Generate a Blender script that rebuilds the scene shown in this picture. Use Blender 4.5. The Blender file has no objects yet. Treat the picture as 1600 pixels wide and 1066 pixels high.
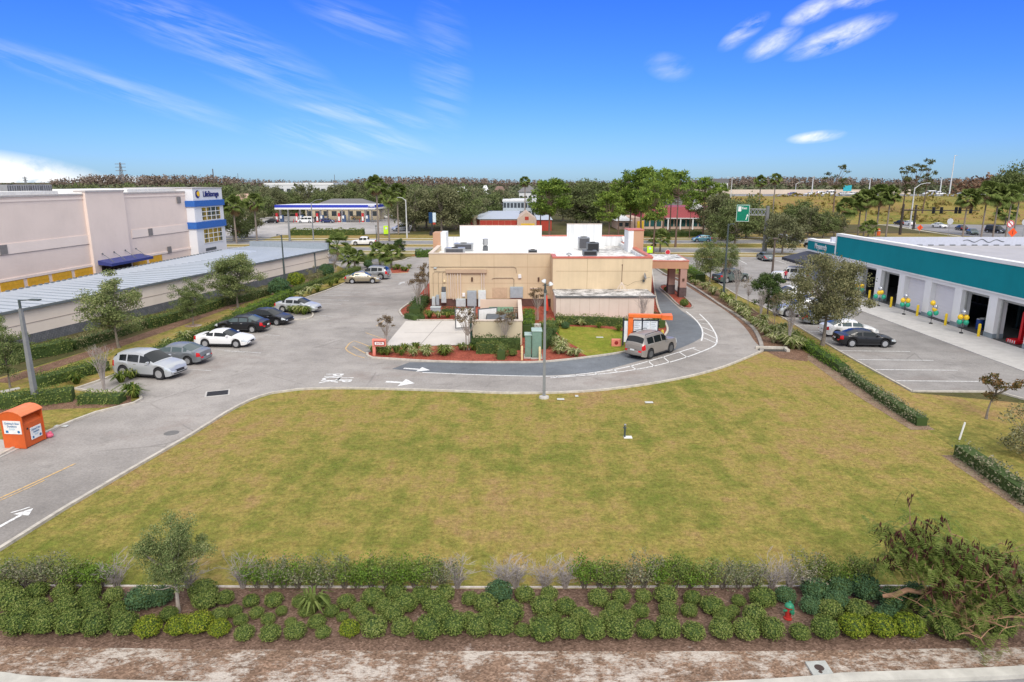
import bpy, bmesh, math, random
import numpy as np
from mathutils import Vector, Matrix
R = math.radians
rng = np.random.default_rng(7)
random.seed(7)
S = bpy.context.scene
COL = S.collection
# ------------------------------------------------------------------ camera
FOC = 1067.0; PITCH = math.atan(250 / FOC); CH = 13.0
cd = bpy.data.cameras.new('camera'); cam = bpy.data.objects.new('camera', cd); COL.objects.link(cam)
cam.location = (0, 0, CH); cam.rotation_euler = (R(90) - PITCH, 0, 0)
cd.sensor_width = 36; cd.lens = 36 * FOC / 1600; cd.clip_end = 9000; cd.clip_start = .1
S.camera = cam
S.render.resolution_x = 1024; S.render.resolution_y = 682
CP, SP = math.cos(PITCH), math.sin(PITCH)
def ray(u, v):
    dv = v - 533
    return (u - 800, FOC * CP - dv * SP, FOC * SP + dv * CP)      # x, y, downward
def G(u, v, z=0.0):                                                # ground measurement -> metres
    x, y, d = ray(u, v); t = (CH - z) / d
    return Vector((x * t, y * t, z))
def ZH(v, Y):                                                      # height of a thing at distance Y whose top reads at row v
    x, y, d = ray(800, v); return CH - Y * d / y
def XA(u, Y, z=0):                                                 # sideways metres for column u at distance Y, height z
    return (u - 800) / FOC * (Y * CP + (CH - z) * SP)
# ------------------------------------------------------------------ objects
class MB:
    def __init__(s): s.v = []; s.f = []; s.m = []
    def add(s, vs, fs, mi=0):
        o = len(s.v); s.v.extend(tuple(p) for p in vs)
        for f in fs: s.f.append(tuple(i + o for i in f)); s.m.append(mi)
    def box(s, x0, x1, y0, y1, z0, z1, mi=0):
        s.add([(x, y, z) for z in (z0, z1) for x, y in ((x0, y0), (x1, y0), (x1, y1), (x0, y1))],
              [(0, 3, 2, 1), (4, 5, 6, 7), (0, 1, 5, 4), (1, 2, 6, 5), (2, 3, 7, 6), (3, 0, 4, 7)], mi); return s
    def bev(s, x0, x1, y0, y1, z0, z1, b=.02, mi=0):               # box with chamfered edges
        c = []
        for z, i in ((z0, b), (z0 + b, 0), (z1 - b, 0), (z1, b)):
            for x, y in ((x0 + i, y0 + i), (x1 - i, y0 + i), (x1 - i, y1 - i), (x0 + i, y1 - i)):
                c.append((x, y, z))
        f = [(0, 3, 2, 1), (12, 13, 14, 15)]
        for k in range(3):
            for j in range(4): f.append((k * 4 + j, k * 4 + (j + 1) % 4, k * 4 + 4 + (j + 1) % 4, k * 4 + 4 + j))
        s.add(c, f, mi); return s
    def quad(s, a, b, c, d, mi=0): s.add([a, b, c, d], [(0, 1, 2, 3)], mi); return s
    def prism(s, pts, z0, z1, mi=0):
        n = len(pts)
        s.add([(p[0], p[1], z0) for p in pts] + [(p[0], p[1], z1) for p in pts],
              [tuple(range(n - 1, -1, -1)), tuple(range(n, 2 * n))] + [(i, (i + 1) % n, n + (i + 1) % n, n + i) for i in range(n)], mi); return s
    def tube(s, pts, r, n=8, mi=0, cap=True):
        pts = [Vector(p) for p in pts]
        if not hasattr(r, '__len__'): r = [r] * len(pts)
        o = len(s.v); k = len(pts)
        for i, p in enumerate(pts):
            d = (pts[min(i + 1, k - 1)] - pts[max(i - 1, 0)]).normalized()
            a = d.cross(Vector((0, 0, 1)) if abs(d.z) < .9 else Vector((1, 0, 0))).normalized(); b = d.cross(a)
            for j in range(n):
                t = 2 * math.pi * j / n; s.v.append(tuple(p + (a * math.cos(t) + b * math.sin(t)) * r[i]))
        for i in range(k - 1):
            for j in range(n):
                s.f.append((o + i * n + j, o + i * n + (j + 1) % n, o + (i + 1) * n + (j + 1) % n, o + (i + 1) * n + j)); s.m.append(mi)
        if cap:
            s.f.append(tuple(o + j for j in range(n))); s.m.append(mi)
            s.f.append(tuple(o + (k - 1) * n + j for j in reversed(range(n)))); s.m.append(mi)
        return s
    def lathe(s, prof, c=(0, 0, 0), n=16, mi=0, axis='z'):
        o = len(s.v)
        for r, z in prof:
            for j in range(n):
                t = 2 * math.pi * j / n; a, b = r * math.cos(t), r * math.sin(t)
                p = (a, b, z) if axis == 'z' else ((a, z, b) if axis == 'y' else (z, a, b))
                s.v.append((p[0] + c[0], p[1] + c[1], p[2] + c[2]))
        for i in range(len(prof) - 1):
            for j in range(n):
                s.f.append((o + i * n + j, o + i * n + (j + 1) % n, o + (i + 1) * n + (j + 1) % n, o + (i + 1) * n + j)); s.m.append(mi)
        for i in (0, len(prof) - 1):
            if prof[i][0] > 1e-4 and prof[0] != prof[-1] and abs(prof[0][1] - prof[-1][1]) > 1e-6: s.f.append(tuple(o + i * n + j for j in range(n))); s.m.append(mi)
        return s
    def ball(s, c, r, n=10, m=6, mi=0):
        rr = r if hasattr(r, '__len__') else (r, r, r)
        o = len(s.v)
        for i in range(m + 1):
            p = math.pi * i / m
            for j in range(n):
                t = 2 * math.pi * j / n
                s.v.append((c[0] + rr[0] * math.sin(p) * math.cos(t), c[1] + rr[1] * math.sin(p) * math.sin(t), c[2] + rr[2] * math.cos(p)))
        for i in range(m):
            for j in range(n):
                s.f.append((o + i * n + j, o + (i + 1) * n + j, o + (i + 1) * n + (j + 1) % n, o + i * n + (j + 1) % n)); s.m.append(mi)
        return s
    def mesh(s, name, mats, smooth=False, angle=35):
        me = bpy.data.meshes.new(name); me.from_pydata(s.v, [], s.f)
        mats = mats if isinstance(mats, (list, tuple)) else [mats]
        for m in mats: me.materials.append(m)
        if len(mats) > 1: me.polygons.foreach_set('material_index', s.m)
        if smooth:
            me.polygons.foreach_set('use_smooth', [True] * len(s.f)); me.set_sharp_from_angle(angle=R(angle))
        me.update(); return me
    def build(s, name, mats, parent=None, smooth=False, label=None):
        o = bpy.data.objects.new(name, s.mesh(name, mats, smooth)); COL.objects.link(o)
        if parent: o.parent = parent
        if label: o['label'] = label
        return o
LABELS = {}
def tag(o, label=None, cat=None, group=None, kind=None):
    if label: o['label'] = label
    if cat: o['category'] = cat
    if group: o['group'] = group
    if kind: o['kind'] = kind
    return o
def thing(name, label, cat, loc=(0, 0, 0), rz=0, group=None):
    o = bpy.data.objects.new(name, None); COL.objects.link(o); o.empty_display_size = .2
    o.location = loc; o.rotation_euler = (0, 0, rz)
    return tag(o, label, cat, group)
def part(name, me, parent, label=None):
    o = bpy.data.objects.new(name, me); COL.objects.link(o); o.parent = parent
    if label: o['label'] = label
    return o
def dup(root, loc=None, rz=None, sc=None, label=None, group=None):
    def rec(o, p):
        c = o.copy(); COL.objects.link(c)
        if p: c.parent = p
        for k in list(o.children): rec(k, c)
        return c
    r = rec(root, None)
    if loc is not None: r.location = loc
    if rz is not None: r.rotation_euler = (0, 0, rz)
    if sc is not None: r.scale = sc if hasattr(sc, '__len__') else (sc, sc, sc)
    if label: r['label'] = label
    if group: r['group'] = group
    return r
ORD = lambda n: ('first', 'second', 'third', 'fourth', 'fifth', 'sixth', 'seventh', 'eighth', 'ninth', 'tenth')[n - 1] if n <= 10 else '%d%s' % (n, 'st' if n % 10 == 1 and n != 11 else 'nd' if n % 10 == 2 and n != 12 else 'rd' if n % 10 == 3 and n != 13 else 'th')
def smoothline(pts, step=1.0, closed=False):                       # Catmull-Rom through points
    P = [Vector(p) for p in pts]; n = len(P); out = []
    for i in range(n if closed else n - 1):
        a, b, c, d = (P[(i - 1) % n] if closed or i > 0 else P[0]), P[i], P[(i + 1) % n], (P[(i + 2) % n] if closed or i + 2 < n else P[-1])
        k = max(1, int((c - b).length / step))
        for j in range(k):
            t = j / k
            out.append(.5 * ((2 * b) + (c - a) * t + (2 * a - 5 * b + 4 * c - d) * t * t + (3 * b - a - 3 * c + d) * t ** 3))
    if not closed: out.append(P[-1])
    return out
def GP(pts, z=0): return [G(u, v, 0) for u, v in pts]
def offset(pts, d):
    out = []
    for i, p in enumerate(pts):
        t = (pts[min(i + 1, len(pts) - 1)] - pts[max(i - 1, 0)]); t.z = 0; t.normalize()
        out.append(p + Vector((-t.y, t.x, 0)) * d)
    return out
def sheet(name, pts, z, mat):                                      # flat polygon sheet (any outline)
    bm = bmesh.new(); vs = [bm.verts.new((p[0], p[1], z)) for p in pts]
    f = bm.faces.new(vs); f.normal_update()
    if f.normal.z < 0: f.normal_flip()
    bmesh.ops.triangulate(bm, faces=bm.faces[:])
    me = bpy.data.meshes.new(name); bm.to_mesh(me); bm.free(); me.materials.append(mat)
    o = bpy.data.objects.new(name, me); COL.objects.link(o); o['kind'] = 'structure'; return o
def ribbon(mb, pts, w, z, mi=0):
    a = offset(pts, w / 2); b = offset(pts, -w / 2)
    n = len(pts)
    mb.add([(p.x, p.y, z) for p in a] + [(p.x, p.y, z) for p in b], [(i, n + i, n + i + 1, i + 1) for i in range(n - 1)], mi)
def kerb(mb, pts, w=.16, h=.13, z=0, closed=False, mi=0):
    if closed: pts = pts + [pts[0]]
    a = offset(pts, w / 2); b = offset(pts, -w / 2); n = len(pts)
    vs = [(p.x, p.y, z) for p in a] + [(p.x, p.y, z + h) for p in a] + [(p.x, p.y, z + h) for p in b] + [(p.x, p.y, z) for p in b]
    fs = []
    for i in range(n - 1):
        for k in range(3): fs.append((k * n + i, k * n + i + 1, (k + 1) * n + i + 1, (k + 1) * n + i))
    fs += [(0, n, 2 * n, 3 * n), (n - 1, 4 * n - 1, 3 * n - 1, 2 * n - 1)]
    mb.add(vs, fs, mi)
# ------------------------------------------------------------------ materials
MATS = {}
class NT:
    def __init__(s, name):
        s.m = bpy.data.materials.new(name); s.m.use_nodes = True; s.t = s.m.node_tree; s.b = s.t.nodes['Principled BSDF']
        s.tc = None
    def n(s, typ, **kw):
        x = s.t.nodes.new(typ)
        for k, v in kw.items():
            if k.startswith('i_'): x.inputs[k[2:].replace('_', ' ')].default_value = v
            else: setattr(x, k, v)
        return x
    def l(s, a, b): s.t.links.new(a, b)
    def co(s, scale=(1, 1, 1), rot=(0, 0, 0)):
        if not s.tc: s.tc = s.n('ShaderNodeTexCoord')
        mp = s.n('ShaderNodeMapping'); mp.inputs['Scale'].default_value = scale; mp.inputs['Rotation'].default_value = rot
        s.l(s.tc.outputs['Object'], mp.inputs['Vector']); return mp.outputs['Vector']
    def noise(s, sc, det=4, rough=.6, co=None, out='Fac'):
        x = s.n('ShaderNodeTexNoise'); x.inputs['Scale'].default_value = sc; x.inputs['Detail'].default_value = det; x.inputs['Roughness'].default_value = rough
        s.l(co if co is not None else s.co(), x.inputs['Vector']); return x.outputs[out]
    def ramp(s, fac, stops):
        x = s.n('ShaderNodeValToRGB'); e = x.color_ramp.elements
        while len(e) < len(stops): e.new(.5)
        for i, (p, c) in enumerate(stops):
            e[i].position = p; e[i].color = (*c, 1) if hasattr(c, '__len__') else (c, c, c, 1)
        s.l(fac, x.inputs['Fac']); return x.outputs['Color']
    def mix(s, fac, a, b, mode='MIX'):
        x = s.n('ShaderNodeMix', data_type='RGBA', blend_type=mode)
        for i, v in ((0, fac), (6, a), (7, b)):
            if isinstance(v, (int, float)): x.inputs[i].default_value = v if i == 0 else (v, v, v, 1)
            elif isinstance(v, tuple): x.inputs[i].default_value = (*v, 1)
            else: s.l(v, x.inputs[i])
        return x.outputs[2]
    def math(s, op, a, b=0.0, clamp=False):
        x = s.n('ShaderNodeMath', operation=op, use_clamp=clamp)
        for i, v in ((0, a), (1, b)):
            if isinstance(v, (int, float)): x.inputs[i].default_value = v
            else: s.l(v, x.inputs[i])
        return x.outputs[0]
    def col(s, c): s.l(c, s.b.inputs['Base Color'])
    def bump(s, h, st=.3, d=.02):
        x = s.n('ShaderNodeBump'); x.inputs['Strength'].default_value = st; x.inputs['Distance'].default_value = d
        s.l(h, x.inputs['Height']); s.l(x.outputs[0], s.b.inputs['Normal'])
def plain(name, c, rough=.6, metal=0, var=.12, sc=3, bump=0, spec=.4, coat=0):
    if name in MATS: return MATS[name]
    t = NT(name); t.b.inputs['Roughness'].default_value = rough; t.b.inputs['Metallic'].default_value = metal
    t.b.inputs['Specular IOR Level'].default_value = spec
    if coat: t.b.inputs['Coat Weight'].default_value = coat; t.b.inputs['Coat Roughness'].default_value = .05
    if var:
        f = t.noise(sc, 5, .65); lo = tuple(x * (1 - var) for x in c); hi = tuple(min(1, x * (1 + var)) for x in c)
        t.col(t.ramp(f, [(.3, lo), (.7, hi)]))
        if bump: t.bump(t.noise(sc * 12, 3), bump)
    else: t.b.inputs['Base Color'].default_value = (*c, 1)
    MATS[name] = t.m; return t.m
def stucco(name, c, joints=None, streak=.1):                       # painted wall with faint rain streaks and blotches
    if name in MATS: return MATS[name]
    t = NT(name); t.b.inputs['Roughness'].default_value = .85; t.b.inputs['Specular IOR Level'].default_value = .2
    a = t.noise(.35, 5, .6); st = t.noise(1, 6, .7, t.co((2.2, 2.2, .12)))
    k = t.mix(streak * 3, a, st)
    t.col(t.ramp(k, [(.25, tuple(x * (1 - streak * 1.6) for x in c)), (.55, c), (.8, tuple(min(1, x * (1 + streak * .5)) for x in c))]))
    t.bump(t.noise(30, 3), .12, .01); MATS[name] = t.m; return t.m
def asphalt(name, c, dark=.75, crack=True):
    t = NT(name); t.b.inputs['Roughness'].default_value = .9; t.b.inputs['Specular IOR Level'].default_value = .25
    big = t.noise(.06, 6, .62); mid = t.noise(.45, 5, .7); fine = t.noise(9, 4, .75)
    c1 = t.ramp(big, [(.34, tuple(x * .72 for x in c)), (.5, c), (.64, tuple(x * 1.18 for x in c))])
    c2 = t.mix(1.0, c1, t.ramp(mid, [(.3, .82), (.6, 1.06)]), 'MULTIPLY')
    c3 = t.mix(1.0, c2, t.ramp(fine, [(.25, .76), (.75, 1.24)]), 'MULTIPLY')
    # oil drips and worn blotches
    sp = t.ramp(t.noise(.8, 4, .55), [(.60, 0.0), (.72, 1.0)])
    c4 = t.mix(t.mix(1.0, sp, .45, 'MULTIPLY'), c3, tuple(x * .5 for x in c))
    rs = t.ramp(t.noise(.16, 6, .7, t.co((1, 1.3, 1), (0, 0, .6))), [(.55, 0.0), (.70, .55)]); c4 = t.mix(rs, c4, (c[0] * .72, c[1] * .62, c[2] * .58))
    if crack:
        vn = t.n('ShaderNodeTexVoronoi', feature='DISTANCE_TO_EDGE'); vn.inputs['Scale'].default_value = .11
        wob = t.mix(.25, t.co(), t.noise(.6, 5, .7, out='Color'), 'ADD'); t.l(wob, vn.inputs['Vector'])
        cr = t.ramp(vn.outputs['Distance'], [(.0, 1.0), (.006, 0.0)])
        brk = t.ramp(t.noise(.25, 2), [(.48, 0.0), (.56, .5)])
        c4 = t.mix(t.mix(1.0, cr, brk, 'MULTIPLY'), c4, tuple(x * .45 for x in c))
    t.col(c4); t.bump(fine, .25, .01); MATS[name] = t.m; return t.m
def grassmat(name, dry=.5, sc=1.0, gcol=(.125, .16, .026), ycol=(.285, .235, .066), bcol=(.32, .215, .095)):
    t = NT(name); t.b.inputs['Roughness'].default_value = .95; t.b.inputs['Specular IOR Level'].default_value = .1
    big = t.noise(.07 * sc, 7, .66); mid = t.noise(.8 * sc, 6, .72); fine = t.noise(5.5, 6, .85)
    stx = t.noise(1.0, 4, .6, t.co((.9, .14, 1), (0, 0, R(-32))))
    k = t.math('ADD', t.math('MULTIPLY', big, .46), t.math('MULTIPLY', mid, .34)); k = t.math('ADD', k, t.math('MULTIPLY', stx, .20))
    a = t.ramp(k, [(.41 - dry * .06, gcol), (.49 - dry * .06, tuple((p + q) / 2 for p, q in zip(gcol, ycol))), (.535 - dry * .06, ycol), (.595 - dry * .04, bcol)])
    a = t.mix(1.0, a, t.ramp(t.noise(2.4, 5, .75), [(.32, (.78, .74, .70)), (.5, (1, 1, 1)), (.68, (1.16, 1.18, 1.12))]), 'MULTIPLY')
    b = t.mix(1.0, a, t.ramp(fine, [(.28, (.45, .46, .42)), (.5, (1, 1, 1)), (.72, (1.55, 1.48, 1.38))]), 'MULTIPLY')
    t.col(b); t.bump(fine, .6, .05); MATS[name] = t.m; return t.m
def mulch(name, c, sand=None, cov=.5):
    t = NT(name); t.b.inputs['Roughness'].default_value = .95; t.b.inputs['Specular IOR Level'].default_value = .1
    chip = t.n('ShaderNodeTexVoronoi'); chip.inputs['Scale'].default_value = 16; t.l(t.co((1, 1.6, 1)), chip.inputs['Vector'])
    a = t.mix(.75, tuple(x * .95 for x in c), t.ramp(chip.outputs['Color'], [(.1, tuple(x * .45 for x in c)), (.55, c), (.95, tuple(min(1, x * 1.7 + .03) for x in c))]))
    a = t.mix(1.0, a, t.ramp(t.noise(1.3, 5), [(.3, .75), (.7, 1.2)]), 'MULTIPLY')
    if sand:
        f = t.math('ADD', t.math('MULTIPLY', t.noise(.55, 8, .78), .6), t.math('MULTIPLY', t.noise(4.5, 6, .8, t.co((.6, 1.5, 1))), .4))
        s2 = t.mix(1.0, sand, t.ramp(t.noise(22, 3), [(.3, .82), (.7, 1.1)]), 'MULTIPLY')
        a = t.mix(t.ramp(f, [(cov - .005, 0.0), (cov + .07, 1.0)]), a, s2)
    t.col(a); t.bump(chip.outputs['Distance'], .5, .03); MATS[name] = t.m; return t.m
def worn(name, c, amt=.5):                                         # road paint worn through in spots
    t = NT(name); t.b.inputs['Roughness'].default_value = .7
    f = t.ramp(t.noise(6, 5, .75), [(.5 - amt * .25, 0.0), (.62 - amt * .1, 1.0)])
    t.col(t.mix(f, (.26, .25, .25), c)); MATS[name] = t.m; return t.m
# ------------------------------------------------------------------ light and sky
w = bpy.data.worlds.new('World'); S.world = w; w.use_nodes = True; wt = w.node_tree; wt.nodes.clear()
class WT(NT):
    def __init__(s): s.t = wt; s.tc = None
W = WT()
SUN_EL, SUN_AZ = R(42), R(172)      # high sun behind the camera to the right, behind thin cloud
sky = W.n('ShaderNodeTexSky', sky_type='NISHITA', sun_disc=False, sun_elevation=SUN_EL, sun_rotation=SUN_AZ, air_density=1.0, dust_density=.3, ozone_density=2.5)
gen = W.n('ShaderNodeTexCoord'); sep = W.n('ShaderNodeSeparateXYZ'); W.l(gen.outputs['Generated'], sep.inputs[0])
dx, dy, dz = sep.outputs
base = W.mix(1.0, sky.outputs[0], W.ramp(dz, [(0.0, (.50, .80, 1.38)), (.05, (.43, .74, 1.48)), (.13, (.30, .66, 1.72)), (.26, (.21, .56, 1.85)), (.5, (.6, .9, 1.3))]), 'MULTIPLY')
az = W.math('DIVIDE', dx, W.math('MAXIMUM', dy, .05)); el = W.math('DIVIDE', dz, W.math('MAXIMUM', dy, .05))
cmb = W.n('ShaderNodeCombineXYZ'); W.l(az, cmb.inputs[0]); W.l(el, cmb.inputs[1])
def skynoise(rot, sx, sy, lo, hi, det=5):
    mp = W.n('ShaderNodeMapping'); mp.inputs['Rotation'].default_value = (0, 0, R(rot)); W.l(cmb.outputs[0], mp.inputs[0])
    s3 = W.n('ShaderNodeMapping'); s3.inputs['Scale'].default_value = (sx, sy, 1); W.l(mp.outputs[0], s3.inputs[0])
    nz = W.n('ShaderNodeTexNoise'); nz.inputs['Scale'].default_value = 1; nz.inputs['Detail'].default_value = det; nz.inputs['Roughness'].default_value = .62; nz.inputs['Distortion'].default_value = .3
    W.l(s3.outputs[0], nz.inputs[0]); return W.ramp(nz.outputs[0], [(lo, 0.0), (hi, 1.0)])
def mask(u, v, lu, lv, ang, stren):
    mp = W.n('ShaderNodeMapping', vector_type='TEXTURE'); x, y, d = ray(u, v)
    mp.inputs['Location'].default_value = (x / y, -d / y, 0); mp.inputs['Rotation'].default_value = (0, 0, R(ang)); mp.inputs['Scale'].default_value = (lu / FOC, lv / FOC, 1)
    W.l(cmb.outputs[0], mp.inputs['Vector'])
    g = W.n('ShaderNodeTexGradient', gradient_type='SPHERICAL'); W.l(mp.outputs[0], g.inputs[0])
    return W.math('MULTIPLY', W.ramp(g.outputs['Fac'], [(0.0, 0.0), (.6, 1.0)]), stren)
def cloudset(noise, items):
    k = None
    for a in items:
        m = mask(*a); k = m if k is None else W.math('MAXIMUM', k, m)
    return W.math('MULTIPLY', k, noise)
cl = cloudset(skynoise(18, 6, 60, .42, .80), ((330, 60, 210, 46, -22, .36), (130, 120, 300, 26, -17, .27), (560, 180, 130, 18, -8, .5), (540, 218, 150, 30, -6, .42), (450, 135, 260, 40, -24, .2), (570, 40, 120, 30, -20, .24), (690, 110, 50, 120, 0, .2)))
cl = W.math('MAXIMUM', cl, cloudset(skynoise(-22, 14, 42, .36, .66, 7), ((1312, 57, 88, 21, 20, .72), (1208, 68, 50, 18, 27, .6), (1268, 18, 48, 17, 22, .65), (1162, 50, 46, 15, 35, .5), (1276, 214, 48, 10, 6, .75), (1045, 105, 40, 22, -10, .22), (1338, 2, 50, 12, 8, .6))))
cl = W.math('MAXIMUM', cl, cloudset(skynoise(0, 12, 26, .34, .52, 7), ((-40, 280, 250, 50, -6, 1.3), (190, 287, 180, 14, -3, .8))))
front = W.math('MULTIPLY', cl, W.ramp(dy, [(.3, 0.0), (.45, 1.0)]))
# unseen white cloud added overhead and behind the viewpoint for neutral fill light
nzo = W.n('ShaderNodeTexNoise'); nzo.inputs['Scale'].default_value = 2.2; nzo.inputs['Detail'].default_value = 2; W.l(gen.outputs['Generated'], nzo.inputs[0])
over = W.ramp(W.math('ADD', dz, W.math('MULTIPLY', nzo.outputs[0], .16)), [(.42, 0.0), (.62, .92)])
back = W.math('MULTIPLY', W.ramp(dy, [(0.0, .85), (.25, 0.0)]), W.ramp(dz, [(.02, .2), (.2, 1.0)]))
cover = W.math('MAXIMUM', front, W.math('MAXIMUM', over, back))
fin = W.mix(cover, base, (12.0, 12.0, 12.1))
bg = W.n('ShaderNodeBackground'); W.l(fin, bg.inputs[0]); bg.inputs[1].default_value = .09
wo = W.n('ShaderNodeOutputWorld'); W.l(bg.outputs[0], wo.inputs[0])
sl = bpy.data.lights.new('sun', 'SUN'); sl.energy = 2.2; sl.angle = R(25); sl.color = (1, .94, .85)
so = bpy.data.objects.new('sun', sl); COL.objects.link(so)
dirv = Vector((math.sin(SUN_AZ) * math.cos(SUN_EL), math.cos(SUN_AZ) * math.cos(SUN_EL), math.sin(SUN_EL)))
so.rotation_euler = dirv.to_track_quat('Z', 'Y').to_euler(); so.location = (0, 0, 60)
S.view_settings.view_transform = 'Standard'; S.view_settings.look = 'None'; S.view_settings.exposure = .15; S.view_settings.gamma = 1
S.cycles.max_bounces = 6; S.cycles.transparent_max_bounces = 6
# ------------------------------------------------------------------ ground, roads, kerbs, markings
M_lawn = grassmat('lawn_grass', .45)
M_strip = grassmat('strip_grass', .62, 1.6, gcol=(.12, .14, .03))
M_field = grassmat('far_grass', .5, .25, gcol=(.06, .07, .025), ycol=(.10, .09, .04), bcol=(.11, .085, .05))
M_asph = asphalt('asphalt_lot', (.33, .305, .285)); M_asph2 = asphalt('asphalt_shop', (.30, .282, .270))
M_road = asphalt('asphalt_road', (.25, .245, .25), crack=False); M_dark = asphalt('asphalt_sealed', (.155, .17, .19), crack=False)
M_conc = plain('concrete', (.48, .46, .43), .85, var=.13, sc=1.5); M_kerb = plain('kerb_concrete', (.50, .46, .40), .85, var=.25, sc=3)
M_apron = stucco('apron_concrete', (.60, .56, .52), streak=.10)
M_kerbdk = plain('kerb_aged', (.33, .30, .27), .9, var=.3, sc=1.8)
M_red = mulch('red_mulch', (.33, .085, .055)); M_brown = mulch('brown_mulch', (.21, .125, .085), (.50, .45, .42), .60)
M_bed = mulch('bed_mulch', (.18, .115, .085), (.52, .44, .40), .585); M_sand = mulch('sand_mulch', (.23, .15, .105), (.54, .48, .425), .49)
M_white = worn('paint_white', (.82, .82, .81), .85); M_faint = worn('paint_faded_white', (.58, .57, .56), .7); M_yel = worn('paint_yellow', (.64, .42, .17), .75)
M_bare = mulch('bare_strip', (.25, .17, .12), (.30, .24, .17), .5)
o = sheet('ground', [(-4500, -400), (4500, -400), (4500, 5500), (-4500, 5500)], 0, M_field)
# lawn and grass strips
lawnS = GP([(-120, 935), (0, 905), (250, 920), (800, 925), (1250, 922), (1720, 925)])
sheet('lawn', lawnS + GP([(1720, 800), (1600, 772), (1480, 692), (1430, 660), (1340, 596), (1270, 553), (1210, 540), (1180, 540), (1040, 580), (900, 600), (600, 600), (430, 604), (300, 665), (0, 848), (-160, 935)]), .004, M_lawn)
sheet('grass_strip', GP([(1190, 545), (1262, 552), (1340, 596), (1430, 660), (1490, 700), (1600, 772), (1800, 905), (1900, 700), (1700, 640), (1425, 614), (1290, 538), (1210, 480), (1120, 437), (1060, 408), (1030, 415), (1100, 460), (1180, 520)]), .008, M_strip)
sheet('grass_strip', GP([(-420, 1000), (-160, 800), (40, 690), (150, 647), (222, 622), (117, 606), (310, 538), (480, 462), (540, 440), (563, 425), (540, 409), (505, 430), (330, 490), (0, 590), (-500, 760)]), .006, M_strip)
# asphalt: entrance lane + car park + drive loop as one sheet
outer = GP([(-160, 955), (0, 860), (100, 797), (200, 738), (300, 680), (352, 647), (390, 627), (425, 615.5), (465, 610), (520, 608), (600, 609), (700, 612), (800, 615.5), (900, 613.5), (980, 606), (1060, 593), (1120, 578), (1160, 563), (1190, 550)])
outer = smoothline(outer[:6], 4) [:-1] + smoothline(outer[5:], .8)
eastk = smoothline(GP([(1190, 550), (1189, 538), (1181, 520), (1170, 507.5), (1147.5, 491), (1125, 477), (1102, 461), (1080, 447), (1060, 437), (1041, 430), (1028, 422), (1012, 412), (1000, 405)]), .8)
north = GP([(930, 404), (800, 404), (700, 402), (645, 402.5), (630, 407), (600, 411), (568, 412), (520, 411)])
west = GP([(545, 424), (560, 429), (553, 436), (540, 442.5), (510, 455), (475, 467), (440, 482), (380, 508), (306, 538), (240, 562), (180, 587), (150, 598), (117, 609), (150, 614), (190, 613), (212, 616), (220, 620.5), (221, 625), (210, 631), (150, 646), (75, 676), (0, 713), (-160, 805)])
sheet('parking_lot', outer + eastk[1:] + north + west, .012, M_asph)
K = MB(); kerb(K, outer, .17, .12); kerb(K, smoothline(west[2:11], 2), .17, .12); kerb(K, smoothline(west[10:], 1.2), .17, .12)
kerb(K, smoothline(GP([(452, 487), (470, 485), (484, 487.5), (489, 492), (486, 497), (470, 500), (452, 500.5)]), .5), .15, .12)
kerb(K, smoothline(GP([(700, 401.5), (645, 402.5), (630, 407), (602, 411), (568, 411), (520, 411)]), 1), .2, .12)
KD = MB(); kerb(KD, eastk, .3, .14)
K.build('kerb', M_kerb)['kind'] = 'structure'; KD.build('kerb', M_kerbdk)['kind'] = 'structure'
# building island
isl = smoothline(GP([(573.5, 553), (574.5, 557), (581, 560), (612, 562), (660, 565), (720, 567), (800, 567.5), (850, 566.5), (918, 559.5), (976, 551), (1010, 541), (1032, 531), (1041, 522), (1043, 514), (1036, 498), (1028, 480), (1023, 455), (1020, 430), (1018, 420)]), .8)
top = GP([(700, 420), (672, 440), (648, 470), (636, 478), (626, 485), (628, 492), (637, 498), (672, 501), (735, 500), (735, 539), (660, 541), (609, 541.5), (585, 546)])
sheet('island_mulch', isl + top, .02, M_red)
K = MB(); kerb(K, isl, .17, .13); kerb(K, smoothline(GP([(660, 462), (645, 471), (626, 484.5), (626, 491), (633, 497), (650, 500.5), (672, 501.5), (733, 501)]), .6), .17, .13); K.build('kerb', M_kerb)['kind'] = 'structure'
sheet('grass_strip', smoothline(GP([(868, 512), (905, 511), (950, 514), (975, 518), (986, 530), (982, 547), (918, 557), (905, 545), (880, 530)]), 1, True), .026, grassmat('bright_grass', .15, 1, gcol=(.15, .20, .02), ycol=(.27, .25, .045), bcol=(.25, .18, .06)))
sheet('concrete_apron', GP([(634, 502), (740, 502), (740, 526), (737, 540), (662, 541.5), (600, 542.5)]), .02, M_apron)
J = MB()
for a, b in (((690, 502), (655, 541)), ((632, 520), (738, 521))): ribbon(J, [G(*a), G(*b)], .04, .026)
J.build('apron_joint', plain('joint_dark', (.16, .14, .13), .9))['kind'] = 'structure'
# sealed dark drive-through lane
lin = isl[12:]
dk_out = smoothline(GP([(612, 577), (690, 584), (800, 587), (860, 587), (930, 581.5), (985, 568), (1045, 551), (1086, 534), (1098, 524), (1096, 511), (1080, 496), (1064, 485), (1052, 474), (1034, 458), (1022, 448), (1020, 438)]), .8)
sheet('sealed_lane', [G(612, 577), G(640, 566.5)] + isl[14:] + [G(1022, 430)] + dk_out[::-1][:-1], .016, M_dark)
# columns island
ci = smoothline(GP([(1031, 450), (1045, 463), (1057, 475), (1068, 482), (1078, 483), (1082, 480), (1078, 473), (1062, 459), (1045, 448), (1036, 446)]), .5, True)
sheet('island_mulch', ci, .02, M_red); K = MB(); kerb(K, ci, .16, .13, closed=True); K.build('kerb', M_kerbdk)['kind'] = 'structure'
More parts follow.
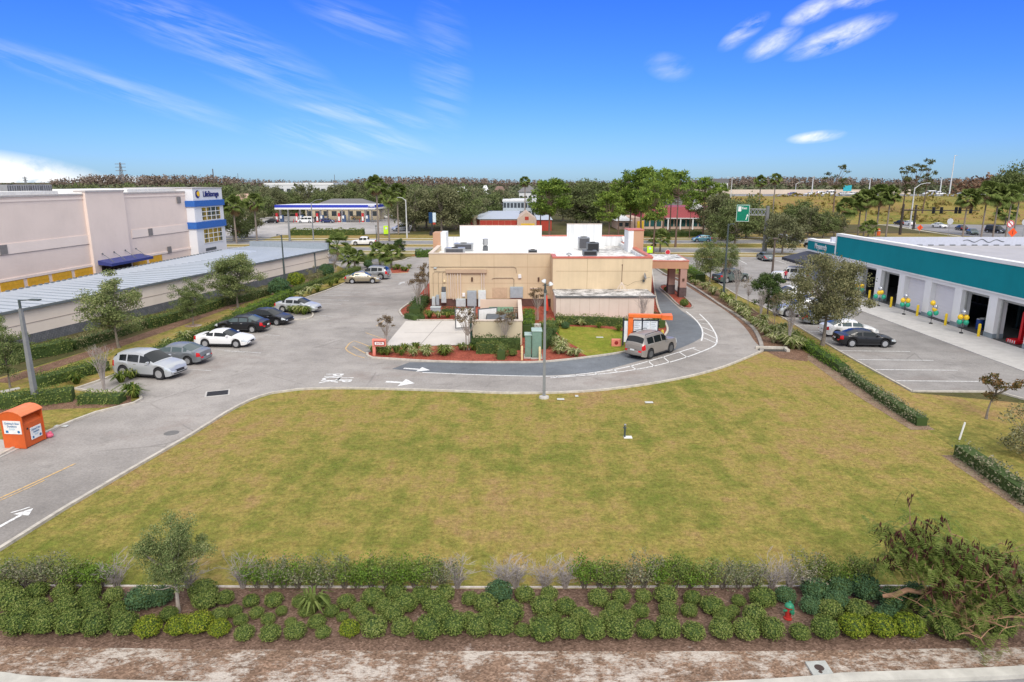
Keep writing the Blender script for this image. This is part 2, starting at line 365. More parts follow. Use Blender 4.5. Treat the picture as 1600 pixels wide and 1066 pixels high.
# paint
Wp = MB(); Fp = MB(); Yp = MB()
def line(mb, pts, w=.1, z=.022, sm=True): ribbon(mb, smoothline(GP(pts), .8) if sm and len(pts) > 2 else GP(pts), w, z)
line(Wp, [(660, 582.5), (760, 586.5), (860, 588.5), (900, 586), (960, 578), (1010, 566), (1060, 551), (1086, 543)], .14)
line(Wp, [(860, 591), (900, 588), (962, 582.5), (1019, 573), (1062, 562), (1096, 550), (1117, 540), (1120, 530), (1117, 520), (1107, 505), (1093, 491)], .13)
line(Wp, [(1096, 533), (1098, 520), (1094, 509), (1084, 497), (1072, 487)], .13)
for a, b in (((868, 587.5), (871, 590.5)), ((898, 585.5), (902, 588)), ((928, 582.5), (934, 586)), ((958, 577.5), (965, 582)), ((985, 572), (994, 578)), ((1013, 565), (1022, 573)), ((1036, 558), (1046, 567)), ((1062, 551), (1074, 559)), ((1080, 544), (1095, 550)),
             ((1098, 528), (1120, 537)), ((1098, 519.5), (1120, 530)), ((1096, 511), (1116, 519)), ((1092, 505), (1109, 507.5)), ((1088, 501), (1101, 499))): line(Wp, [a, b], .10)
def arrow(mb, a, b, w=.22, hw=.75, hl=.42):
    a, b = G(*a), G(*b); d = (b - a); L = d.length; d.normalize(); n = Vector((-d.y, d.x, 0)); m = a + d * L * (1 - hl); z = Vector((0, 0, .023))
    mb.quad(a + n * w / 2 + z, a - n * w / 2 + z, m - n * w / 2 + z, m + n * w / 2 + z); mb.add([m + n * hw / 2 + z, m - n * hw / 2 + z, b + z], [(0, 1, 2)])
arrow(Wp, (603, 597), (648, 599.5), .34, 1.7, .45); arrow(Wp, (631, 576), (672, 579), .26, 1.2, .42)
arrow(Wp, (-30, 840), (52, 795), .16, .7, .25); line(Wp, [(17, 802), (35, 797), (47, 793)], .09); arrow(Fp, (623, 445), (632, 440), .3, .9, .5)
# worn word marks on the lane beside the arrow
def text_mesh(body, size, mat, name='text', ext=0.0, bold=0.0, align='CENTER'):
    cu = bpy.data.curves.new(name, 'FONT'); cu.body = body; cu.size = size; cu.align_x = align; cu.align_y = 'CENTER'; cu.extrude = ext; cu.offset = bold
    t = bpy.data.objects.new(name, cu); COL.objects.link(t); dg = bpy.context.evaluated_depsgraph_get(); dg.update()
    me = bpy.data.meshes.new_from_object(t.evaluated_get(dg)); bpy.data.objects.remove(t); bpy.data.curves.remove(cu)
    me.materials.clear(); me.materials.append(mat); me.name = name; return me
for body, uv, sz, rz in (('PICK', (517, 591.5), 1.05, -88), ('UP', (537, 594), .9, -88)):
    o = part('word_marking', text_mesh(body, sz, M_white, 'word_marking', bold=.02), None); p = G(*uv); o.location = (p.x, p.y, .023); o.rotation_euler = (0, 0, R(rz)); o.scale = (1, 1.6, 1); o['kind'] = 'structure'
# stall lines in the left car park
for k in range(9):
    v = 451 + k * 4.4 ** 1.02; 
for (a, b) in (((497, 462), (552, 463)), ((510, 456), (562, 457.3)), ((520, 451.5), (573, 452.5)), ((533, 446), (580, 447)), ((487, 468), (545, 470)), ((477, 473.5), (533, 476)), ((468, 478), (505, 480)), ((500, 493), (520, 495)), ((412, 523), (437, 525)), ((340, 547), (408, 552)), ((350, 549), (382, 551)),
               ((404, 512), (455, 515)), ((262, 575), (330, 580)), ((180, 614), (215, 616))): line(Fp, [a, b], .11)
line(Yp, [(0, 779), (60, 752), (118, 725)], .12); line(Yp, [(0, 783), (40, 765), (70, 751)], .08)
line(Yp, [(540, 545), (546, 537), (553, 533), (575, 541), (583, 545)], .12); line(Yp, [(540, 545), (543, 549), (556, 556), (570, 560)], .12)
line(Yp, [(552, 542), (571, 552.5)], .12); line(Yp, [(571, 520), (607, 533)], .1); line(Yp, [(588, 510), (600, 501)], .1); line(Yp, [(614, 427.5), (640, 426)], .35)
arrow(Wp, (531, 568), (531, 567), .01, .01) if False else None
# manhole / drain grates
GR = MB()
D = MB()
for uv, sx, sy in (((340, 615), .75, .45), ((268, 677), .5, .35)):
    pass
g = thing('drain_grate', 'dark rectangular steel drain grate in the grey lane asphalt', 'drain', G(340, 615)); D = MB()
D.box(-.62, .62, -.5, .5, .012, .026)
for k in range(9): D.box(-.58, .58, -.46 + k * .105, -.42 + k * .105, .026, .05)
D.build('grate', plain('cast_iron', (.05, .05, .055), .6, .3), g); F = MB()
F.box(-.72, .72, -.62, -.5, .008, .03).box(-.72, .72, .5, .62, .008, .03).box(-.72, -.62, -.5, .5, .008, .03).box(.62, .72, -.5, .5, .008, .03); F.build('frame', M_conc, g); g.rotation_euler = (0, 0, R(20))
g = thing('manhole_cover', 'round worn manhole cover in the left entrance lane', 'manhole cover', G(268, 677)); D = MB(); D.lathe([(.0, .02), (.36, .02), (.38, .012)], n=24); D.build('cover', plain('worn_iron', (.16, .155, .15), .8), g)
# right shop lot
lotR = GP([(1012, 398), (1030, 402.5), (1060, 409), (1095, 425), (1130, 448), (1160, 466), (1200, 484), (1228, 500), (1290, 537), (1340, 566), (1425, 612.5), (1500, 613), (1530, 613), (1560, 614), (1600, 625), (1760, 668), (1900, 690)]) + [Vector((62, 40, 0)), Vector((40.3, 50, 0)), Vector((40.3, 84, 0)), Vector((58, 100, 0))] + GP([(1330, 402.5), (1240, 401.8), (1160, 401.5)]) + GP([(1100, 404), (1040, 398.5)])
sheet('parking_lot', lotR, .012, M_asph2)
Kr = MB(); kerb(Kr, smoothline(lotR[2:11], 2), .13, .1); kerb(Kr, lotR[10:16], .13, .1); Kr.build('kerb', M_kerb)['kind'] = 'structure'
sw = MB(); sw.box(35.8, 40.45, 30, 92, .01, .06); sw.build('shop_apron', plain('shop_concrete', (.50, .48, .46), .85, var=.12, sc=1.2))['kind'] = 'structure'
for v, u0, u1 in ((548.5, 1311, 1422), (562.5, 1340, 1458), (578, 1368, 1496), (595.5, 1400, 1532)): line(Wp, [(u0, v), (u1, v + 1.2)], .12, .024)
for u0, v0, u1, v1 in ((1245, 508.5, 1310, 509), (1262, 518, 1300, 519), (1222, 498.5, 1260, 499), (1298, 532, 1330, 532), (1152, 405, 1167, 413), (1212, 407, 1228, 412), (1240, 405.5, 1260, 410.5), (1270, 404, 1290, 409), (1180, 404.5, 1187, 408)): line(Wp, [(u0, v0), (u1, v1)], .12, .024)
Wp.build('lane_marking', M_white)['kind'] = 'structure'; Fp.build('lane_marking', M_faint)['kind'] = 'structure'; Yp.build('lane_marking', M_yel)['kind'] = 'structure'
# mulch strips along the hedges on the right and beds on the left
def strip(name, pts, w, z, mat):
    p = smoothline(GP(pts), 1.5); a = offset(p, w / 2); b = offset(p, -w / 2); return sheet(name, a + b[::-1], z, mat)
strip('mulch_strip', [(1262, 553), (1300, 580), (1345, 612), (1390, 640), (1442, 672)], 1.3, .012, M_bare)
strip('mulch_strip', [(1492, 712), (1530, 738), (1600, 785), (1760, 900)], 1.3, .012, M_bare)
strip('mulch_strip', [(1048, 428), (1080, 441), (1120, 464), (1160, 488), (1190, 512), (1212, 538), (1240, 556), (1262, 558)], 3.0, .014, M_brown)
strip('mulch_strip', [(190, 598), (230, 577), (300, 549), (380, 517)], 1.3, .010, M_brown); strip('mulch_strip', [(470, 474), (510, 459), (545, 446)], 1.3, .010, M_red)
strip('mulch_strip', [(-40, 652), (20, 640), (100, 632), (170, 630), (205, 625)], 1.8, .010, M_brown)
strip('mulch_strip', [(0, 598), (100, 566), (240, 520), (360, 478), (470, 443), (520, 426)], 1.5, .010, M_brown)
sheet('mulch_strip', GP([(610, 420), (625, 417.5), (640, 421), (637, 426.5), (612, 427)]), .02, M_red)
sheet('mulch_strip', GP([(640, 399), (670, 401.5), (700, 401), (700, 398), (660, 397.5)]), .02, M_red)
# hedge bed, sandy verge, concrete kerb in the foreground
sheet('mulch_bed', GP([(-260, 925), (-60, 914), (300, 919), (800, 921), (1250, 918), (1860, 920), (1980, 1020), (1600, 1012), (1200, 1018), (800, 1018), (300, 1015), (0, 1010), (-380, 1020)]), .010, M_bed)
sheet('sandy_verge', GP([(-380, 1014), (0, 1004), (300, 1010), (800, 1013), (1200, 1013), (1600, 1006), (2100, 1014), (2300, 1110), (-600, 1110)]), .008, M_sand)
K = MB(); kerb(K, [G(u, v) for u, v in ((-300, 914), (0, 916), (400, 918), (800, 919), (1250, 917), (1700, 917), (2000, 917))], .07, .05)
K.build('kerb', plain('edging', (.55, .50, .46), .9, var=.3, sc=4))['kind'] = 'structure'
K = MB(); kerb(K, smoothline(GP([(-300, 1047), (0, 1064), (110, 1074), (800, 1088), (1200, 1075), (1320, 1065), (1450, 1060.5), (1620, 1052.5), (1900, 1030)]), .8), .34, .14)
K.build('kerb', plain('kerb_front', (.50, .48, .43), .9, var=.2, sc=1.4))['kind'] = 'structure'
sheet('asphalt_road', smoothline(GP([(-300, 1055), (0, 1070), (110, 1080), (800, 1094), (1200, 1081), (1450, 1066), (1900, 1038)]), 2) + [Vector((40, 5, 0)), Vector((-40, 5, 0))], .012, M_road)
# main road: two carriageways with a grass median
def band(name, L, Rr, z, mat): return sheet(name, L + Rr[::-1], z, mat)
def YL(u, v): return G(u, v)
rA0 = [G(-900, 381), G(300, 382.5), G(700, 382.6), G(1000, 381.5), G(1200, 381), G(1330, 381), G(2400, 384)]
rA1 = [G(-900, 375), G(300, 376.5), G(700, 376.5), G(1000, 376.2), G(1200, 375), G(1330, 374), G(2400, 374)]
rB0 = [G(-900, 392), G(300, 392.5), G(700, 393), G(1000, 395), G(1200, 396), G(1330, 397), G(2400, 400)]
rB1 = [G(-900, 385.5), G(300, 386.5), G(700, 387), G(1000, 388), G(1200, 388.5), G(1330, 388.5), G(2400, 392)]
band('ground', [p + Vector((0, -9, 0)) for p in rB0], [p + Vector((0, 18, 0)) for p in rA1], .01, grassmat('verge_grass', .6, .5, gcol=(.15, .16, .03), ycol=(.27, .21, .07)))
band('main_road', rA0, rA1, .03, M_road); band('main_road', rB0, rB1, .03, M_road)
K = MB()
for q in (rA0, rA1, rB0, rB1): kerb(K, q, .4, .12, .02)
kerb(K, [p + Vector((0, 5.5, 0)) for p in rA1], 1.6, .05, .01); kerb(K, [p + Vector((0, -3.5, 0)) for p in rB0], 1.3, .05, .01)
K.build('kerb', plain('sidewalk', (.50, .46, .34), .9))['kind'] = 'structure'
sheet('entrance_drive', GP([(480, 413), (600, 410), (560, 392), (500, 392)]), .034, M_road)
sheet('forecourt', [G(350, 372.5), G(420, 371.5), G(440, 367.5), G(560, 366.5), G(640, 364), G(645, 349), G(600, 338), G(440, 338), G(330, 345), G(120, 345), G(120, 361), G(340, 363)], .02, asphalt('asphalt_pale', (.40, .38, .37), crack=False))
sheet('asphalt_road', GP([(300, 380), (395, 380), (425, 371), (350, 369), (290, 372)]), .034, M_road)
sheet('storage_yard', [Vector((-74, 55, 0)), Vector((-46, 50, 0)), Vector((-38, 108, 0)), Vector((-50, 135, 0)), Vector((-75, 130, 0))], .008, M_asph2)
# ------------------------------------------------------------------ restaurant building in the middle
M_tan = stucco('tan_stucco', (.62, .49, .33)); M_tan2 = stucco('tan_stucco_warm', (.68, .54, .36), streak=.13); M_pale = stucco('pale_panel', (.68, .58, .50), streak=.12)
M_trimw = stucco('white_parapet', (.76, .78, .79), streak=.27); M_coral = plain('coral_coping', (.55, .16, .11), .5)
M_brownwall = plain('brown_base', (.105, .055, .045), .85, var=.2); M_joint = plain('joint', (.42, .31, .20), .9)
M_grey = plain('grey_metal', (.36, .42, .46), .5, .2); M_greyd = plain('dark_grey_metal', (.12, .13, .14), .5, .3); M_lgrey = plain('light_grey_metal', (.50, .56, .58), .5, .1)
M_black = plain('black_plastic', (.02, .02, .022), .5); M_steel = plain('galvanised_steel', (.42, .43, .44), .35, .7); M_wht = plain('white_paint', (.78, .78, .77), .5)
def roofmat():
    t = NT('white_membrane'); t.b.inputs['Roughness'].default_value = .7
    a = t.noise(.35, 6, .7); b = t.noise(1.6, 5, .75); sx = t.n('ShaderNodeSeparateXYZ'); t.l(t.co(), sx.inputs[0])
    g = t.n('ShaderNodeMapRange'); g.inputs[1].default_value = 4; g.inputs[2].default_value = 13; t.l(sx.outputs[0], g.inputs[0])
    k = t.math('ADD', t.math('MULTIPLY', a, .5), t.math('MULTIPLY', b, .5)); k = t.math('ADD', k, t.math('MULTIPLY', g.outputs[0], .09))
    t.col(t.ramp(k, [(.50, (.84, .83, .80)), (.585, (.62, .60, .57)), (.64, (.30, .29, .28)), (.70, (.12, .12, .12))])); MATS['white_membrane'] = t.m; return t.m
M_roofw = roofmat(); M_ledge = mulch('grimy_ledge', (.20, .19, .18), (.72, .70, .68), .46)
B = thing('restaurant', 'low tan restaurant building with white roof and parapets behind the red mulch island', 'building', (0, 70, 0))
def wb(name, mats, boxes, parent=B, oy=-70, label=None, bev=0):
    m = MB()
    for b in boxes:
        if bev: m.bev(b[0], b[1], b[2] + oy, b[3] + oy, b[4], b[5], bev)
        else: m.box(b[0], b[1], b[2] + oy, b[3] + oy, b[4], b[5])
    return m.build(name, mats, parent, label=label)
wb('wall', M_tan, [(-8.7, 4.3, 71.5, 71.9, .85, 5.6), (-8.7, -8.35, 71.9, 86, .85, 5.6)]); wb('wall_base', M_brownwall, [(-8.66, 4.3, 71.54, 71.86, 0, .85)])
wb('wall', M_tan2, [(4.1, 14.1, 68.5, 68.9, 0, 5.45), (4.1, 4.45, 68.9, 71.5, 0, 5.45), (13.75, 14.1, 68.9, 86, 0, 5.5)]); wb('coping', M_coral, [(4.05, 14.15, 68.44, 68.95, 5.45, 5.62), (4.05, 4.5, 68.95, 71.45, 5.45, 5.62), (13.70, 14.15, 68.97, 86.2, 5.53, 5.68)])
wb('coping', M_pale, [(-8.75, 4.02, 71.44, 71.95, 5.6, 5.68), (-8.75, -8.3, 71.97, 86, 5.6, 5.68)])
wb('wall_joint', M_joint, [(4.45, 13.7, 68.49, 68.5, 4.15, 4.19), (7.55, 7.59, 68.49, 68.5, .1, 5.4), (11.1, 11.14, 68.49, 68.5, 4.2, 5.4), (-8.6, 4.1, 71.488, 71.5, 4.2, 4.235), (-8.6, 4.1, 71.488, 71.5, 2.5, 2.53), (1.6, 1.63, 71.485, 71.5, .9, 5.55), (-1.9, -1.87, 71.485, 71.5, .9, 5.55), (-5.4, -5.37, 71.485, 71.5, 4.3, 5.55)])
wb('roof', M_roofw, [(-8.35, 13.75, 71.9, 86, 4.85, 5.1), (4.45, 13.75, 68.9, 71.9, 4.85, 5.1)])
wb('parapet', M_trimw, [(-6.5, 3.7, 86, 86.4, 4.6, 7.55), (6.86, 11.2, 86, 86.4, 4.6, 7.75), (-8.35, -6.5, 86, 86.4, 4.6, 6.2), (3.7, 6.86, 86, 86.4, 4.6, 6.28), (11.2, 13.9, 86, 86.4, 4.6, 6.28), (13.4, 13.75, 80.6, 85.98, 5.0, 5.5), (13.5, 13.75, 68.9, 77.9, 5.0, 5.44)])
wb('coping', M_coral, [(3.7, 6.86, 85.95, 86.45, 6.28, 6.4), (11.2, 13.95, 85.95, 86.45, 6.28, 6.4)]); wb('coping', M_pale, [(-6.52, 3.72, 85.97, 86.43, 7.55, 7.62), (6.84, 11.22, 85.97, 86.43, 7.75, 7.82)])
for b1, b2 in (((13.15, 13.75, 77.9, 80.6, 5.0, 7.55), (13.75, 14.9, 77.9, 80.6, 0, 7.5)), ((-8.35, -7.7, 80.5, 83.2, 5.0, 7.15), (-9.25, -8.37, 80.5, 83.2, 0, 7.1))): wb('tower', M_trimw, [b1]); wb('tower', stucco('brick_tone', (.52, .31, .20)), [b2])
wb('coping', M_coral, [(13.1, 14.95, 77.85, 80.65, 7.55, 7.66)])
# raking side parapet on the right
m = MB(); m.add([(13.72, 84.2 - 70, 5.5), (14.12, 84.2 - 70, 5.5), (14.12, 86 - 70, 6.28), (13.72, 86 - 70, 6.28), (13.72, 16, 5.5), (14.12, 16, 5.5)], [(0, 1, 2, 3), (0, 3, 4), (1, 5, 2)]); m.build('parapet', M_trimw, B)
# low cooler room in front
wb('cooler_room', M_pale, [(4.2, 13.55, 64.2, 68.45, 0, 2.2)]); wb('ledge', M_ledge, [(4.1, 13.65, 64.1, 68.48, 2.26, 2.36)]); wb('flashing', M_greyd, [(4.1, 13.65, 64.05, 64.1, 2.22, 2.37)])
wb('wall_joint', plain('panel_joint', (.44, .35, .28), .9), [(4.6 + k * .93, 4.62 + k * .93, 64.188, 64.2, .1, 2.2) for k in range(10)])
# conduit hood, conduits, cabinets, wall fittings
wb('conduit_hood', stucco('hood', (.50, .37, .26)), [(-6.95, -2.65, 71.2, 71.48, 3.62, 3.98)])
m = MB()
for x in (-6.75, -6.45, -6.22, -6.0, -5.7, -5.42, -3.2, -2.95): m.tube([(x, 1.36, .75 if x > -6.3 else 1.0), (x, 1.36, 3.7)], .055 if x in (-6.45, -5.7, -5.42, -3.2, -2.95) else .035, 8)
m.build('conduit', M_pale, B, True); m = MB()
m.tube([(-8.5, 1.43, 4.25), (.2, 1.43, 4.25), (.42, 1.43, 4.1), (.5, 1.43, 3.6)], .03, 6); m.tube([(-2.1, 1.43, 2.98), (-1.9, 1.43, 3.08), (0.05, 1.43, 3.08), (.2, 1.43, 2.95), (.2, 1.43, 1.8)], .04, 6)
for x in (-8.3, -7.75, -7.3): m.tube([(x, 1.43, 1.2), (x, 1.43, 3.55), (x + .2, 1.43, 3.75), (-6.95, 1.43, 3.75)], .025, 6)
m.build('conduit', plain('conduit_tan', (.38, .31, .22), .6), B, True)
def cab(x0, x1, z0, z1, mat, d=.35, name='electrical_cabinet', lab=None):
    m = MB(); m.bev(x0, x1, 1.48 - d, 1.48, z0, z1, .02); o = m.build(name, mat, B, label=lab)
    m = MB(); m.bev(x0 + .05, x1 - .05, 1.455 - d, 1.475 - d, z0 + .06, z1 - .06, .008); m.box(x1 - .14, x1 - .1, 1.43 - d, 1.455 - d, (z0 + z1) / 2 - .08, (z0 + z1) / 2 + .08); m.build('cabinet_door', mat, o); return o
cab(-8.45, -8.1, .15, 1.1, M_lgrey); cab(-8.02, -7.7, .2, 1.3, M_grey); cab(-7.45, -6.95, .45, 1.6, M_lgrey); cab(-7.42, -6.98, 1.62, 2.15, M_greyd, .25); cab(-5.9, -4.9, -.1 + .15, .9, M_lgrey, .45)
cab(-4.72, -3.75, .1, 1.75, M_grey, .45); cab(-3.55, -2.75, .05, 1.8, plain('cab_white', (.62, .68, .68), .5), .5); cab(-.2, 1.15, .95, 2.15, M_grey, .3); cab(-5.25, -4.95, 1.1, 1.5, M_wht, .2, 'meter')
for x in (-4.2, 2.8):
    m = MB(); m.bev(x - .09, x + .09, 1.35, 1.48, 2.72, 3.15, .02); m.build('wall_lamp', plain('bronze', (.10, .05, .03), .5), B)
m = MB(); m.bev(.65, .98, 1.28, 1.48, 3.05, 3.45, .03); m.build('junction_box', M_wht, B); m = MB(); m.bev(-8.2, -7.9, 1.3, 1.48, 4.05, 4.2, .02); m.build('junction_box', M_lgrey, B)
m = MB(); m.bev(-7.2, -7.0, 1.3, 1.48, 2.6, 2.85, .03); m.build('junction_box', plain('cream', (.75, .62, .38)), B)
wb('wall_patch', plain('patch', (.50, .37, .25), .9), [(-2.1, -.5, 71.47, 71.497, .95, 2.05)]); wb('trim', M_pale, [(1.9, 3.1, 71.4, 71.5, 1.95, 2.02)])
# drive-through canopy
CN = MB(); CN.prism([(14.1, 7.8), (20.0, 7.2), (20.4, 14.1), (14.1, 14.8)], 3.3, 4.15); CN.build('canopy', stucco('canopy_tan', (.50, .27, .17)), B)
CN = MB(); CN.prism([(14.1, 7.75), (20.06, 7.15), (20.46, 14.15), (14.1, 14.85)], 4.15, 4.23); CN.build('coping', M_coral, B)
CN = MB(); CN.prism([(14.15, 7.95), (19.85, 7.4), (20.2, 13.95), (14.15, 14.6)], 4.2, 4.26); CN.build('canopy_roof', M_roofw, B)
for x, y in ((18.35, 9.5), (19.15, 7.3)):
    m = MB(); m.box(x, x + .75, y, y + .9, 1.15, 3.3); c = m.build('column', stucco('column_mauve', (.40, .25, .21)), B)
    m = MB(); m.box(x - .03, x + .78, y - .03, y + .93, 0, 1.15); m.build('column_base', plain('dark_tile', (.09, .06, .06), .7, var=.25), c)
m = MB(); m.bev(19.4, 19.62, 7.18, 7.28, 1.9, 2.2, .02); m.build('wall_lamp', MATS['bronze'], B)
# rooftop machines
def rooftop(x, y, sx, sy, h, lab, z=5.1, dark=False, name='air_conditioner'):
    t = thing(name, lab, 'air conditioner', (x, y, z)); m = MB(); m.box(-sx / 2 + .1, sx / 2 - .1, -sy / 2 + .1, sy / 2 - .1, 0, .15); m.build('base', M_steel, t)
    m = MB(); m.bev(-sx / 2, sx / 2, -sy / 2, sy / 2, .15, h, .03); m.build('housing', M_greyd if dark else M_steel, t)
    m = MB(); m.box(-sx * .42, sx * .42, -sy / 2 - .015, -sy / 2, .25, h - .1)
    for k in range(6): m.box(-sx * .42, sx * .42, -sy / 2 - .03, -sy / 2 - .015, .28 + k * (h - .4) / 6, .31 + k * (h - .4) / 6)
    m.build('grille', M_black if dark else plain('coil', (.09, .09, .10), .6), t)
    m = MB(); m.lathe([(min(sx, sy) * .3, h), (min(sx, sy) * .3, h + .06), (min(sx, sy) * .27, h + .06), (min(sx, sy) * .26, h + .01)], n=16); m.build('fan', M_black, t); return t
rooftop(-6.3, 75.6, 2.2, 1.2, .75, 'flat grey rooftop cooling unit nearest the left end of the white roof'); rooftop(-5.6, 79.5, 2.2, 1.3, .9, 'flat grey rooftop cooling unit just behind the front left one')
rooftop(2.25, 74.5, .95, .8, .62, 'small dark square vent box near the middle of the white roof', dark=True)
rooftop(8.4, 80.6, 1.3, 1.3, 1.5, 'tall grey rooftop machine left of the two boxy black-fronted units'); rooftop(9.1, 77.5, 1.35, 1.1, 1.15, 'boxy rooftop unit with black front grille standing behind a lower one', dark=True); rooftop(8.3, 73.2, 1.5, 1.1, .7, 'low rooftop unit with black front grille nearest the coral coping', dark=True)
t = thing('exhaust_fan', 'mushroom exhaust fan on a wire stand near the tall left parapet', 'exhaust fan', (-3.1, 80, 5.1)); m = MB(); m.box(-.3, .3, -.3, .3, 0, .5); m.build('curb', M_greyd, t); m = MB(); m.lathe([(.1, .5), (.28, .6), (.34, .8), (.3, 1.2), (.36, 1.35), (0, 1.4)], n=16); m.build('hood', M_steel, t, True)
t = thing('roof_vent', 'small metal cap vent on the right part of the white roof', 'roof vent', (6.0, 72.2, 5.1)); m = MB(); m.lathe([(.12, 0), (.12, .3), (.32, .32), (.25, .45), (.1, .55), (0, .58)], n=14); m.build('cap', M_steel, t, True)
t = thing('antenna_mast', 'thin antenna mast on a splayed tripod on the low ledge', 'antenna', (10.9, 67.4, 2.36)); m = MB(); m.tube([(0, 0, .6), (0, 0, 2.55)], .035, 8); m.tube([(0, 0, 2.5), (0, 0, 2.62)], .06, 8); m.build('mast', plain('rust_brown', (.16, .10, .07), .7), t)
for a in (200, 250, 300, 340):
    m = MB(); m.tube([(0, 0, .85), (.55 * math.cos(R(a)), .4 * math.sin(R(a)), .05), (.75 * math.cos(R(a)), .5 * math.sin(R(a)), .02)], .035, 6); m.build('leg', M_pale, t)
t = thing('satellite_dish', 'grey satellite dish fixed to the wall at the right corner', 'satellite dish', (13.25, 68.4, 3.45)); m = MB(); m.lathe([(0, .0), (.18, .02), (.34, .09), (.36, .1), (.34, .12), (.0, .03)], n=20); d = m.build('dish', M_steel, t, True); d.rotation_euler = (R(75), 0, R(65)); d.location = (0, -.3, .25)
m = MB(); m.tube([(0, .05, -.2), (0, -.25, -.2), (0, -.3, .2)], .03, 6); m.tube([(0, -.3, 0), (.6, -.5, .2)], .015, 5); m.build('arm', M_greyd, t); m = MB(); m.bev(-.1, .1, -.1, .1, -.35, -.15, .02); m.build('bracket', M_greyd, t)
m = MB(); m.tube([(10.9, 67.5, 3.1), (11.6, 67.9, 2.8), (12.3, 68.3, 3.1), (13.1, 68.3, 3.25)], .012, 4); tag(m.build('cable', M_black), 'thin black cable hanging between the antenna mast and satellite dish', 'cable')
# dumpster enclosure
E = thing('dumpster_enclosure', 'tan walled dumpster enclosure beside the pale concrete apron', 'enclosure', (-1, 54, 0)); M_enc = stucco('enclosure_tan', (.62, .54, .38), streak=.08); M_enc2 = stucco('enclosure_pink', (.66, .51, .40), streak=.08)
for nm, mt, b in (('front_wall', M_enc, (-2.2, 1.8, 0, .25, 0, 2.0)), ('back_wall', M_enc2, (-2.0, 1.8, 9.6, 9.85, 0, 2.1)), ('side_wall', M_enc2, (1.58, 1.83, .25, 9.6, 0, 2.06))):
    m = MB(); m.box(*b); m.build(nm, mt, E)
m = MB(); m.box(-2.25, 1.88, -.05, .3, 2.0, 2.08); m.box(1.53, 1.88, .3, 9.55, 2.06, 2.14); m.build('coping', M_pale, E)
def gate(x, y, rz, lab):
    f = MB(); 
    for b in ((0, 1.9, -.03, .03, .25, .33), (0, 1.9, -.03, .03, 2.0, 2.08), (0, .08, -.03, .03, .33, 2.0), (1.82, 1.9, -.03, .03, .33, 2.0)): f.box(*b)
    g = f.build('gate', M_greyd, E, label=lab); g.location = (x, y, 0); g.rotation_euler = (0, 0, rz); f = MB(); f.box(.08, 1.82, -.012, .012, .33, 2.0); f.build('gate_panel', M_wht, g)
gate(-2.25, 5.9, R(200), 'white gate panel swung open'); gate(-2.0, 5.0, R(28), 'white gate panel leaning over the bins')
m = MB(); m.tube([(-2.35, .4, 0), (-2.35, .4, 2.2)], .09, 8); m.build('gate_post', plain('dark_green_post', (.05, .11, .09), .5), E); m = MB(); m.tube([(-2.3, 5.4, 0), (-2.3, 5.4, 2.3)], .07, 8); m.build('gate_post', M_steel, E)
def dumpster(x, y, lab, body, lid):
    t = thing('dumpster', lab, 'dumpster', (x, y, 0), 0, 'dumpsters in the walled enclosure'); m = MB(); m.add([(-1.0, -.8, .15), (1.0, -.8, .15), (1.0, .8, .15), (-1.0, .8, .15), (-1.15, -1.0, 1.3), (1.15, -1.0, 1.3), (1.15, 1.0, 1.6), (-1.15, 1.0, 1.6)], [(0, 3, 2, 1), (0, 1, 5, 4), (1, 2, 6, 5), (2, 3, 7, 6), (3, 0, 4, 7)]); m.box(-1.2, 1.2, -1.06, -1.0, 1.22, 1.34); m.box(-1.3, -1.12, -.5, .5, .7, .9); m.box(1.12, 1.3, -.5, .5, .7, .9); m.build('bin_body', body, t)
    m = MB(); m.add([(-1.1, -.98, 1.36), (-.02, -.98, 1.36), (-.02, .98, 1.66), (-1.1, .98, 1.66), (.02, -.98, 1.36), (1.1, -.98, 1.36), (1.1, .98, 1.66), (.02, .98, 1.66)], [(0, 1, 2, 3), (4, 5, 6, 7)]); m.build('lid', lid, t)
dumpster(-1.1, 57.9, 'green-grey dumpster with dark lids inside the walled enclosure', plain('bin_green', (.05, .13, .10), .6), M_greyd); dumpster(-1.0, 61.3, 'dumpster with a dull green lid at the back of the enclosure', plain('bin_green2', (.06, .15, .09), .6), plain('lid_green', (.12, .22, .13), .5))
t = thing('trash_cart', 'wire cart of scrap boxes at the back right of the enclosure', 'cart', (.15, 61.6, 0)); m = MB()
for k in range(7): m.tube([(-.5 + k * .16, -.5, .2), (-.5 + k * .16, -.5, 1.6)], .025, 5)
for z in (.2, .9, 1.6): m.tube([(-.5, -.5, z), (.5, -.5, z), (.5, .5, z), (-.5, .5, z), (-.5, -.5, z)], .03, 5)
m.build('frame', M_black, t); m = MB()
for k in range(7): m.bev(-.4 + .12 * k, -.2 + .12 * k, -.3 + .05 * k, .1, .5 + .1 * (k % 3), 1.2 + .12 * (k % 2), .02, k % 2)
m.build('scraps', [M_wht, plain('cardboard', (.42, .26, .17), .9)], t)
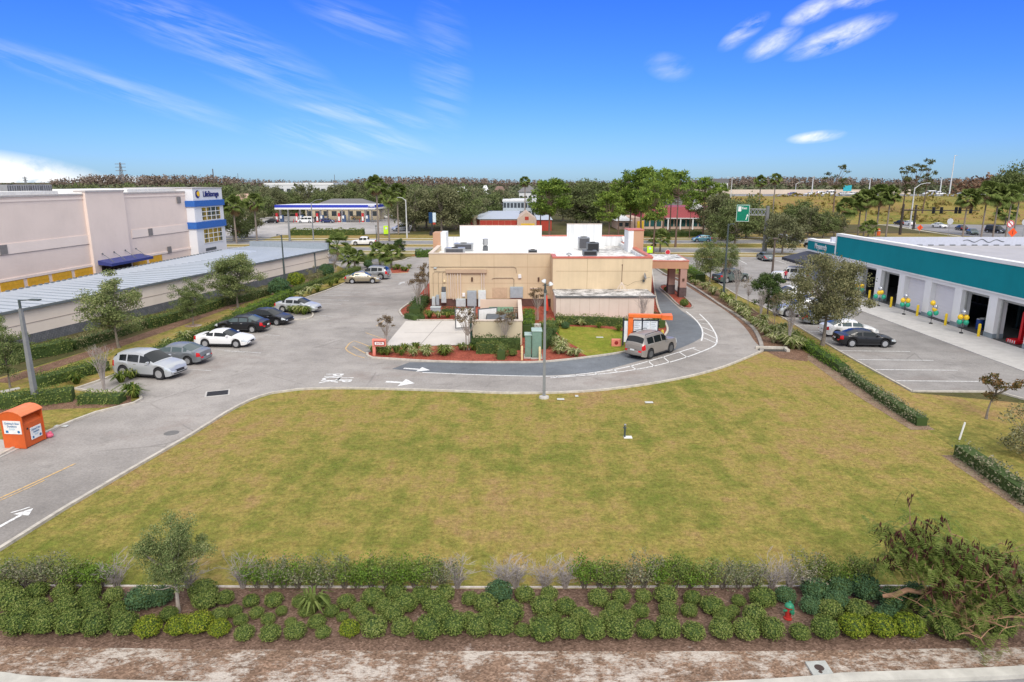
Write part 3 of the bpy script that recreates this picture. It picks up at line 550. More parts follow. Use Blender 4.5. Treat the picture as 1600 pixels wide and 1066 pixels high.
# island furniture
def cabinet(x0, x1, y0, y1, h, lab):
    t = thing('utility_cabinet', lab, 'utility cabinet', ((x0 + x1) / 2, (y0 + y1) / 2, 0)); a, b = (x1 - x0) / 2, (y1 - y0) / 2
    mg = plain('cabinet_green', (.17, .27, .21), .55); m = MB(); m.box(-a - .08, a + .08, -b - .08, b + .08, 0, .12); m.build('plinth', M_conc, t); m = MB(); m.bev(-a, a, -b, b, .12, h, .025); c = m.build('housing', mg, t)
    m = MB(); m.box(-a + .06, a - .06, -b - .02, -b, .22, h - .1); m.build('cabinet_door', mg, t); m = MB(); m.bev(-a - .05, a + .05, -b - .05, b + .05, h, h + .1, .03); m.build('lid', plain('cabinet_top', (.36, .47, .42), .5), t)
cabinet(.98, 1.45, 49.7, 50.6, 1.75, 'shorter pale green utility cabinet between the cream bollards'); cabinet(1.5, 2.2, 49.5, 50.6, 2.1, 'taller pale green utility cabinet beside the lamp post')
def bollard(x, y, lab, col, h=1.1, r=.08, grp=None):
    t = thing('bollard', lab, 'bollard', (x, y, 0), 0, grp); m = MB(); m.lathe([(r, 0), (r, h - .06), (r * .8, h - .01), (0, h + .02)], n=14); m.build('post', col, t, True); m = MB(); m.lathe([(r + .012, h * .7), (r + .012, h * .78)], n=14); m.build('band', col, t, True)
M_cream = plain('cream_bollard', (.75, .60, .32), .5)
bollard(.74, 49.2, 'cream bollard left of the green utility cabinets', M_cream); bollard(2.05, 48.95, 'cream bollard right in front of the taller green cabinet', M_cream)
t = thing('drive_through_sign', 'small coral sign box on a post at the island tip', 'sign', G(593, 556), R(-4)); M_signc = plain('sign_coral', (.72, .24, .18), .5)
m = MB(); m.bev(-.5, -.28, -.08, .08, 0, 1.3, .02); m.build('post', M_signc, t); m = MB(); m.bev(-.5, .55, -.12, .12, .75, 1.32, .03); m.build('sign_box', M_signc, t)
m = MB(); m.box(-.36, .48, -.13, -.12, .83, 1.17); m.build('frame', plain('sign_maroon', (.25, .03, .03), .5), t); m = MB(); m.box(-.29, .41, -.14, -.13, .89, 1.1); m.build('face', M_wht, t)
o = part('lettering', text_mesh('ENTER', .17, M_coral, 'lettering', bold=.006), t); o.location = (.06, -.145, .995); o.rotation_euler = (R(90), 0, 0)
# menu board with orange gantry
M_or = plain('orange_paint', (.80, .17, .035), .4); t = thing('menu_board', 'orange framed drive-through menu board with white panels beside the dark lane', 'menu board', (10.2, 52.9, 0), R(-6))
m = MB(); m.bev(-1.0, -.62, -.12, .14, .1, 2.75, .03); m.build('post', M_or, t); m = MB(); m.bev(-1.0, 1.55, -.2, .22, 2.5, 2.8, .04); m.add([(1.55, -.3, 2.42), (2.35, -.75, 2.5), (2.35, .2, 2.62), (1.55, .24, 2.55), (1.55, -.3, 2.78), (2.35, -.7, 2.8), (2.35, .2, 2.86), (1.55, .24, 2.82)], [(0, 3, 2, 1), (4, 5, 6, 7), (0, 1, 5, 4), (1, 2, 6, 5), (2, 3, 7, 6), (3, 0, 4, 7)]); m.build('awning', M_or, t)
m = MB()
for b in ((-.62, -.56, 0, .1, .1, 2.3), (.06, .16, 0, .1, .1, 2.45), (1.3, 1.38, 0, .1, .1, 2.45), (-.56, 1.3, 0, .1, 1.32, 1.38), (-.56, 1.3, 0, .1, 2.25, 2.32), (-.56, 1.3, 0, .1, .35, .42)): m.box(*b)
m.build('frame', plain('navy_frame', (.02, .025, .04), .5), t)
for (x0, x1) in ((-.56, .06), (.16, .72), (.74, 1.3)):
    for (z0, z1) in ((.42, 1.32), (1.38, 2.25)):
        m = MB(); m.box(x0, x1, .03, .06, z0, z1); p = m.build('menu_panel', plain('panel_white', (.72, .76, .80), .3), t)
        m = MB()
        for r_ in range(5):
            zz = z1 - .14 - r_ * .15
            if zz < z0 + .05: break
            m.box(x0 + .06, x1 - (.22 if r_ % 2 else .12), .02, .03, zz, zz + .045)
        m.build('menu_print', plain('print_grey', (.35, .40, .45), .5) if z0 > 1 else plain('print_pink', (.55, .25, .25), .5), p)
m = MB()
for k in range(5): m.ball((.2 + k * .2, -.01, 1.42), (.06, .02, .08), 8, 5)
m.build('menu_print', plain('print_red', (.5, .03, .03), .5), t)
m = MB(); m.box(-1.42, -1.3, -.02, .1, .2, 2.45); m.box(-1.3, -1.02, 0, .08, .5, 2.2, 1); m.build('side_panel', [MATS['navy_frame'], MATS['panel_white']], t)
t = thing('sign_block', 'low coral direction block left of the menu board', 'sign', (8.4, 53.6, 0)); m = MB(); m.bev(-.38, .38, -.12, .12, 0, .62, .03); m.build('block', M_signc, t); m = MB(); m.ball((0, -.13, .32), (.16, .02, .16), 12, 6); m.build('logo', plain('maroon', (.3, .02, .02)), t)
bollard(12.15, 53.9, 'yellow bollard just right of the menu board', plain('yellow_bollard', (.80, .60, .08), .45), 1.3, .11)
t = thing('traffic_cone', 'tall bright red folded patio umbrella cover between the wall and lamp post', 'umbrella', (3.45, 67.5, 0)); t.name = 'folded_umbrella'; m = MB(); m.lathe([(.0, 2.0), (.06, 1.9), (.14, 1.3), (.22, .6), (.26, .35), (.1, .3)], n=14); m.build('canopy', plain('red_cloth', (.70, .06, .03), .7), t, True); m = MB(); m.tube([(0, 0, 0), (0, 0, 2.1)], .03, 8); m.build('pole', M_greyd, t)
t = thing('transformer_box', 'small grey ground box in the bed at the restaurant left corner', 'utility box', G(681, 488)); m = MB(); m.bev(-.5, .5, -.35, .35, 0, .5, .03); m.build('housing', M_grey, t); m = MB(); m.bev(-.53, .53, -.38, .38, .5, .58, .02); m.build('lid', M_lgrey, t)
t = thing('concrete_planter', 'low concrete block with a rusty panel beside the tall hedge', 'planter', G(836, 522)); m = MB(); m.bev(-.9, .5, -.3, .3, 0, .9, .03); m.build('block', M_conc, t); m = MB(); m.bev(-.95, -.5, -.36, -.31, 0, .8, .01); m.build('panel', plain('rust', (.30, .07, .04), .8), t)
# ------------------------------------------------------------------ storage buildings on the left
M_store = stucco('pinkish_render', (.82, .68, .60), streak=.06); M_store2 = stucco('pinkish_trim', (.86, .73, .65), streak=.04); M_twr = stucco('tower_white', (.74, .74, .76), streak=.05)
M_blue = plain('blue_band', (.03, .13, .44), .5); M_amber = plain('amber_door', (.72, .40, .03), .5, var=.15)
ST = thing('storage_building', 'large pinkish storage building with blue banded corner tower on the left', 'building', (-47.2, 93.6, 0), R(-5))
def sb(name, mats, boxes, parent=ST, label=None):
    m = MB()
    for b in boxes: m.box(*b)
    return m.build(name, mats, parent, label=label)
sb('wall', M_store, [(-40, 0, -75, 6, 0, 11.45), (-40, -.5, 6, 14, 0, 11.45)]); sb('pilaster', M_store, [(0, .35, -14.9, -8.1, 0, 11.75)]); sb('coping', plain('coping_grey', (.46, .42, .40)), [(-1, .12, -75, -14.95, 11.45, 11.62), (-1, .12, -8.05, 5.9, 11.45, 11.62), (-1, .45, -14.95, -8.05, 11.75, 11.95)])
sb('wall_band', M_store2, [(0, .07, -75, -14.9, 6.0, 7.0), (0, .07, -7, 6, 6.0, 7.0), (0, .07, -75, -14.9, 11.0, 11.2), (0, .07, -8.1, 6, 11.0, 11.2)]); sb('wall_band', plain('shadow_line', (.36, .29, .26)), [(.0, .05, -75, -14.9, 5.93, 6.0), (0, .05, -7, 6, 5.93, 6.0)])
sb('roof', plain('pale_roof', (.74, .73, .70)), [(-39, -1, -74, 5, 11.45, 11.5), (-12, -1.2, -60, -17, 11.5, 11.95), (-12, -1.2, -5, 5.7, 11.5, 11.98)])
sb('door_header', M_store2, [(0, .1, -75, -14.9, 3.4, 3.65), (0, .1, -8, 6, 3.4, 3.65)])
for k in range(18):
    y0 = -17.8 - k * 3.4
    m = MB(); m.box(.0, .06, y0, y0 + 2.85, 0, 3.35)
    for j in range(8): m.box(.06, .075, y0, y0 + 2.85, .1 + j * .41, .13 + j * .41)
    m.build('roller_door', M_amber, ST)
for y0 in (-7.5, -4.1):
    m = MB(); m.box(.0, .06, y0, y0 + 2.85, 0, 3.35); m.build('roller_door', M_amber, ST)
m = MB(); m.add([(.35, -14.3, 4.0), (2.0, -14.3, 3.65), (2.0, -6.2, 3.65), (.35, -6.2, 4.0), (.35, -14.3, 3.5), (2.0, -14.3, 3.35), (2.0, -6.2, 3.35), (.35, -6.2, 3.5)], [(0, 1, 2, 3), (4, 7, 6, 5), (0, 4, 5, 1), (1, 5, 6, 2), (2, 6, 7, 3)]); aw = m.build('awning', plain('navy_awning', (.04, .055, .22), .5), ST)
for y in (-13.4, -11.3, -9.2, -7.1):
    m = MB(); m.tube([(1.7, y, 3.75), (.4, y, 4.7)], .035, 6); m.ball((.4, y, 4.7), .1, 8, 5); m.build('awning_rod', M_greyd, aw)
sb('entrance_glass', plain('dark_glass', (.03, .025, .02), .15), [(.35, .38, -13.8, -8.3, 0, 3.3)])
for y, z in ((-27, 6.5), (-3.2, 6.5), (4.2, 10.4), (.6, 3.8)): sb('vent', plain('vent_grey', (.22, .20, .19), .7), [(.07, .14, y - .45, y + .45, z - .45, z + .45)])
sb('tower', M_twr, [(-.5, 1.2, 6, 14.3, 0, 11.95), (-9, -.5, 6.02, 14.3, 0, 11.95)]); sb('coping', MATS['coping_grey'], [(-9.05, 1.28, 5.92, 14.38, 11.95, 12.08)])
sb('blue_band', M_blue, [(-.4, 1.42, 5.8, 14.42, 9.4, 10.25), (-.4, 1.42, 5.8, 14.42, 6.25, 7.2)])
def yellowglass():
    t = NT('amber_glass'); t.b.inputs['Roughness'].default_value = .12; t.col(t.ramp(t.noise(.9, 2, .5, t.co((1, 1, .3))), [(.42, (.05, .075, .075)), (.5, (.30, .21, .03)), (.62, (.36, .25, .05))])); return t.m
M_ag = yellowglass()
for z0, z1 in ((7.35, 9.25), (4.05, 6.1)):
    m = MB(); m.box(1.2, 1.23, 7.8, 13.2, z0, z1); wdo = m.build('window', M_ag, ST); m = MB()
    for k in range(5): y = 7.8 + k * 1.35; m.box(1.23, 1.27, y - .05, y + .05, z0, z1)
    for k in range(4): z = z0 + k * (z1 - z0) / 3; m.box(1.228, 1.262, 7.75, 13.25, z - .045, z + .045)
    m.build('window_frame', M_wht, wdo)
sb('louvre', M_greyd, [(1.2, 1.25, 8, 11, 2.9, 3.3)])
o = part('lettering', text_mesh('LifeStorage', 1.02, plain('logo_navy', (.02, .025, .16), .5), 'lettering', .03, .022), ST); o.location = (1.24, 10.95, 11.1); o.rotation_euler = (R(90), 0, R(90)); o.scale = (.98, 1.1, 1)
m = MB(); m.lathe([(0, .05), (.55, .05), (.55, 0)], n=24, axis='x'); lg = m.build('logo', MATS['logo_navy'], ST); lg.location = (1.22, 7.2, 11.15)
m = MB(); m.lathe([(0, .03), (.36, .03), (.36, 0)], n=20, axis='x'); q = m.build('logo_disc', plain('logo_yellow', (.9, .55, .02), .4), lg); q.location = (.05, .12, .05)
for x, y, sx, sy, h, lab in ((-6, -16.5, 2.5, 6.5, 1.1, 'long row of grey cooling units on the storage roof above the pilaster'), (-4, -30, 2.5, 4, 1.1, 'grey cooling unit on the storage roof at the left picture edge')):
    p = Matrix.Rotation(R(-5), 4, 'Z') @ Vector((x, y, 0)) + Vector((-47.2, 93.6, 11.5)); t = thing('air_conditioner', lab, 'air conditioner', p, R(-5)); m = MB()
    n = 4
    for k in range(n): m.bev(-sx / 2, sx / 2, -sy / 2 + k * sy / n + .05, -sy / 2 + (k + 1) * sy / n - .05, .1, h, .03)
    m.build('housing', plain('unit_grey', (.25, .25, .26), .6, .2), t); m = MB()
    for k in range(n * 5): m.box(sx / 2, sx / 2 + .02, -sy / 2 + .1 + k * sy / n / 5, -sy / 2 + .16 + k * sy / n / 5, .2, h - .1)
    m.build('grille', M_black, t)
# low storage row
LO = thing('storage_row', 'long low storage row with pale metal roof beside the left hedge', 'building', (-27.7, 103.3, 0), R(-13.3))
def metalroof():
    t = NT('pale_metal_roof'); t.b.inputs['Roughness'].default_value = .55; t.b.inputs['Metallic'].default_value = .15
    wv = t.n('ShaderNodeTexWave', bands_direction='Y', wave_profile='SAW'); wv.inputs['Scale'].default_value = .35; t.l(t.co(), wv.inputs[0])
    a = t.ramp(wv.outputs['Fac'], [(0, .80), (.06, 1.0), (.94, .97), (1, .85)]); t.col(t.mix(1.0, t.mix(t.noise(.3, 5), (.40, .45, .52), (.52, .56, .62)), a, 'MULTIPLY')); t.bump(wv.outputs['Fac'], .25, .03); return t.m
M_mroof = metalroof(); M_gut = plain('gutter_grey', (.15, .17, .18), .5)
def lb(name, mats, boxes, parent=LO):
    m = MB()
    for b in boxes: m.box(*b)
    return m.build(name, mats, parent)
def lol(X, Y): a = R(13.3); x, y = X + 27.7, Y - 103.3; return (x * math.cos(a) - y * math.sin(a), x * math.sin(a) + y * math.cos(a))
BKE = [(-13.2, 0), lol(-42.3, 99.2), lol(-46.0, 60.6), lol(-48.1, 38.5)]
m = MB(); pr = [(.1, -.3), (-13.1, -.3)] + BKE[1:] + [(.1, BKE[-1][1])]; n = len(pr); zt = lambda q: 3.05 if q[0] > 0 else 3.25
m.add([(q[0], q[1], zt(q)) for q in pr] + [(q[0], q[1], zt(q) - .1) for q in pr], [tuple(range(n)), tuple(range(2 * n - 1, n - 1, -1))] + [(i, n + i, n + (i + 1) % n, (i + 1) % n) for i in range(n)]); m.build('roof', M_mroof, LO)
lb('wall', stucco('row_wall', (.82, .72, .63), streak=.07), [(-6.5, 0, -66, 0, .85, 2.95)])
def blocks():
    t = NT('grey_blocks'); t.b.inputs['Roughness'].default_value = .9; br = t.n('ShaderNodeTexBrick'); br.inputs['Scale'].default_value = 1.6; br.inputs['Color1'].default_value = (.13, .14, .155, 1); br.inputs['Color2'].default_value = (.17, .175, .19, 1); br.inputs['Mortar'].default_value = (.09, .09, .1, 1); br.inputs['Mortar Size'].default_value = .03
    t.l(t.co((1, 1, 1), (0, R(90), 0)), br.inputs[0]); t.col(t.mix(1.0, br.outputs[0], t.ramp(t.noise(1.5, 5, .7), [(.3, .7), (.7, 1.2)]), 'MULTIPLY')); return t.m
lb('wall_base', blocks(), [(-6.52, .03, -66, .03, 0, .85)]); lb('wall_line', plain('row_line', (.40, .33, .29), .9), [(0, .02, -66, 0, 1.72, 1.78)])
lb('gutter', M_gut, [(.1, .25, -66, .05, 2.86, 3.06)]); lb('parapet', plain('parapet_grey', (.30, .34, .38), .6), [(-13.1, .1, -.3, .1, 2.9, 3.95)])
for y in (-24, -12.6, -4.3): lb('downpipe', M_gut, [(.0, .14, y, y + .18, .1, 2.9)])
m = MB()
for k in range(50):
    q0, q1 = BKE[1], BKE[2]; f = k / 50; x, y = q0[0] + (q1[0] - q0[0]) * f, q0[1] + (q1[1] - q0[1]) * f; m.bev(x + .1, x + .3, y - .15, y + .15, 3.25, 3.36, .01)
m.build('roof_clip', M_gut, LO)['kind'] = 'stuff'; m = MB()
for k in range(52): y = -.9 - k * 1.2; w_ = -12.9 if y > -6 else -7.6; z_ = 3.05 - .2 * w_ / 13; m.add([(.1, y, 3.052), (w_, y, 3.252 if y > -6 else 3.165), (w_, y + .07, 3.252 if y > -6 else 3.165), (.1, y + .07, 3.052), (.1, y, 3.10), (w_, y, 3.30 if y > -6 else 3.215), (w_, y + .07, 3.30 if y > -6 else 3.215), (.1, y + .07, 3.10)], [(4, 5, 6, 7), (0, 1, 5, 4), (2, 3, 7, 6), (3, 0, 4, 7)])
m.build('roof_seam', plain('seam_grey', (.30, .34, .39), .5, .2), LO)['kind'] = 'stuff'
# ------------------------------------------------------------------ teal tyre shop on the right
M_teal = stucco('teal_paint', (.004, .24, .285), streak=.10); M_shopw = stucco('shop_white', (.82, .82, .82), streak=.08)
TS = thing('tyre_shop', 'white service garage with a wide teal fascia and open bays on the right', 'building', (40.5, 70, 0))
def tb(name, mats, boxes, parent=TS, label=None):
    m = MB()
    for b in boxes: m.box(b[0] - 40.5, b[1] - 40.5, b[2] - 70, b[3] - 70, b[4], b[5])
    return m.build(name, mats, parent, label=label)
piers = [46.9, 51.6, 56.2, 60.8, 65.4, 70.0, 74.6, 79.2, 83.8]
M_pbase = plain('pier_base', (.25, .30, .33), .8)
for y in piers:
    p = tb('pier', M_shopw, [(40.5, 41.4, y, y + 1.05, .45, 3.9)]); tb('pier_base', M_pbase, [(40.47, 41.42, y - .03, y + 1.08, 0, .45)])
tb('lintel', M_shopw, [(40.52, 41.38, 40, 85.4, 3.5, 3.95)]); tb('fascia', M_teal, [(40.35, 40.9, 40, 85.4, 3.97, 6.38)])
tb('trim', M_shopw, [(40.28, 41.0, 39.9, 85.6, 6.38, 6.68), (40.3, 40.95, 85.4, 85.65, 3.9, 6.38), (40.32, 40.5, 40, 85.4, 3.87, 3.97)])
tb('roof', plain('grey_membrane', (.40, .39, .41), .8, var=.1, sc=.4), [(40.9, 75, 40, 88, 4.7, 4.95)]); tb('parapet', plain('lavender_wall', (.50, .52, .60), .8, var=.08), [(40.9, 75, 88, 88.4, 4.0, 6.0)])
m = MB()
for k in range(22): m.box(3 + k * 1.4, 3.7 + k * 1.4, 17.95, 18, 4.97, 5.07)
m.build('scupper', M_greyd, TS)['kind'] = 'stuff'
gp = []
for k in range(34): x = k * .16; gp.append((x + 17.2, 17.97, 5.55 + .22 * math.sin(x * 3.3) * (1 - abs(x - 2.7) / 5)))
m = MB(); m.tube(gp, .045, 5); m.build('graffiti_scrawl', M_greyd, TS)
tb('office_fascia', M_teal, [(40.4, 41.0, 85.65, 93.8, 3.95, 5.15)]); tb('trim', M_shopw, [(40.33, 41.1, 85.65, 93.9, 5.15, 5.42), (40.35, 41.05, 85.65, 93.85, 3.6, 3.95)]); tb('office_wall', M_shopw, [(40.6, 55, 85.65, 93.7, 0, 3.6), (40.95, 55, 93.4, 93.8, 3.6, 5.3)]); tb('office_roof', MATS['pale_roof'], [(41, 55, 88.4, 93.4, 4.2, 4.5)])
m = MB(); m.add([(-.15, 15.9, 3.75), (-3.6, 15.9, 2.9), (-3.6, 23.5, 2.9), (-.15, 23.5, 3.75), (-3.6, 15.9, 2.55), (-3.6, 23.5, 2.55)], [(0, 1, 2, 3), (1, 4, 5, 2)])
for k in range(9): m.box(-3.6, -.2, 15.9 + k * .95, 15.95 + k * .95, 2.5, 2.55)
m.build('awning', plain('black_awning', (.035, .035, .045), .6), TS)
o = part('lettering', text_mesh('Megamech', .95, M_wht, 'lettering', .02, .03), TS); o.location = (-.13, 19.8, 4.6); o.rotation_euler = (R(90), 0, R(-90)); o.scale = (.85, 1, 1)
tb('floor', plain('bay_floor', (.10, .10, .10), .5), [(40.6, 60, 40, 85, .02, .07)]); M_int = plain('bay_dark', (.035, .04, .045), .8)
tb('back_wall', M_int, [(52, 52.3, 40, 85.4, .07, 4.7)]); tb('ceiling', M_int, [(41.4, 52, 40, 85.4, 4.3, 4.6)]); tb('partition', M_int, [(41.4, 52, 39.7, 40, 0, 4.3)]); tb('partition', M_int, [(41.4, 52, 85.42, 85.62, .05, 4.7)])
for i, y in enumerate(piers[:-1]):
    y0, y1 = y + 1.05, piers[i + 1]
    if y in (60.8, 65.4):
        m = MB(); X = 41.0 - 40.5; m.box(X, X + .06, y0 - 70, y1 - 70, .12, 3.5)
        for k in range(11): m.box(X - .02, X, y0 - 70, y1 - 70, .2 + k * .3, .235 + k * .3)
        d = m.build('roller_door', stucco('door_white', (.72, .71, .74), streak=.04), TS); m = MB(); m.box(X - .01, X + .07, y0 - 70, y1 - 70, .07, .12); m.build('seal', M_black, d)
    else:
        tb('roller_drum', plain('door_rail', (.42, .43, .42), .5), [(41.0, 41.35, y0, y1, 3.22, 3.5)])
        tb('door_rail', MATS['door_rail'], [(40.85, 41.0, y0, y0 + .14, .07, 3.3)]); tb('door_rail', MATS['door_rail'], [(40.85, 41.0, y1 - .14, y1, .07, 3.3)])
def gpost(x, y, h, mat, lab, nm='car_lift'):
    t = thing(nm, lab, 'car lift', (x, y, .07), 0, 'car lifts inside the garage'); 
    for s in (-1, 1):
        m = MB(); m.bev(-.14, .14, s * 1.35 - .14, s * 1.35 + .14, 0, h, .02); m.build('column', mat, t); m = MB(); m.bev(-.3, .3, s * 1.35 - .3, s * 1.35 + .3, 0, .08, .02); m.build('base_plate', mat, t)
    m = MB(); m.box(-.1, .1, -1.35, 1.35, h - .12, h); m.build('crossbar', mat, t)
M_bl = plain('lift_blue', (.03, .08, .22), .5)
gpost(45.2, 72.9, 3.4, M_bl, 'blue two-post car lift in the open bay beside the first closed door'); gpost(45.2, 77.4, 3.4, M_lgrey, 'pale two-post car lift in the bay behind the tree'); gpost(45.6, 58.9, 3.4, plain('lift_dark', (.03, .05, .06), .5), 'dark two-post car lift in the open bay with the drums')
for (y, lab) in ((76.9, 'dark tyre rack at the back of the bay behind the tree'), (72.2, 'dark tyre rack behind the blue car lift'), (59, 'dark tyre rack at the back of the bay with drums'), (54.5, 'dark tyre rack behind the red lift')):
    t = thing('tyre_rack', lab, 'tyre rack', (50.2, y, .07)); m = MB()
    for k in range(3):
        for s in (-1.3, -.45, .4, 1.25): m.lathe([(.22, -.1), (.33, -.1), (.35, 0), (.33, .1), (.22, .1)], (0, s, .5 + k * .95), 12, axis='x')
    m.build('tyre', plain('rubber', (.018, .018, .02), .8), t); m = MB()
    for k in range(3): m.box(-.3, .3, -1.8, 1.8, .1 + k * .95, .15 + k * .95)
    for s in (-1.8, 1.75): m.box(-.3, .3, s, s + .05, 0, 3)
    m.build('shelf', M_steel, t)
# red lift standing outside the last bay
M_redp = plain('lift_red', (.60, .012, .02), .35); t = thing('car_lift', 'bright red post lift with a wide base at the front of the last open bay', 'car lift', (41.6, 54.4, .06)); m = MB(); m.add([(-.14, -.14, .1), (.14, -.14, .1), (.14, .14, .1), (-.14, .14, .1), (-.1, -.1, 2.6), (.1, -.1, 2.6), (.1, .1, 2.6), (-.1, .1, 2.6)], [(0, 1, 5, 4), (1, 2, 6, 5), (2, 3, 7, 6), (3, 0, 4, 7), (4, 5, 6, 7)]); m.build('column', M_redp, t)
m = MB(); m.bev(-.75, .5, -.5, .6, 0, .32, .06); m.bev(-.5, .3, -2.6, -1.6, 0, .3, .06); m.bev(-.3, .1, -1.7, -.4, .08, .22, .03); m.build('base', M_redp, t); m = MB()
for k in range(4): m.box(-.76, -.75, -.4 + k * .24, -.32 + k * .24, .05, .28)
m.build('stripe', M_wht, t); t.scale = (1, 1, 1)
for x, y, c, lab in ((41.9, 59.9, (.02, .07, .30), 'blue steel drum just inside the open garage bay'), (42.5, 60.3, (.03, .22, .20), 'green steel drum behind the blue one in the garage bay')):
    t = thing('drum', lab, 'drum', (x, y, .07)); m = MB(); m.lathe([(.29, 0), (.29, .3), (.31, .32), (.29, .34), (.29, .6), (.31, .62), (.29, .64), (.29, .9)], n=18); m.build('barrel', plain('drum%d' % int(y * 10), c, .4), t, True); m = MB(); m.lathe([(0, .9), (.27, .9), (.29, .93), (.3, .93), (.3, .9)], n=18); m.build('lid', M_wht, t)
M_yb = plain('safety_yellow', (.80, .56, .02), .4)
for n, (y, nb) in enumerate(((75.4, 'beside the bay behind the tree'), (70.9, 'between the open bay and first closed door'), (66.1, 'between the two closed doors'), (61.6, 'between the second closed door and drum bay'), (57.0, 'between the drum bay and red lift'))):
    bollard(39.9, y, 'yellow safety bollard ' + nb, M_yb, 1.15, .11, 'yellow bollards along the garage bays')
def balloonstand(x, y, cols, lab, tilt=0):
    t = thing('balloon_stand', lab, 'balloon stand', (x, y, .06), 0, 'balloon stands in front of the garage bays'); m = MB(); m.lathe([(0, .1), (.14, .1), (.16, 0)], n=12); m.build('base', M_black, t); m = MB(); m.tube([(0, 0, .1), (0, 0, 1.0)], .02, 6); m.build('stick', M_black, t)
    for (dy, dz, c) in cols:
        m = MB(); m.ball((.86 * dy, -.5 * dy, dz), (.225, .225, .25), 14, 9); m.build('balloon', {'s': plain('balloon_silver', (.50, .51, .55), .15, .6), 'y': plain('balloon_gold', (.85, .55, .03), .15), 'g': plain('balloon_green', (.03, .38, .24), .15)}[c], t, True)
five = [(-.24, 1.0, 'g'), (.24, 1.0, 'g'), (-.22, 1.42, 'y'), (.22, 1.42, 'y'), (0, 1.85, 's')]
balloonstand(39.3, 76.6, [(-.3, 1.0, 'g'), (.3, 1.0, 'g'), (-.28, 1.42, 'y'), (.28, 1.42, 'y'), (0, 1.85, 's')], 'balloon stand in front of the open bay beside the tree')
balloonstand(39.0, 71.6, [(-.38, 1.0, 'g'), (.38, 1.0, 'g'), (-.08, 1.42, 'y'), (.12, 1.48, 'y'), (0, 1.85, 's')], 'balloon stand in front of the bay with the blue lift')
balloonstand(39.0, 66.8, five, 'balloon stand in front of the first closed door'); balloonstand(39.0, 62.3, [(-.2, .95, 'g'), (.3, 1.05, 'g'), (.15, 1.4, 'y'), (.2, 1.6, 's'), (-.05, 1.95, 'y')], 'lopsided balloon stand in front of the second closed door, gold balloon on top')
balloonstand(39.2, 58.2, five, 'balloon stand in front of the open bay with blue drum'); balloonstand(39.3, 81.2, five, 'balloon stand mostly hidden behind the oak crown')
rooftop(51, 62, 2.0, 1.2, .7, 'grey cooling unit on the flat roof of the teal garage', 4.95)
# ------------------------------------------------------------------ vehicles
def paint(name, c, metal=.35):
    if name in MATS: return MATS[name]
    m = plain(name, c, .38, metal, var=.03, sc=.8, spec=.45, coat=.35); return m
P_silver = paint('car_silver', (.52, .54, .56), .4); P_white = paint('car_white', (.80, .80, .80), 0); P_black = paint('car_black', (.012, .013, .016), .2); P_grey = paint('car_grey', (.24, .26, .28), .5)
P_beige = paint('car_beige', (.36, .31, .22), .5); P_champ = paint('car_champagne', (.36, .33, .30), .5); P_dgreen = paint('car_grey_green', (.13, .17, .16), .4); P_blue = paint('car_light_blue', (.13, .30, .38), .3); P_navy = paint('car_dark_blue', (.02, .03, .12), .3); P_gold = paint('car_gold', (.40, .30, .16), .4)
M_glass = plain('car_glass', (.010, .014, .016), .05, 0, var=0, spec=.45); M_glass2 = plain('car_glass_pale', (.06, .09, .095), .06, 0, var=0, spec=.7)
M_tyre = plain('tyre_rubber', (.022, .022, .024), .85); M_rim = plain('alloy_rim', (.55, .56, .58), .3, .7, var=.05); M_rimd = plain('alloy_dark', (.16, .165, .17), .35, .6); M_trim = plain('dark_trim', (.025, .025, .028), .6)
M_tail = plain('tail_red', (.55, .01, .012), .2); M_head = plain('headlamp', (.62, .66, .68), .12, .3, var=.1); M_chrome = plain('chrome', (.60, .60, .60), .15, .9); M_plate = plain('plate', (.70, .72, .72), .4)
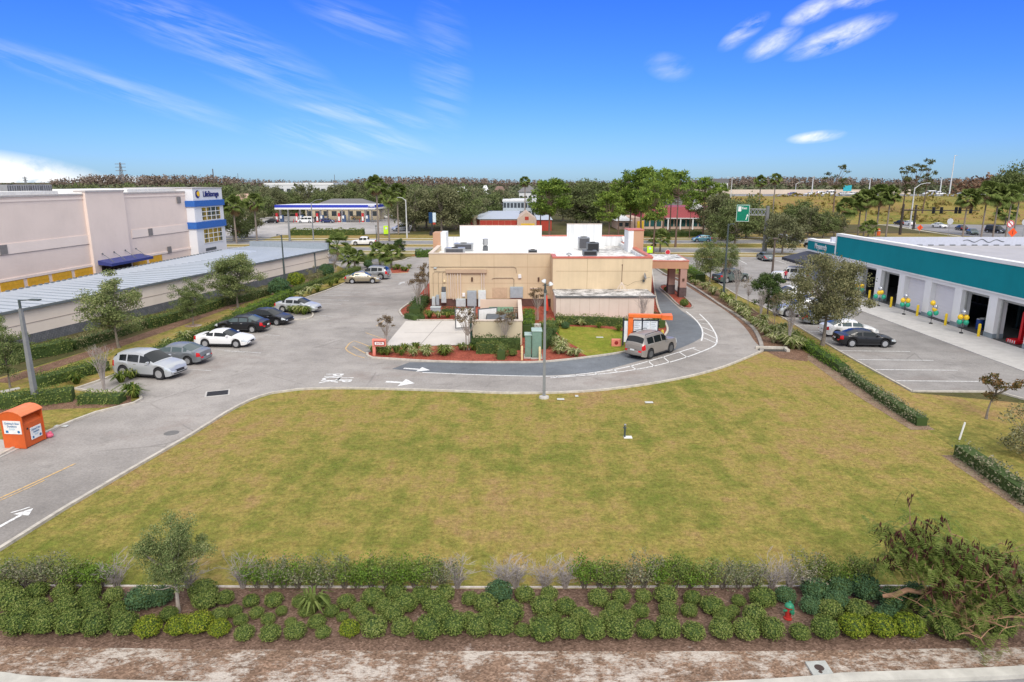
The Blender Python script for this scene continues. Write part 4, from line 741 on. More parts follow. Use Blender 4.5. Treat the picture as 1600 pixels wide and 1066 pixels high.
SH = {  # length, width, height, wheelbase front/rear axle x, wheel radius, belt/hood curve, roof curve, window x-range, pillars
 'sedan': dict(L=4.75, W=1.82, r=.33, ax=(1.42, -1.33), B=[(-2.37, .62), (-2.3, .92), (-2.0, 1.0), (-1.5, 1.02), (0, .98), (.95, .95), (1.3, .93), (2.0, .80), (2.3, .66), (2.37, .55)], T=[(-1.85, 1.01), (-.95, 1.40), (-.4, 1.45), (.1, 1.44), (.4, 1.39), (1.28, .94)], pil=[(-.12, -.02), (-1.05, -.92)], rw=(-1.72, -.98), ws=(.42, 1.2)),
 'coupe': dict(L=4.65, W=1.84, r=.34, ax=(1.38, -1.30), B=[(-2.32, .62), (-2.28, .92), (-2.0, .98), (-1.2, .98), (0, .93), (.8, .92), (1.2, .91), (2.0, .76), (2.26, .62), (2.32, .5)], T=[(-1.6, .99), (-.85, 1.30), (-.35, 1.36), (.0, 1.35), (.25, 1.31), (1.1, .92)], pil=[(-.55, -.45)], rw=(-1.5, -.88), ws=(.28, 1.04)),
 'suv': dict(L=4.85, W=1.98, r=.42, ax=(1.50, -1.45), B=[(-2.42, .76), (-2.38, 1.10), (-2.2, 1.20), (-1.4, 1.20), (0, 1.13), (1.0, 1.11), (1.35, 1.10), (2.0, 1.0), (2.30, .86), (2.42, .62)], T=[(-2.32, 1.20), (-2.12, 1.50), (-1.88, 1.68), (-1.4, 1.77), (-.4, 1.82), (.02, 1.79), (.28, 1.71), (1.22, 1.12)], pil=[(-.10, 0), (-1.1, -1.0), (-2.2, -1.68)], rw=(-2.26, -1.91), ws=(.30, 1.14)),
 'boxy': dict(L=4.95, W=1.93, r=.40, ax=(1.45, -1.42), B=[(-2.47, .75), (-2.44, 1.1), (-2.25, 1.22), (0, 1.20), (1.0, 1.18), (1.15, 1.17), (2.1, 1.10), (2.40, .98), (2.47, .7)], T=[(-2.42, 1.22), (-2.2, 1.72), (-1.95, 1.85), (-.4, 1.89), (.18, 1.86), (.38, 1.80), (.98, 1.19)], pil=[(-.02, .08), (-1.05, -.95), (-2.3, -1.85)], rw=(-2.38, -2.18), ws=(.41, .91)),
 'hatch': dict(L=4.4, W=1.80, r=.33, ax=(1.32, -1.25), B=[(-2.2, .65), (-2.16, .98), (-1.95, 1.03), (0, .98), (.9, .97), (1.2, .96), (1.8, .86), (2.12, .7), (2.2, .55)], T=[(-2.1, 1.02), (-1.6, 1.40), (-.4, 1.5), (.1, 1.49), (.35, 1.43), (1.2, .97)], pil=[(-.1, 0), (-1.2, -1.1)], rw=(-2.0, -1.62), ws=(.38, 1.12)),
 'pickup': dict(L=5.5, W=1.95, r=.40, ax=(1.75, -1.65), B=[(-2.75, .75), (-2.73, 1.12), (-.95, 1.13), (-.9, 1.12), (0, 1.12), (1.1, 1.10), (1.4, 1.10), (2.35, 1.02), (2.68, .9), (2.75, .65)], T=[(-.98, 1.14), (-.85, 1.70), (-.4, 1.80), (.4, 1.80), (.65, 1.74), (1.35, 1.11)], pil=[(.05, .15), (-.75, -.65)], rw=(-.97, -.86), ws=(.68, 1.26)),
 'van': dict(L=5.2, W=2.0, r=.37, ax=(1.6, -1.5), B=[(-2.6, .7), (-2.57, 1.1), (0, 1.15), (1.3, 1.12), (1.6, 1.1), (2.3, .98), (2.55, .8), (2.6, .6)], T=[(-2.56, 1.14), (-2.4, 1.95), (-2.0, 2.02), (.3, 2.02), (.75, 1.92), (1.65, 1.12)], pil=[(.2, .3), (-.9, -.8), (-2.3, -2.1)], rw=(-2.52, -2.36), ws=(.8, 1.55)),
}
def car_mesh(d, step=.07):
    L, W = d['L'], d['W'] / 2; Bx, Bz = zip(*d['B']); Tx, Tz = zip(*d['T'])
    xs = set(np.round(np.arange(-L / 2 + .14, L / 2 - .1, step), 3).tolist())
    xs |= {-L / 2, -L / 2 + .025, -L / 2 + .07, L / 2 - .07, L / 2 - .025, L / 2}
    for a in Bx + Tx: xs.add(round(a, 3))
    for a, b in d['pil'] + [d['rw'], d['ws']]: xs |= {round(a, 3), round(b, 3)}
    for a in d['ax']:
        for q in np.linspace(-1, 1, 11): xs.add(round(a + (d['r'] + .07) * float(q), 3))
    xs = sorted(xs); xs = [x for i, x in enumerate(xs) if i == 0 or x - xs[i - 1] > .004]
    nS, nC, nT = 8, 4, 4; verts = []; ring = []
    for x in xs:
        B = float(np.interp(x, Bx, Bz)); T = float(np.interp(x, Tx, Tz)) if Tx[0] < x < Tx[-1] else B; T = max(T, B)
        e = (abs(x) / (L / 2)); w = W * (1 - .05 * e ** 2 - (.16 * max(0, (e - .84) / .16) ** 2.2))
        zb = .24 + .10 * max(0, (e - .8) / .2) ** 2
        for a in d['ax']:
            q = (d['r'] + .07) ** 2 - (x - a) ** 2
            if q > 0: zb = max(zb, d['r'] + math.sqrt(q))
        zb = min(zb, B - .12); half = [(0.0, zb)]
        for k in range(nS):
            t = k / (nS - 1); z = zb + (B - zb) * t; half.append((w * (.94 + .06 * math.sin(min(1, t * 1.5) * math.pi / 2) - .055 * max(0, t - .72) / .28), z))
        wb_ = half[-1][1 - 1]; h = T - B
        for k in range(1, nC + 1):
            t = k / nC; half.append((wb_ - (.015 if h > .02 else 0) - h * .30 * t ** 1.15 - (.02 if h > .02 else .03) * t, B + h * t * .93))
        wr = half[-1][0]
        for k in range(1, nT + 1):
            t = k / nT; half.append((wr * (1 - t), B + h * (.93 + .07 * math.sin(t * math.pi / 2)) + .035 * math.sin(t * math.pi / 2)))
        ring.append(half)
    n = len(ring[0]); N = 2 * n - 2
    for x, half in zip(xs, ring):
        pts = half + [(-y, z) for y, z in half[-2:0:-1]]
        verts += [(x, y, z) for y, z in pts]
    body, wside, wfront, wrear, under, head, tail, grill = [], [], [], [], [], [], [], []
    iC0, iT0 = nS, nS + nC                                      # last belt index, roof edge index
    for i in range(len(xs) - 1):
        xm = (xs[i] + xs[i + 1]) / 2; Tm = ring[i][iT0][1] - ring[i][iC0][1]; Tm2 = ring[i + 1][iT0][1] - ring[i + 1][iC0][1]; hh = (Tm + Tm2) / 2
        for j in range(N):
            k = j if j < n - 1 else N - 1 - j                   # mirrored index of the strip
            f = (i * N + j, i * N + (j + 1) % N, (i + 1) * N + (j + 1) % N, (i + 1) * N + j)
            z = (verts[f[0]][2] + verts[f[2]][2]) / 2; y = abs((verts[f[0]][1] + verts[f[2]][1]) / 2)
            if k == 0: under.append(f); continue
            if k < iC0:
                if xm > L / 2 - .42 and Bz[-1] + .02 < z < Bz[-2] + .10 and k >= 4: head.append(f)
                elif xm < -L / 2 + .3 and z > Bz[1] - .28 and k >= 4: tail.append(f)
                else: body.append(f)
                continue
            inp = any(a <= xm <= b for a, b in d['pil'])
            if k < iT0 - 1 and k > iC0 - 1 and hh > .2 and not inp and xm < d['ws'][1] - .25 and xm > d['rw'][0] + .12: wside.append(f)
            elif k >= iT0 - 1 and d['ws'][0] <= xm <= d['ws'][1] and hh > .03: wfront.append(f)
            elif k >= iT0 - 1 and d['rw'][0] <= xm <= d['rw'][1] and hh > .03: wrear.append(f)
            else: body.append(f)
    # curved nose and tail built across the end rings
    for end in (0, len(xs) - 1):
        s = -1 if end == 0 else 1; x = xs[end]; half = ring[end]; o = len(verts); rows = nS; ny = 12
        for k in range(1, nS + 1):
            y0, z = half[k]
            for q in range(ny + 1): u = 1 - 2 * q / ny; verts.append((x + s * (.10 * (1 - u * u) + .03 * math.sin(math.pi * (k - 1) / (nS - 1))), y0 * u, z + (.035 * (1 - u * u) if k == nS else 0)))
        for k in range(rows - 1):
            for q in range(ny):
                f = (o + k * (ny + 1) + q, o + k * (ny + 1) + q + 1, o + (k + 1) * (ny + 1) + q + 1, o + (k + 1) * (ny + 1) + q); u = abs(1 - 2 * (q + .5) / ny)
                if s > 0: (head if (u > .66 and k >= rows - 3) else grill if ((u < .5 and k >= rows - 4) or (k in (1, 2) and u < .8)) else body).append(f)
                else: (tail if (u > .62 and k >= rows - 3) else grill if (k == 0) else body).append(f)
        a = end * N
        for q in range(ny // 2): pass
    verts = [(v_[0] * d['L'] / (d['L'] + .24), v_[1], v_[2]) for v_ in verts]
    return verts, dict(body=body, side=wside, front=wfront, rear=wrear, under=under, head=head, tail=tail, grill=grill)
def submesh(name, verts, faces, mat, merge=True):
    used = sorted({i for f in faces for i in f}); mp = {a: b for b, a in enumerate(used)}
    bm = bmesh.new(); vs = [bm.verts.new(verts[i]) for i in used]
    for f in faces:
        try: bm.faces.new([vs[mp[i]] for i in f])
        except ValueError: pass
    bmesh.ops.remove_doubles(bm, verts=bm.verts, dist=.004); bmesh.ops.dissolve_degenerate(bm, edges=bm.edges, dist=.001)
    bmesh.ops.recalc_face_normals(bm, faces=bm.faces)
    for f in bm.faces: f.smooth = True
    me = bpy.data.meshes.new(name); bm.to_mesh(me); bm.free(); me.materials.append(mat); me.set_sharp_from_angle(angle=R(38)); return me
CARM = {}
def wheel_meshes(r, dark=False, small=False):
    k = ('w', r, dark)
    if k in CARM: return CARM[k]
    m = MB(); m.lathe([(r * .62, -.10), (r * .93, -.105), (r, -.07), (r, .07), (r * .93, .105), (r * .62, .10), (r * .62, -.10)], n=24, axis='y'); ty = m.mesh('tyre', M_tyre, True)
    mt = M_rimd if dark else M_rim; m = MB(); m.lathe([(r * .64, -.095), (r * .60, -.10), (r * .58, -.06), (r * .58, .06), (r * .64, .095)], n=24, axis='y')
    for q in range(5):
        a = 2 * math.pi * q / 5
        for da in (-.2, .2):
            c, s = math.cos(a + da), math.sin(a + da); c2, s2 = math.cos(a), math.sin(a); w_ = r * .12
            m.add([(c2 * r * .1 - s2 * w_, -.085, s2 * r * .1 + c2 * w_), (c2 * r * .1 + s2 * w_, -.085, s2 * r * .1 - c2 * w_), (c * r * .6 + s * w_, -.095, s * r * .6 - c * w_), (c * r * .6 - s * w_, -.095, s * r * .6 + c * w_)], [(0, 1, 2, 3)])
    m.lathe([(0, -.10), (r * .14, -.10), (r * .16, -.07)], n=12, axis='y'); m.lathe([(0, -.03), (r * .58, -.03)], n=20, axis='y', mi=1); rm = m.mesh('rim', [mt, plain('rim_recess', (.10, .10, .105), .5, .4)], True)
    CARM[k] = (ty, rm); return CARM[k]
def car(kind, mat, loc, rz, label, group=None, glass=None, dark=False, lod=0, z=0, cat='car', rack=False, sc=1.0, name='parked_car', plate=True):
    d = SH[kind]; key = (kind, lod)
    if key not in CARM: CARM[key] = car_mesh(d, .07 if lod == 0 else .16)
    V, F = CARM[key]; kk = (kind, lod, mat.name, (glass or M_glass).name)
    if kk not in CARM:
        gl = glass or M_glass
        CARM[kk] = dict(body=submesh('body', V, F['body'], mat), side=[submesh('side_window', V, [f for f in F['side'] if V[f[0]][1] + V[f[2]][1] > 0], gl), submesh('side_window', V, [f for f in F['side'] if V[f[0]][1] + V[f[2]][1] <= 0], gl)], front=submesh('windscreen', V, F['front'], gl), rear=submesh('rear_window', V, F['rear'], gl),
            under=submesh('underbody', V, F['under'], M_trim), head=[submesh('headlight', V, [f for f in F['head'] if sg * V[f[0]][1] > 0], M_head) for sg in (1, -1)], tail=[submesh('tail_light', V, [f for f in F['tail'] if sg * V[f[0]][1] > 0], M_tail) for sg in (1, -1)], grill=submesh('grille', V, F['grill'], M_trim))
    K = CARM[kk]; t = thing(name, label, cat, (loc[0], loc[1], z), rz, group); t.scale = (sc,) * 3
    bd = part('body', K['body'], t)
    for s in K['side']: part('side_window', s, t)
    part('windscreen', K['front'], t); part('rear_window', K['rear'], t); part('underbody', K['under'], t); part('grille', K['grill'], t)
    for s in K['head']: part('headlight', s, t)
    for s in K['tail']: part('tail_light', s, t)
    ty, rm = wheel_meshes(d['r'], dark)
    for ax in d['ax']:
        for s in (-1, 1):
            w_ = bpy.data.objects.new('wheel', None); COL.objects.link(w_); w_.parent = t; w_.location = (ax * d['L'] / (d['L'] + .24), s * (d['W'] / 2 - .135), d['r']); w_.rotation_euler = (0, 0, 0 if s < 0 else math.pi)
            part('tyre', ty, w_); part('rim', rm, w_)
    if lod == 0:
        if ('x', kind, mat.name) not in CARM:
            L = d['L']; bx = d['ws'][1] - .38; bz = float(np.interp(bx, *zip(*d['B']))); W2 = d['W'] / 2
            ms = []
            for s in (-1, 1): m = MB(); m.bev(bx - .06, bx + .07, min(s * (W2 - .02), s * (W2 + .17)), max(s * (W2 - .02), s * (W2 + .17)), bz + .02, bz + .15, .03); ms.append(m.mesh('mirror', mat))
            m = MB(); m.box(-L / 2 - .04, -L / 2 - .01, -.18, .18, .72 if kind not in ('coupe', 'sedan') else .62, .84 if kind not in ('coupe', 'sedan') else .74); ms.append(m.mesh('licence_plate', M_plate))
            m = MB(); zs = .30
            for s in (-1, 1): m.box(d['ax'][1] + d['r'] + .1, d['ax'][0] - d['r'] - .1, s * W2 * .96 - .03, s * W2 * .96 + .03, zs - .04, zs + .05)
            ms.append(m.mesh('sill', M_trim))
            hs = []
            for s in (-1, 1):
                for hx in ((-.35, .55) if len(d['pil']) > 1 else (-.2,)): m = MB(); m.bev(hx - .1, hx + .1, s * W2 * .985 - .02, s * W2 * .985 + .02, bz - .13, bz - .09, .008); hs.append(m.mesh('door_handle', M_chrome if kind != 'coupe' else mat))
            rk = MB()
            zr = float(np.interp(-.4, *zip(*d['T'])))
            for s in (-1, 1): rk.tube([(-1.8, s * .62, zr - .05), (-1.7, s * .62, zr + .02), (.0, s * .62, zr + .05), (.2, s * .62, zr - .03)], .022, 6)
            ms.append(rk.mesh('roof_rail', M_trim)); CARM[('x', kind, mat.name)] = (ms, hs)
        ms, hs = CARM[('x', kind, mat.name)]
        part('mirror', ms[0], t); part('mirror', ms[1], t); part('sill', ms[3], t)
        if plate: part('licence_plate', ms[2], t)
        for h in hs: part('door_handle', h, bd)
        if rack: part('roof_rail', ms[4], t)
    return t
def carpx(kind, mat, rear, front, side, label, **kw):            # near-side wheel contacts read on the ground
    d = SH[kind]; a, b = G(*rear), G(*front); h = (b - a).normalized(); ang = math.atan2(h.y, h.x); mid = (a + b) / 2; n = Vector((-h.y, h.x, 0))
    off = (sum(d['ax']) / 2) * d['L'] / (d['L'] + .24); c = mid - h * off + n * (d['W'] / 2 - .06) * (1 if side == 'R' else -1); return car(kind, mat, c, ang, label, **kw)
g1 = 'cars parked in the left car park'; g2 = 'cars parked in the garage car park'; g3 = 'cars on the main road and slip road'; g4 = 'vehicles at the petrol station'; g5 = 'vehicles on the raised highway'
ca = G(321, 543.5); 
carpx('suv', P_silver, (191, 590), (251.5, 594.5), 'R', 'silver crossover nearest the orange donation bin', group=g1, rack=False, glass=M_glass)
carpx('sedan', P_grey, (299, 571.5), (236, 569), 'L', 'grey saloon with red tail lights tucked behind the silver crossover', group=g1, glass=M_glass2)
carpx('coupe', P_white, (321.5, 543.5), (368.5, 544.3), 'R', 'white two-door coupe between the grey saloon and black cars', group=g1)
carpx('sedan', P_black, (398, 520.8), (346, 519.6), 'L', 'black saloon facing the hedge beside the white coupe', group=g1, glass=M_glass2)
carpx('sedan', P_black, (388, 507), (437, 509.5), 'R', 'black saloon with its nose towards the lane beside the small kerbed island', group=g1)
carpx('sedan', P_silver, (442, 488.6), (479, 490), 'R', 'silver saloon just past the small kerbed island', group=g1)
carpx('sedan', P_beige, (549.5, 443.8), (583, 443.4), 'R', 'beige saloon at the far end of the left car park', group=g1, glass=M_glass2)
carpx('suv', paint('car_pewter', (.33, .34, .35), .5), (598, 437.6), (560, 437.0), 'L', 'pewter SUV parked tail out beside the beige saloon', group=g1, rack=True)
carpx('boxy', P_champ, (1016.3, 561.5), (1048.6, 551.4), 'R', 'champagne SUV stopped in the dark drive-through lane', rack=True, dark=True, name='waiting_car')
carpx('coupe', P_black, (1331.4, 543.2), (1381.6, 544), 'R', 'black two-door coupe nearest the painted stall lines', group=g2)
carpx('sedan', P_white, (1307, 528), (1357, 528.5), 'R', 'white saloon directly behind the black coupe', group=g2, glass=M_glass2)
carpx('coupe', P_grey, (1271.5, 508.3), (1318, 508.8), 'R', 'grey sports coupe partly hidden behind the oak trunk', group=g2)
carpx('suv', P_silver, (1270, 497.5), (1240, 496.5), 'L', 'silver SUV nose to the kerb behind the oak crown', group=g2)
carpx('hatch', paint('car_brown', (.17, .14, .12), .4), (1290, 484), (1255, 483), 'L', 'dark brown hatchback hidden under the oak crown', group=g2)
carpx('sedan', P_white, (1257, 468), (1226, 469), 'L', 'white saloon nose to the kerb by the round dark green tree', group=g2)
carpx('pickup', P_dgreen, (1132, 443.5), (1167, 440), 'R', 'grey-green pickup parked behind the tall dark lamp post', group=g2)
carpx('boxy', P_white, (1247, 440.5), (1218.6, 438.9), 'L', 'white SUV with roof rails beside the person in red', group=g2, rack=True)
carpx('sedan', paint('car_slate', (.16, .19, .20), .4), (1193.3, 409), (1181, 404.8), 'L', 'slate grey saloon in the row along the main road verge', group=g2)
carpx('boxy', P_black, (1276, 390), (1262, 388.5), 'L', 'black SUV on the near carriageway at the teal shop corner', group=g3, lod=1, name='moving_car')
carpx('pickup', P_white, (582, 384), (553.5, 384), 'L', 'white pickup driving on the far carriageway', group=g3, name='moving_car')
carpx('hatch', P_blue, (1103, 378.5), (1092, 378.5), 'L', 'light blue hatchback on the main road behind the pine trunks', group=g3, lod=1, name='moving_car')
carpx('boxy', P_grey, (1223, 380), (1208, 380), 'L', 'grey SUV on the main road right of the thick sign post', group=g3, lod=1, name='moving_car')
carpx('boxy', P_black, (1247, 380), (1232, 380), 'L', 'black SUV on the main road behind the small oak', group=g3, lod=1, name='moving_car')
for kind, mt, r_, f_, sd, lab, gl in (
    ('boxy', P_grey, (1365, 343.5), (1352, 343), 'L', 'dark grey SUV leftmost on the slip road', None), ('sedan', P_black, (1408, 352), (1397, 351), 'L', 'black saloon behind the signal mast', None), ('sedan', P_white, (1420, 353), (1410, 352), 'L', 'pale saloon just right of the signal mast', M_glass2),
    ('sedan', P_white, (1454, 355.5), (1472, 357), 'R', 'white saloon alone in the middle of the slip road', M_glass2), ('sedan', P_black, (1502, 361), (1490, 359), 'L', 'black saloon just left of the grey-green one on the slip road', None), ('sedan', P_dgreen, (1506, 365), (1520, 368), 'R', 'grey-green saloon with pale windscreen on the slip road', M_glass2),
    ('van', P_black, (1538, 363.5), (1563, 365.5), 'R', 'large black passenger van at the right end of the slip road', None)):
    carpx(kind, mt, r_, f_, sd, lab, group=g3, lod=1, glass=gl, name='moving_car', cat='van' if kind == 'van' else 'car')
for kind, mt, uv, deg, lab, gl in (('sedan', P_black, (425, 349), 180, 'black saloon at the left end of the fuel canopy', None), ('van', P_white, (478, 348.5), 180, 'white van at the second fuel pump', None), ('hatch', P_navy, (512, 348.5), 0, 'blue hatchback under the middle of the fuel canopy', None), ('van', P_gold, (561, 343.5), 0, 'golden van under the right part of the fuel canopy', None),
                            ('sedan', P_white, (606, 341.5), 180, 'white saloon parked beyond the fuel canopy', M_glass2), ('suv', P_silver, (626, 361), 215, 'silver SUV leaving the station beside the big oaks', None), ('pickup', P_grey, (497, 346.5), 180, 'dark grey pickup behind the white van at the pumps', None)):
    car(kind, mt, G(*uv), R(deg), lab, group=g4, lod=1, glass=gl, cat='van' if kind == 'van' else 'car')
# person beside the white SUV, one skinned body
def person(loc, rz, label, shirt, trousers, skin, cap):
    t = thing('person', label, 'person', loc, rz)
    J = dict(p=(0, 0, .95), c=(0, .02, 1.28), n=(0, .02, 1.50), h0=(0, .0, 1.60), h1=(0, -.01, 1.74), ls=(.18, 0, 1.42), le=(.25, .02, 1.14), lw=(.22, -.12, .92), lh=(.2, -.16, .84), rs=(-.18, 0, 1.42), re=(-.27, .05, 1.15), rw=(-.24, -.05, .90), rh=(-.23, -.08, .82),
             lp=(.09, 0, .90), lk=(.11, -.03, .50), la=(.12, .03, .09), lf=(.13, -.14, .04), rp=(-.09, 0, .90), rk=(-.11, .0, .50), ra=(-.12, .08, .09), rf=(-.13, -.09, .04))
    E_ = [('p', 'c'), ('c', 'n'), ('n', 'h0'), ('h0', 'h1'), ('c', 'ls'), ('ls', 'le'), ('le', 'lw'), ('lw', 'lh'), ('c', 'rs'), ('rs', 're'), ('re', 'rw'), ('rw', 'rh'), ('p', 'lp'), ('lp', 'lk'), ('lk', 'la'), ('la', 'lf'), ('p', 'rp'), ('rp', 'rk'), ('rk', 'ra'), ('ra', 'rf')]
    rad = dict(p=.14, c=.15, n=.06, h0=.075, h1=.085, ls=.07, le=.045, lw=.032, lh=.035, rs=.07, re=.045, rw=.032, rh=.035, lp=.095, lk=.065, la=.045, lf=.04, rp=.095, rk=.065, ra=.045, rf=.04)
    ks = list(J); me = bpy.data.meshes.new('body'); me.from_pydata([J[k] for k in ks], [(ks.index(a), ks.index(b)) for a, b in E_], []); o = bpy.data.objects.new('body', me); COL.objects.link(o)
    o.modifiers.new('s', 'SKIN'); o.modifiers.new('b', 'SUBSURF').levels = 1
    for i, k in enumerate(ks): me.skin_vertices[0].data[i].radius = (rad[k], rad[k] * .8); me.skin_vertices[0].data[i].use_root = (k == 'p')
    dg = bpy.context.evaluated_depsgraph_get(); dg.update(); m2 = bpy.data.meshes.new_from_object(o.evaluated_get(dg)); bpy.data.objects.remove(o)
    m2.materials.clear()
    for q in (shirt, trousers, skin, cap): m2.materials.append(q)
    for f in m2.polygons:
        c = f.center; f.use_smooth = True
        f.material_index = 3 if c.z < .1 else 1 if c.z < .98 and abs(c.x) < .2 else 2 if c.z > 1.52 or (abs(c.x) > .17 and c.z < 1.2) else 0
    m2.name = 'body'; part('body', m2, t)
    m = MB(); m.ball((0, .01, 1.75), (.10, .12, .09), 12, 8); m.box(-.07, .07, -.2, -.08, 1.73, 1.75); part('cap', m.mesh('cap', plain('pale_cap', (.65, .66, .68)), True), t)
    m = MB(); m.ball((0, -.1, 1.645), (.018, .022, .02), 6, 5)
    for s in (-1, 1): m.ball((s * .032, -.082, 1.672), .011, 6, 4)
    part('face', m.mesh('face', plain('face_dark', (.25, .12, .09)), True), t)
person(G(1226.5, 441.5), R(150), 'person in a red top, dark trousers and pale cap beside the white SUV', plain('red_shirt', (.45, .03, .05), .8), plain('dark_trousers', (.04, .05, .08), .8), plain('skin_tone', (.40, .24, .17), .6), plain('shoe', (.05, .05, .05)))
# ------------------------------------------------------------------ vegetation
def leafmat(name, cols, sc=.5, trans=.2, clump=.45):
    t = NT(name); t.b.inputs['Roughness'].default_value = .75; t.b.inputs['Specular IOR Level'].default_value = .15
    geo = t.n('ShaderNodeNewGeometry'); oi = t.n('ShaderNodeObjectInfo')
    k = t.math('ADD', t.math('MULTIPLY', geo.outputs['Random Per Island'], 1 - clump), t.math('MULTIPLY', t.noise(sc, 3), clump))
    k = t.math('ADD', k, t.math('MULTIPLY', t.math('SUBTRACT', oi.outputs['Random'], .5), .16))
    n = len(cols); c = t.ramp(k, [(.12 + .76 * i / (n - 1), q) for i, q in enumerate(cols)]); t.col(c)
    tr = t.n('ShaderNodeBsdfTranslucent'); t.l(c, tr.inputs[0]); mx = t.n('ShaderNodeMixShader'); mx.inputs[0].default_value = trans
    t.l(t.b.outputs[0], mx.inputs[1]); t.l(tr.outputs[0], mx.inputs[2]); t.l(mx.outputs[0], t.t.nodes['Material Output'].inputs[0]); MATS[name] = t.m; return t.m
def unit(a): return a / np.maximum(np.linalg.norm(a, axis=1, keepdims=True), 1e-6)
def cards(P, size, aspect=1.8, up=.35, dirs=None, jit=.35, tri=False, nrm=None):   # one small folded leaf card per point
    n = len(P); d = unit(rng.normal(size=(n, 3))) if dirs is None else unit(dirs + rng.normal(size=(n, 3)) * jit)
    nn = rng.normal(size=(n, 3)); nn[:, 2] += up * 3
    if nrm is not None: nn = nn * .6 + nrm * 1.4
    nn = unit(nn); s = unit(np.cross(d, nn)); L = (size * (.7 + .6 * rng.random(n)))[:, None]; Wd = L / aspect
    a = P - d * L * .5; b = P + s * Wd * .5; c = P + d * L * .5; e = P - s * Wd * .5
    return np.stack([a, b, c, e], 1).reshape(-1, 3)
def quadmesh(name, V, mat, extra=None):
    V = np.asarray(V, dtype=np.float32); n = len(V) // 4; me = bpy.data.meshes.new(name); me.vertices.add(len(V)); me.vertices.foreach_set('co', V.ravel()); me.loops.add(n * 4)
    me.loops.foreach_set('vertex_index', np.arange(n * 4, dtype=np.int32)); me.polygons.add(n); me.polygons.foreach_set('loop_start', np.arange(n, dtype=np.int32) * 4)
    me.update(calc_edges=True); me.materials.append(mat); return me
def bez(a, b, c, k): return [tuple((1 - t) ** 2 * a + 2 * t * (1 - t) * b + t * t * c) for t in np.linspace(0, 1, k)]
def tree_meshes(seed, H, ht, rx, rz, ncl, npc, lsize, crad, leaf, bark, tr=.12, flat=.7, stems=1, vase=False, aspect=1.8, up=.35, lean=0, hollow=.35, twig=True, zc=None, needle=False):
    r = np.random.default_rng(seed); m = MB(); C = []
    cz = zc if zc is not None else H - rz; k = 0
    while len(C) < ncl and k < 4000:
        k += 1; q = r.normal(size=3); q /= np.linalg.norm(q); q *= hollow + (1 - hollow) * r.random() ** .5
        lob = 1 + .22 * math.sin(q[0] * 5 + seed) * math.cos(q[1] * 4 + seed * 2)
        if vase and q[2] < -.2 and abs(q[0]) + abs(q[1]) > .5 + q[2]: continue
        C.append(np.array([q[0] * rx * lob, q[1] * rx * lob, cz + q[2] * rz]))
    C = np.array(C); C[:, 0] += lean * (C[:, 2] / H)
    for sidx in range(stems):
        a0 = 2 * math.pi * sidx / stems; off = np.array([math.cos(a0), math.sin(a0), 0]) * (.12 if stems > 1 else 0)
        topz = cz + rz * .2 if stems == 1 else cz - rz * .1
        top = np.array([lean * topz / H, 0, topz]) + off * 6 * rx * .3
        P = bez(off, off * 1.5 + np.array([r.normal() * .08 * H * .1, r.normal() * .02 * H, ht]), top, 7)
        m.tube(P, [tr * (1.25 if i == 0 else 1 - .8 * i / 6) / (1 if stems == 1 else 1.7) for i in range(7)], 7)
    mids = []
    for i, c in enumerate(C):
        f = np.clip((c[2] - ht) / max(.1, (cz + rz * .2 - ht)), .0, 1) * .6; zb = ht + (cz + rz * .2 - ht) * f * (.8 if not vase else .3)
        base = np.array([lean * zb / H, 0, zb]); mid = (base + c) / 2 + np.array([0, 0, -.06 * H if not vase else -.02 * H]) + r.normal(size=3) * .03 * H
        if i % (1 if ncl < 40 else 3) == 0: m.tube(bez(base, mid, c, 5), [tr * .42, tr * .33, tr * .24, tr * .15, tr * .07], 4, cap=False)
    trunk = m.mesh('trunk', bark, True)
    pts = []; dirs = []
    for c in C:
        n = int(npc * (.6 + .8 * r.random())); g = r.normal(size=(n, 3)); g = g / np.linalg.norm(g, axis=1, keepdims=True) * (r.random((n, 1)) ** .45)
        s = crad * (.7 + .6 * r.random()); pts.append(c + g * np.array([s, s, s * flat])); dirs.append(g)
    P = np.concatenate(pts); D = np.concatenate(dirs)
    V = cards(P, lsize, aspect, up, dirs=D if needle else None, jit=.5, nrm=unit(D) if not needle else None)
    return trunk, quadmesh('crown', V, leaf)
def plant(name, label, cat, meshes, loc, rz=0, sc=1, group=None, names=('trunk', 'crown')):
    t = thing(name, label, cat, loc, rz, group); t.scale = sc if hasattr(sc, '__len__') else (sc, sc, sc)
    for n, m in zip(names, meshes):
        o = part(n, m, t)
        if n == 'seed_pods': o['kind'] = 'stuff'
    return t
BK = plain('bark_grey', (.20, .17, .14), .9, var=.3, sc=6, bump=.3); BKp = plain('bark_pine', (.16, .105, .08), .9, var=.3, sc=5, bump=.3); BKl = plain('bark_pale', (.36, .31, .27), .85, var=.2, sc=8); BKpalm = plain('bark_palm', (.24, .20, .17), .9, var=.25, sc=9, bump=.3); TW = plain('twig_grey', (.34, .30, .28), .9, var=.2); BKo = plain('bark_orange', (.30, .17, .10), .8, var=.25, sc=7)
L_oak = leafmat('leaf_oak', [(.063, .103, .038), (.139, .189, .063), (.247, .281, .107), (.407, .407, .194)]); L_olive = leafmat('leaf_olive', [(.080, .092, .042), (.169, .174, .080), (.268, .253, .125), (.410, .356, .197)]); L_dk = leafmat('leaf_dark', [(.029, .056, .020), (.064, .105, .032), (.121, .169, .048)])
L_bright = leafmat('leaf_bright', [(.060, .120, .018), (.135, .224, .030), (.224, .314, .053)]); L_pine = leafmat('leaf_pine', [(.077, .136, .028), (.175, .258, .048), (.317, .394, .077)], trans=.25); L_rust = leafmat('leaf_rust', [(.10, .055, .035), (.19, .14, .075), (.29, .24, .15)])
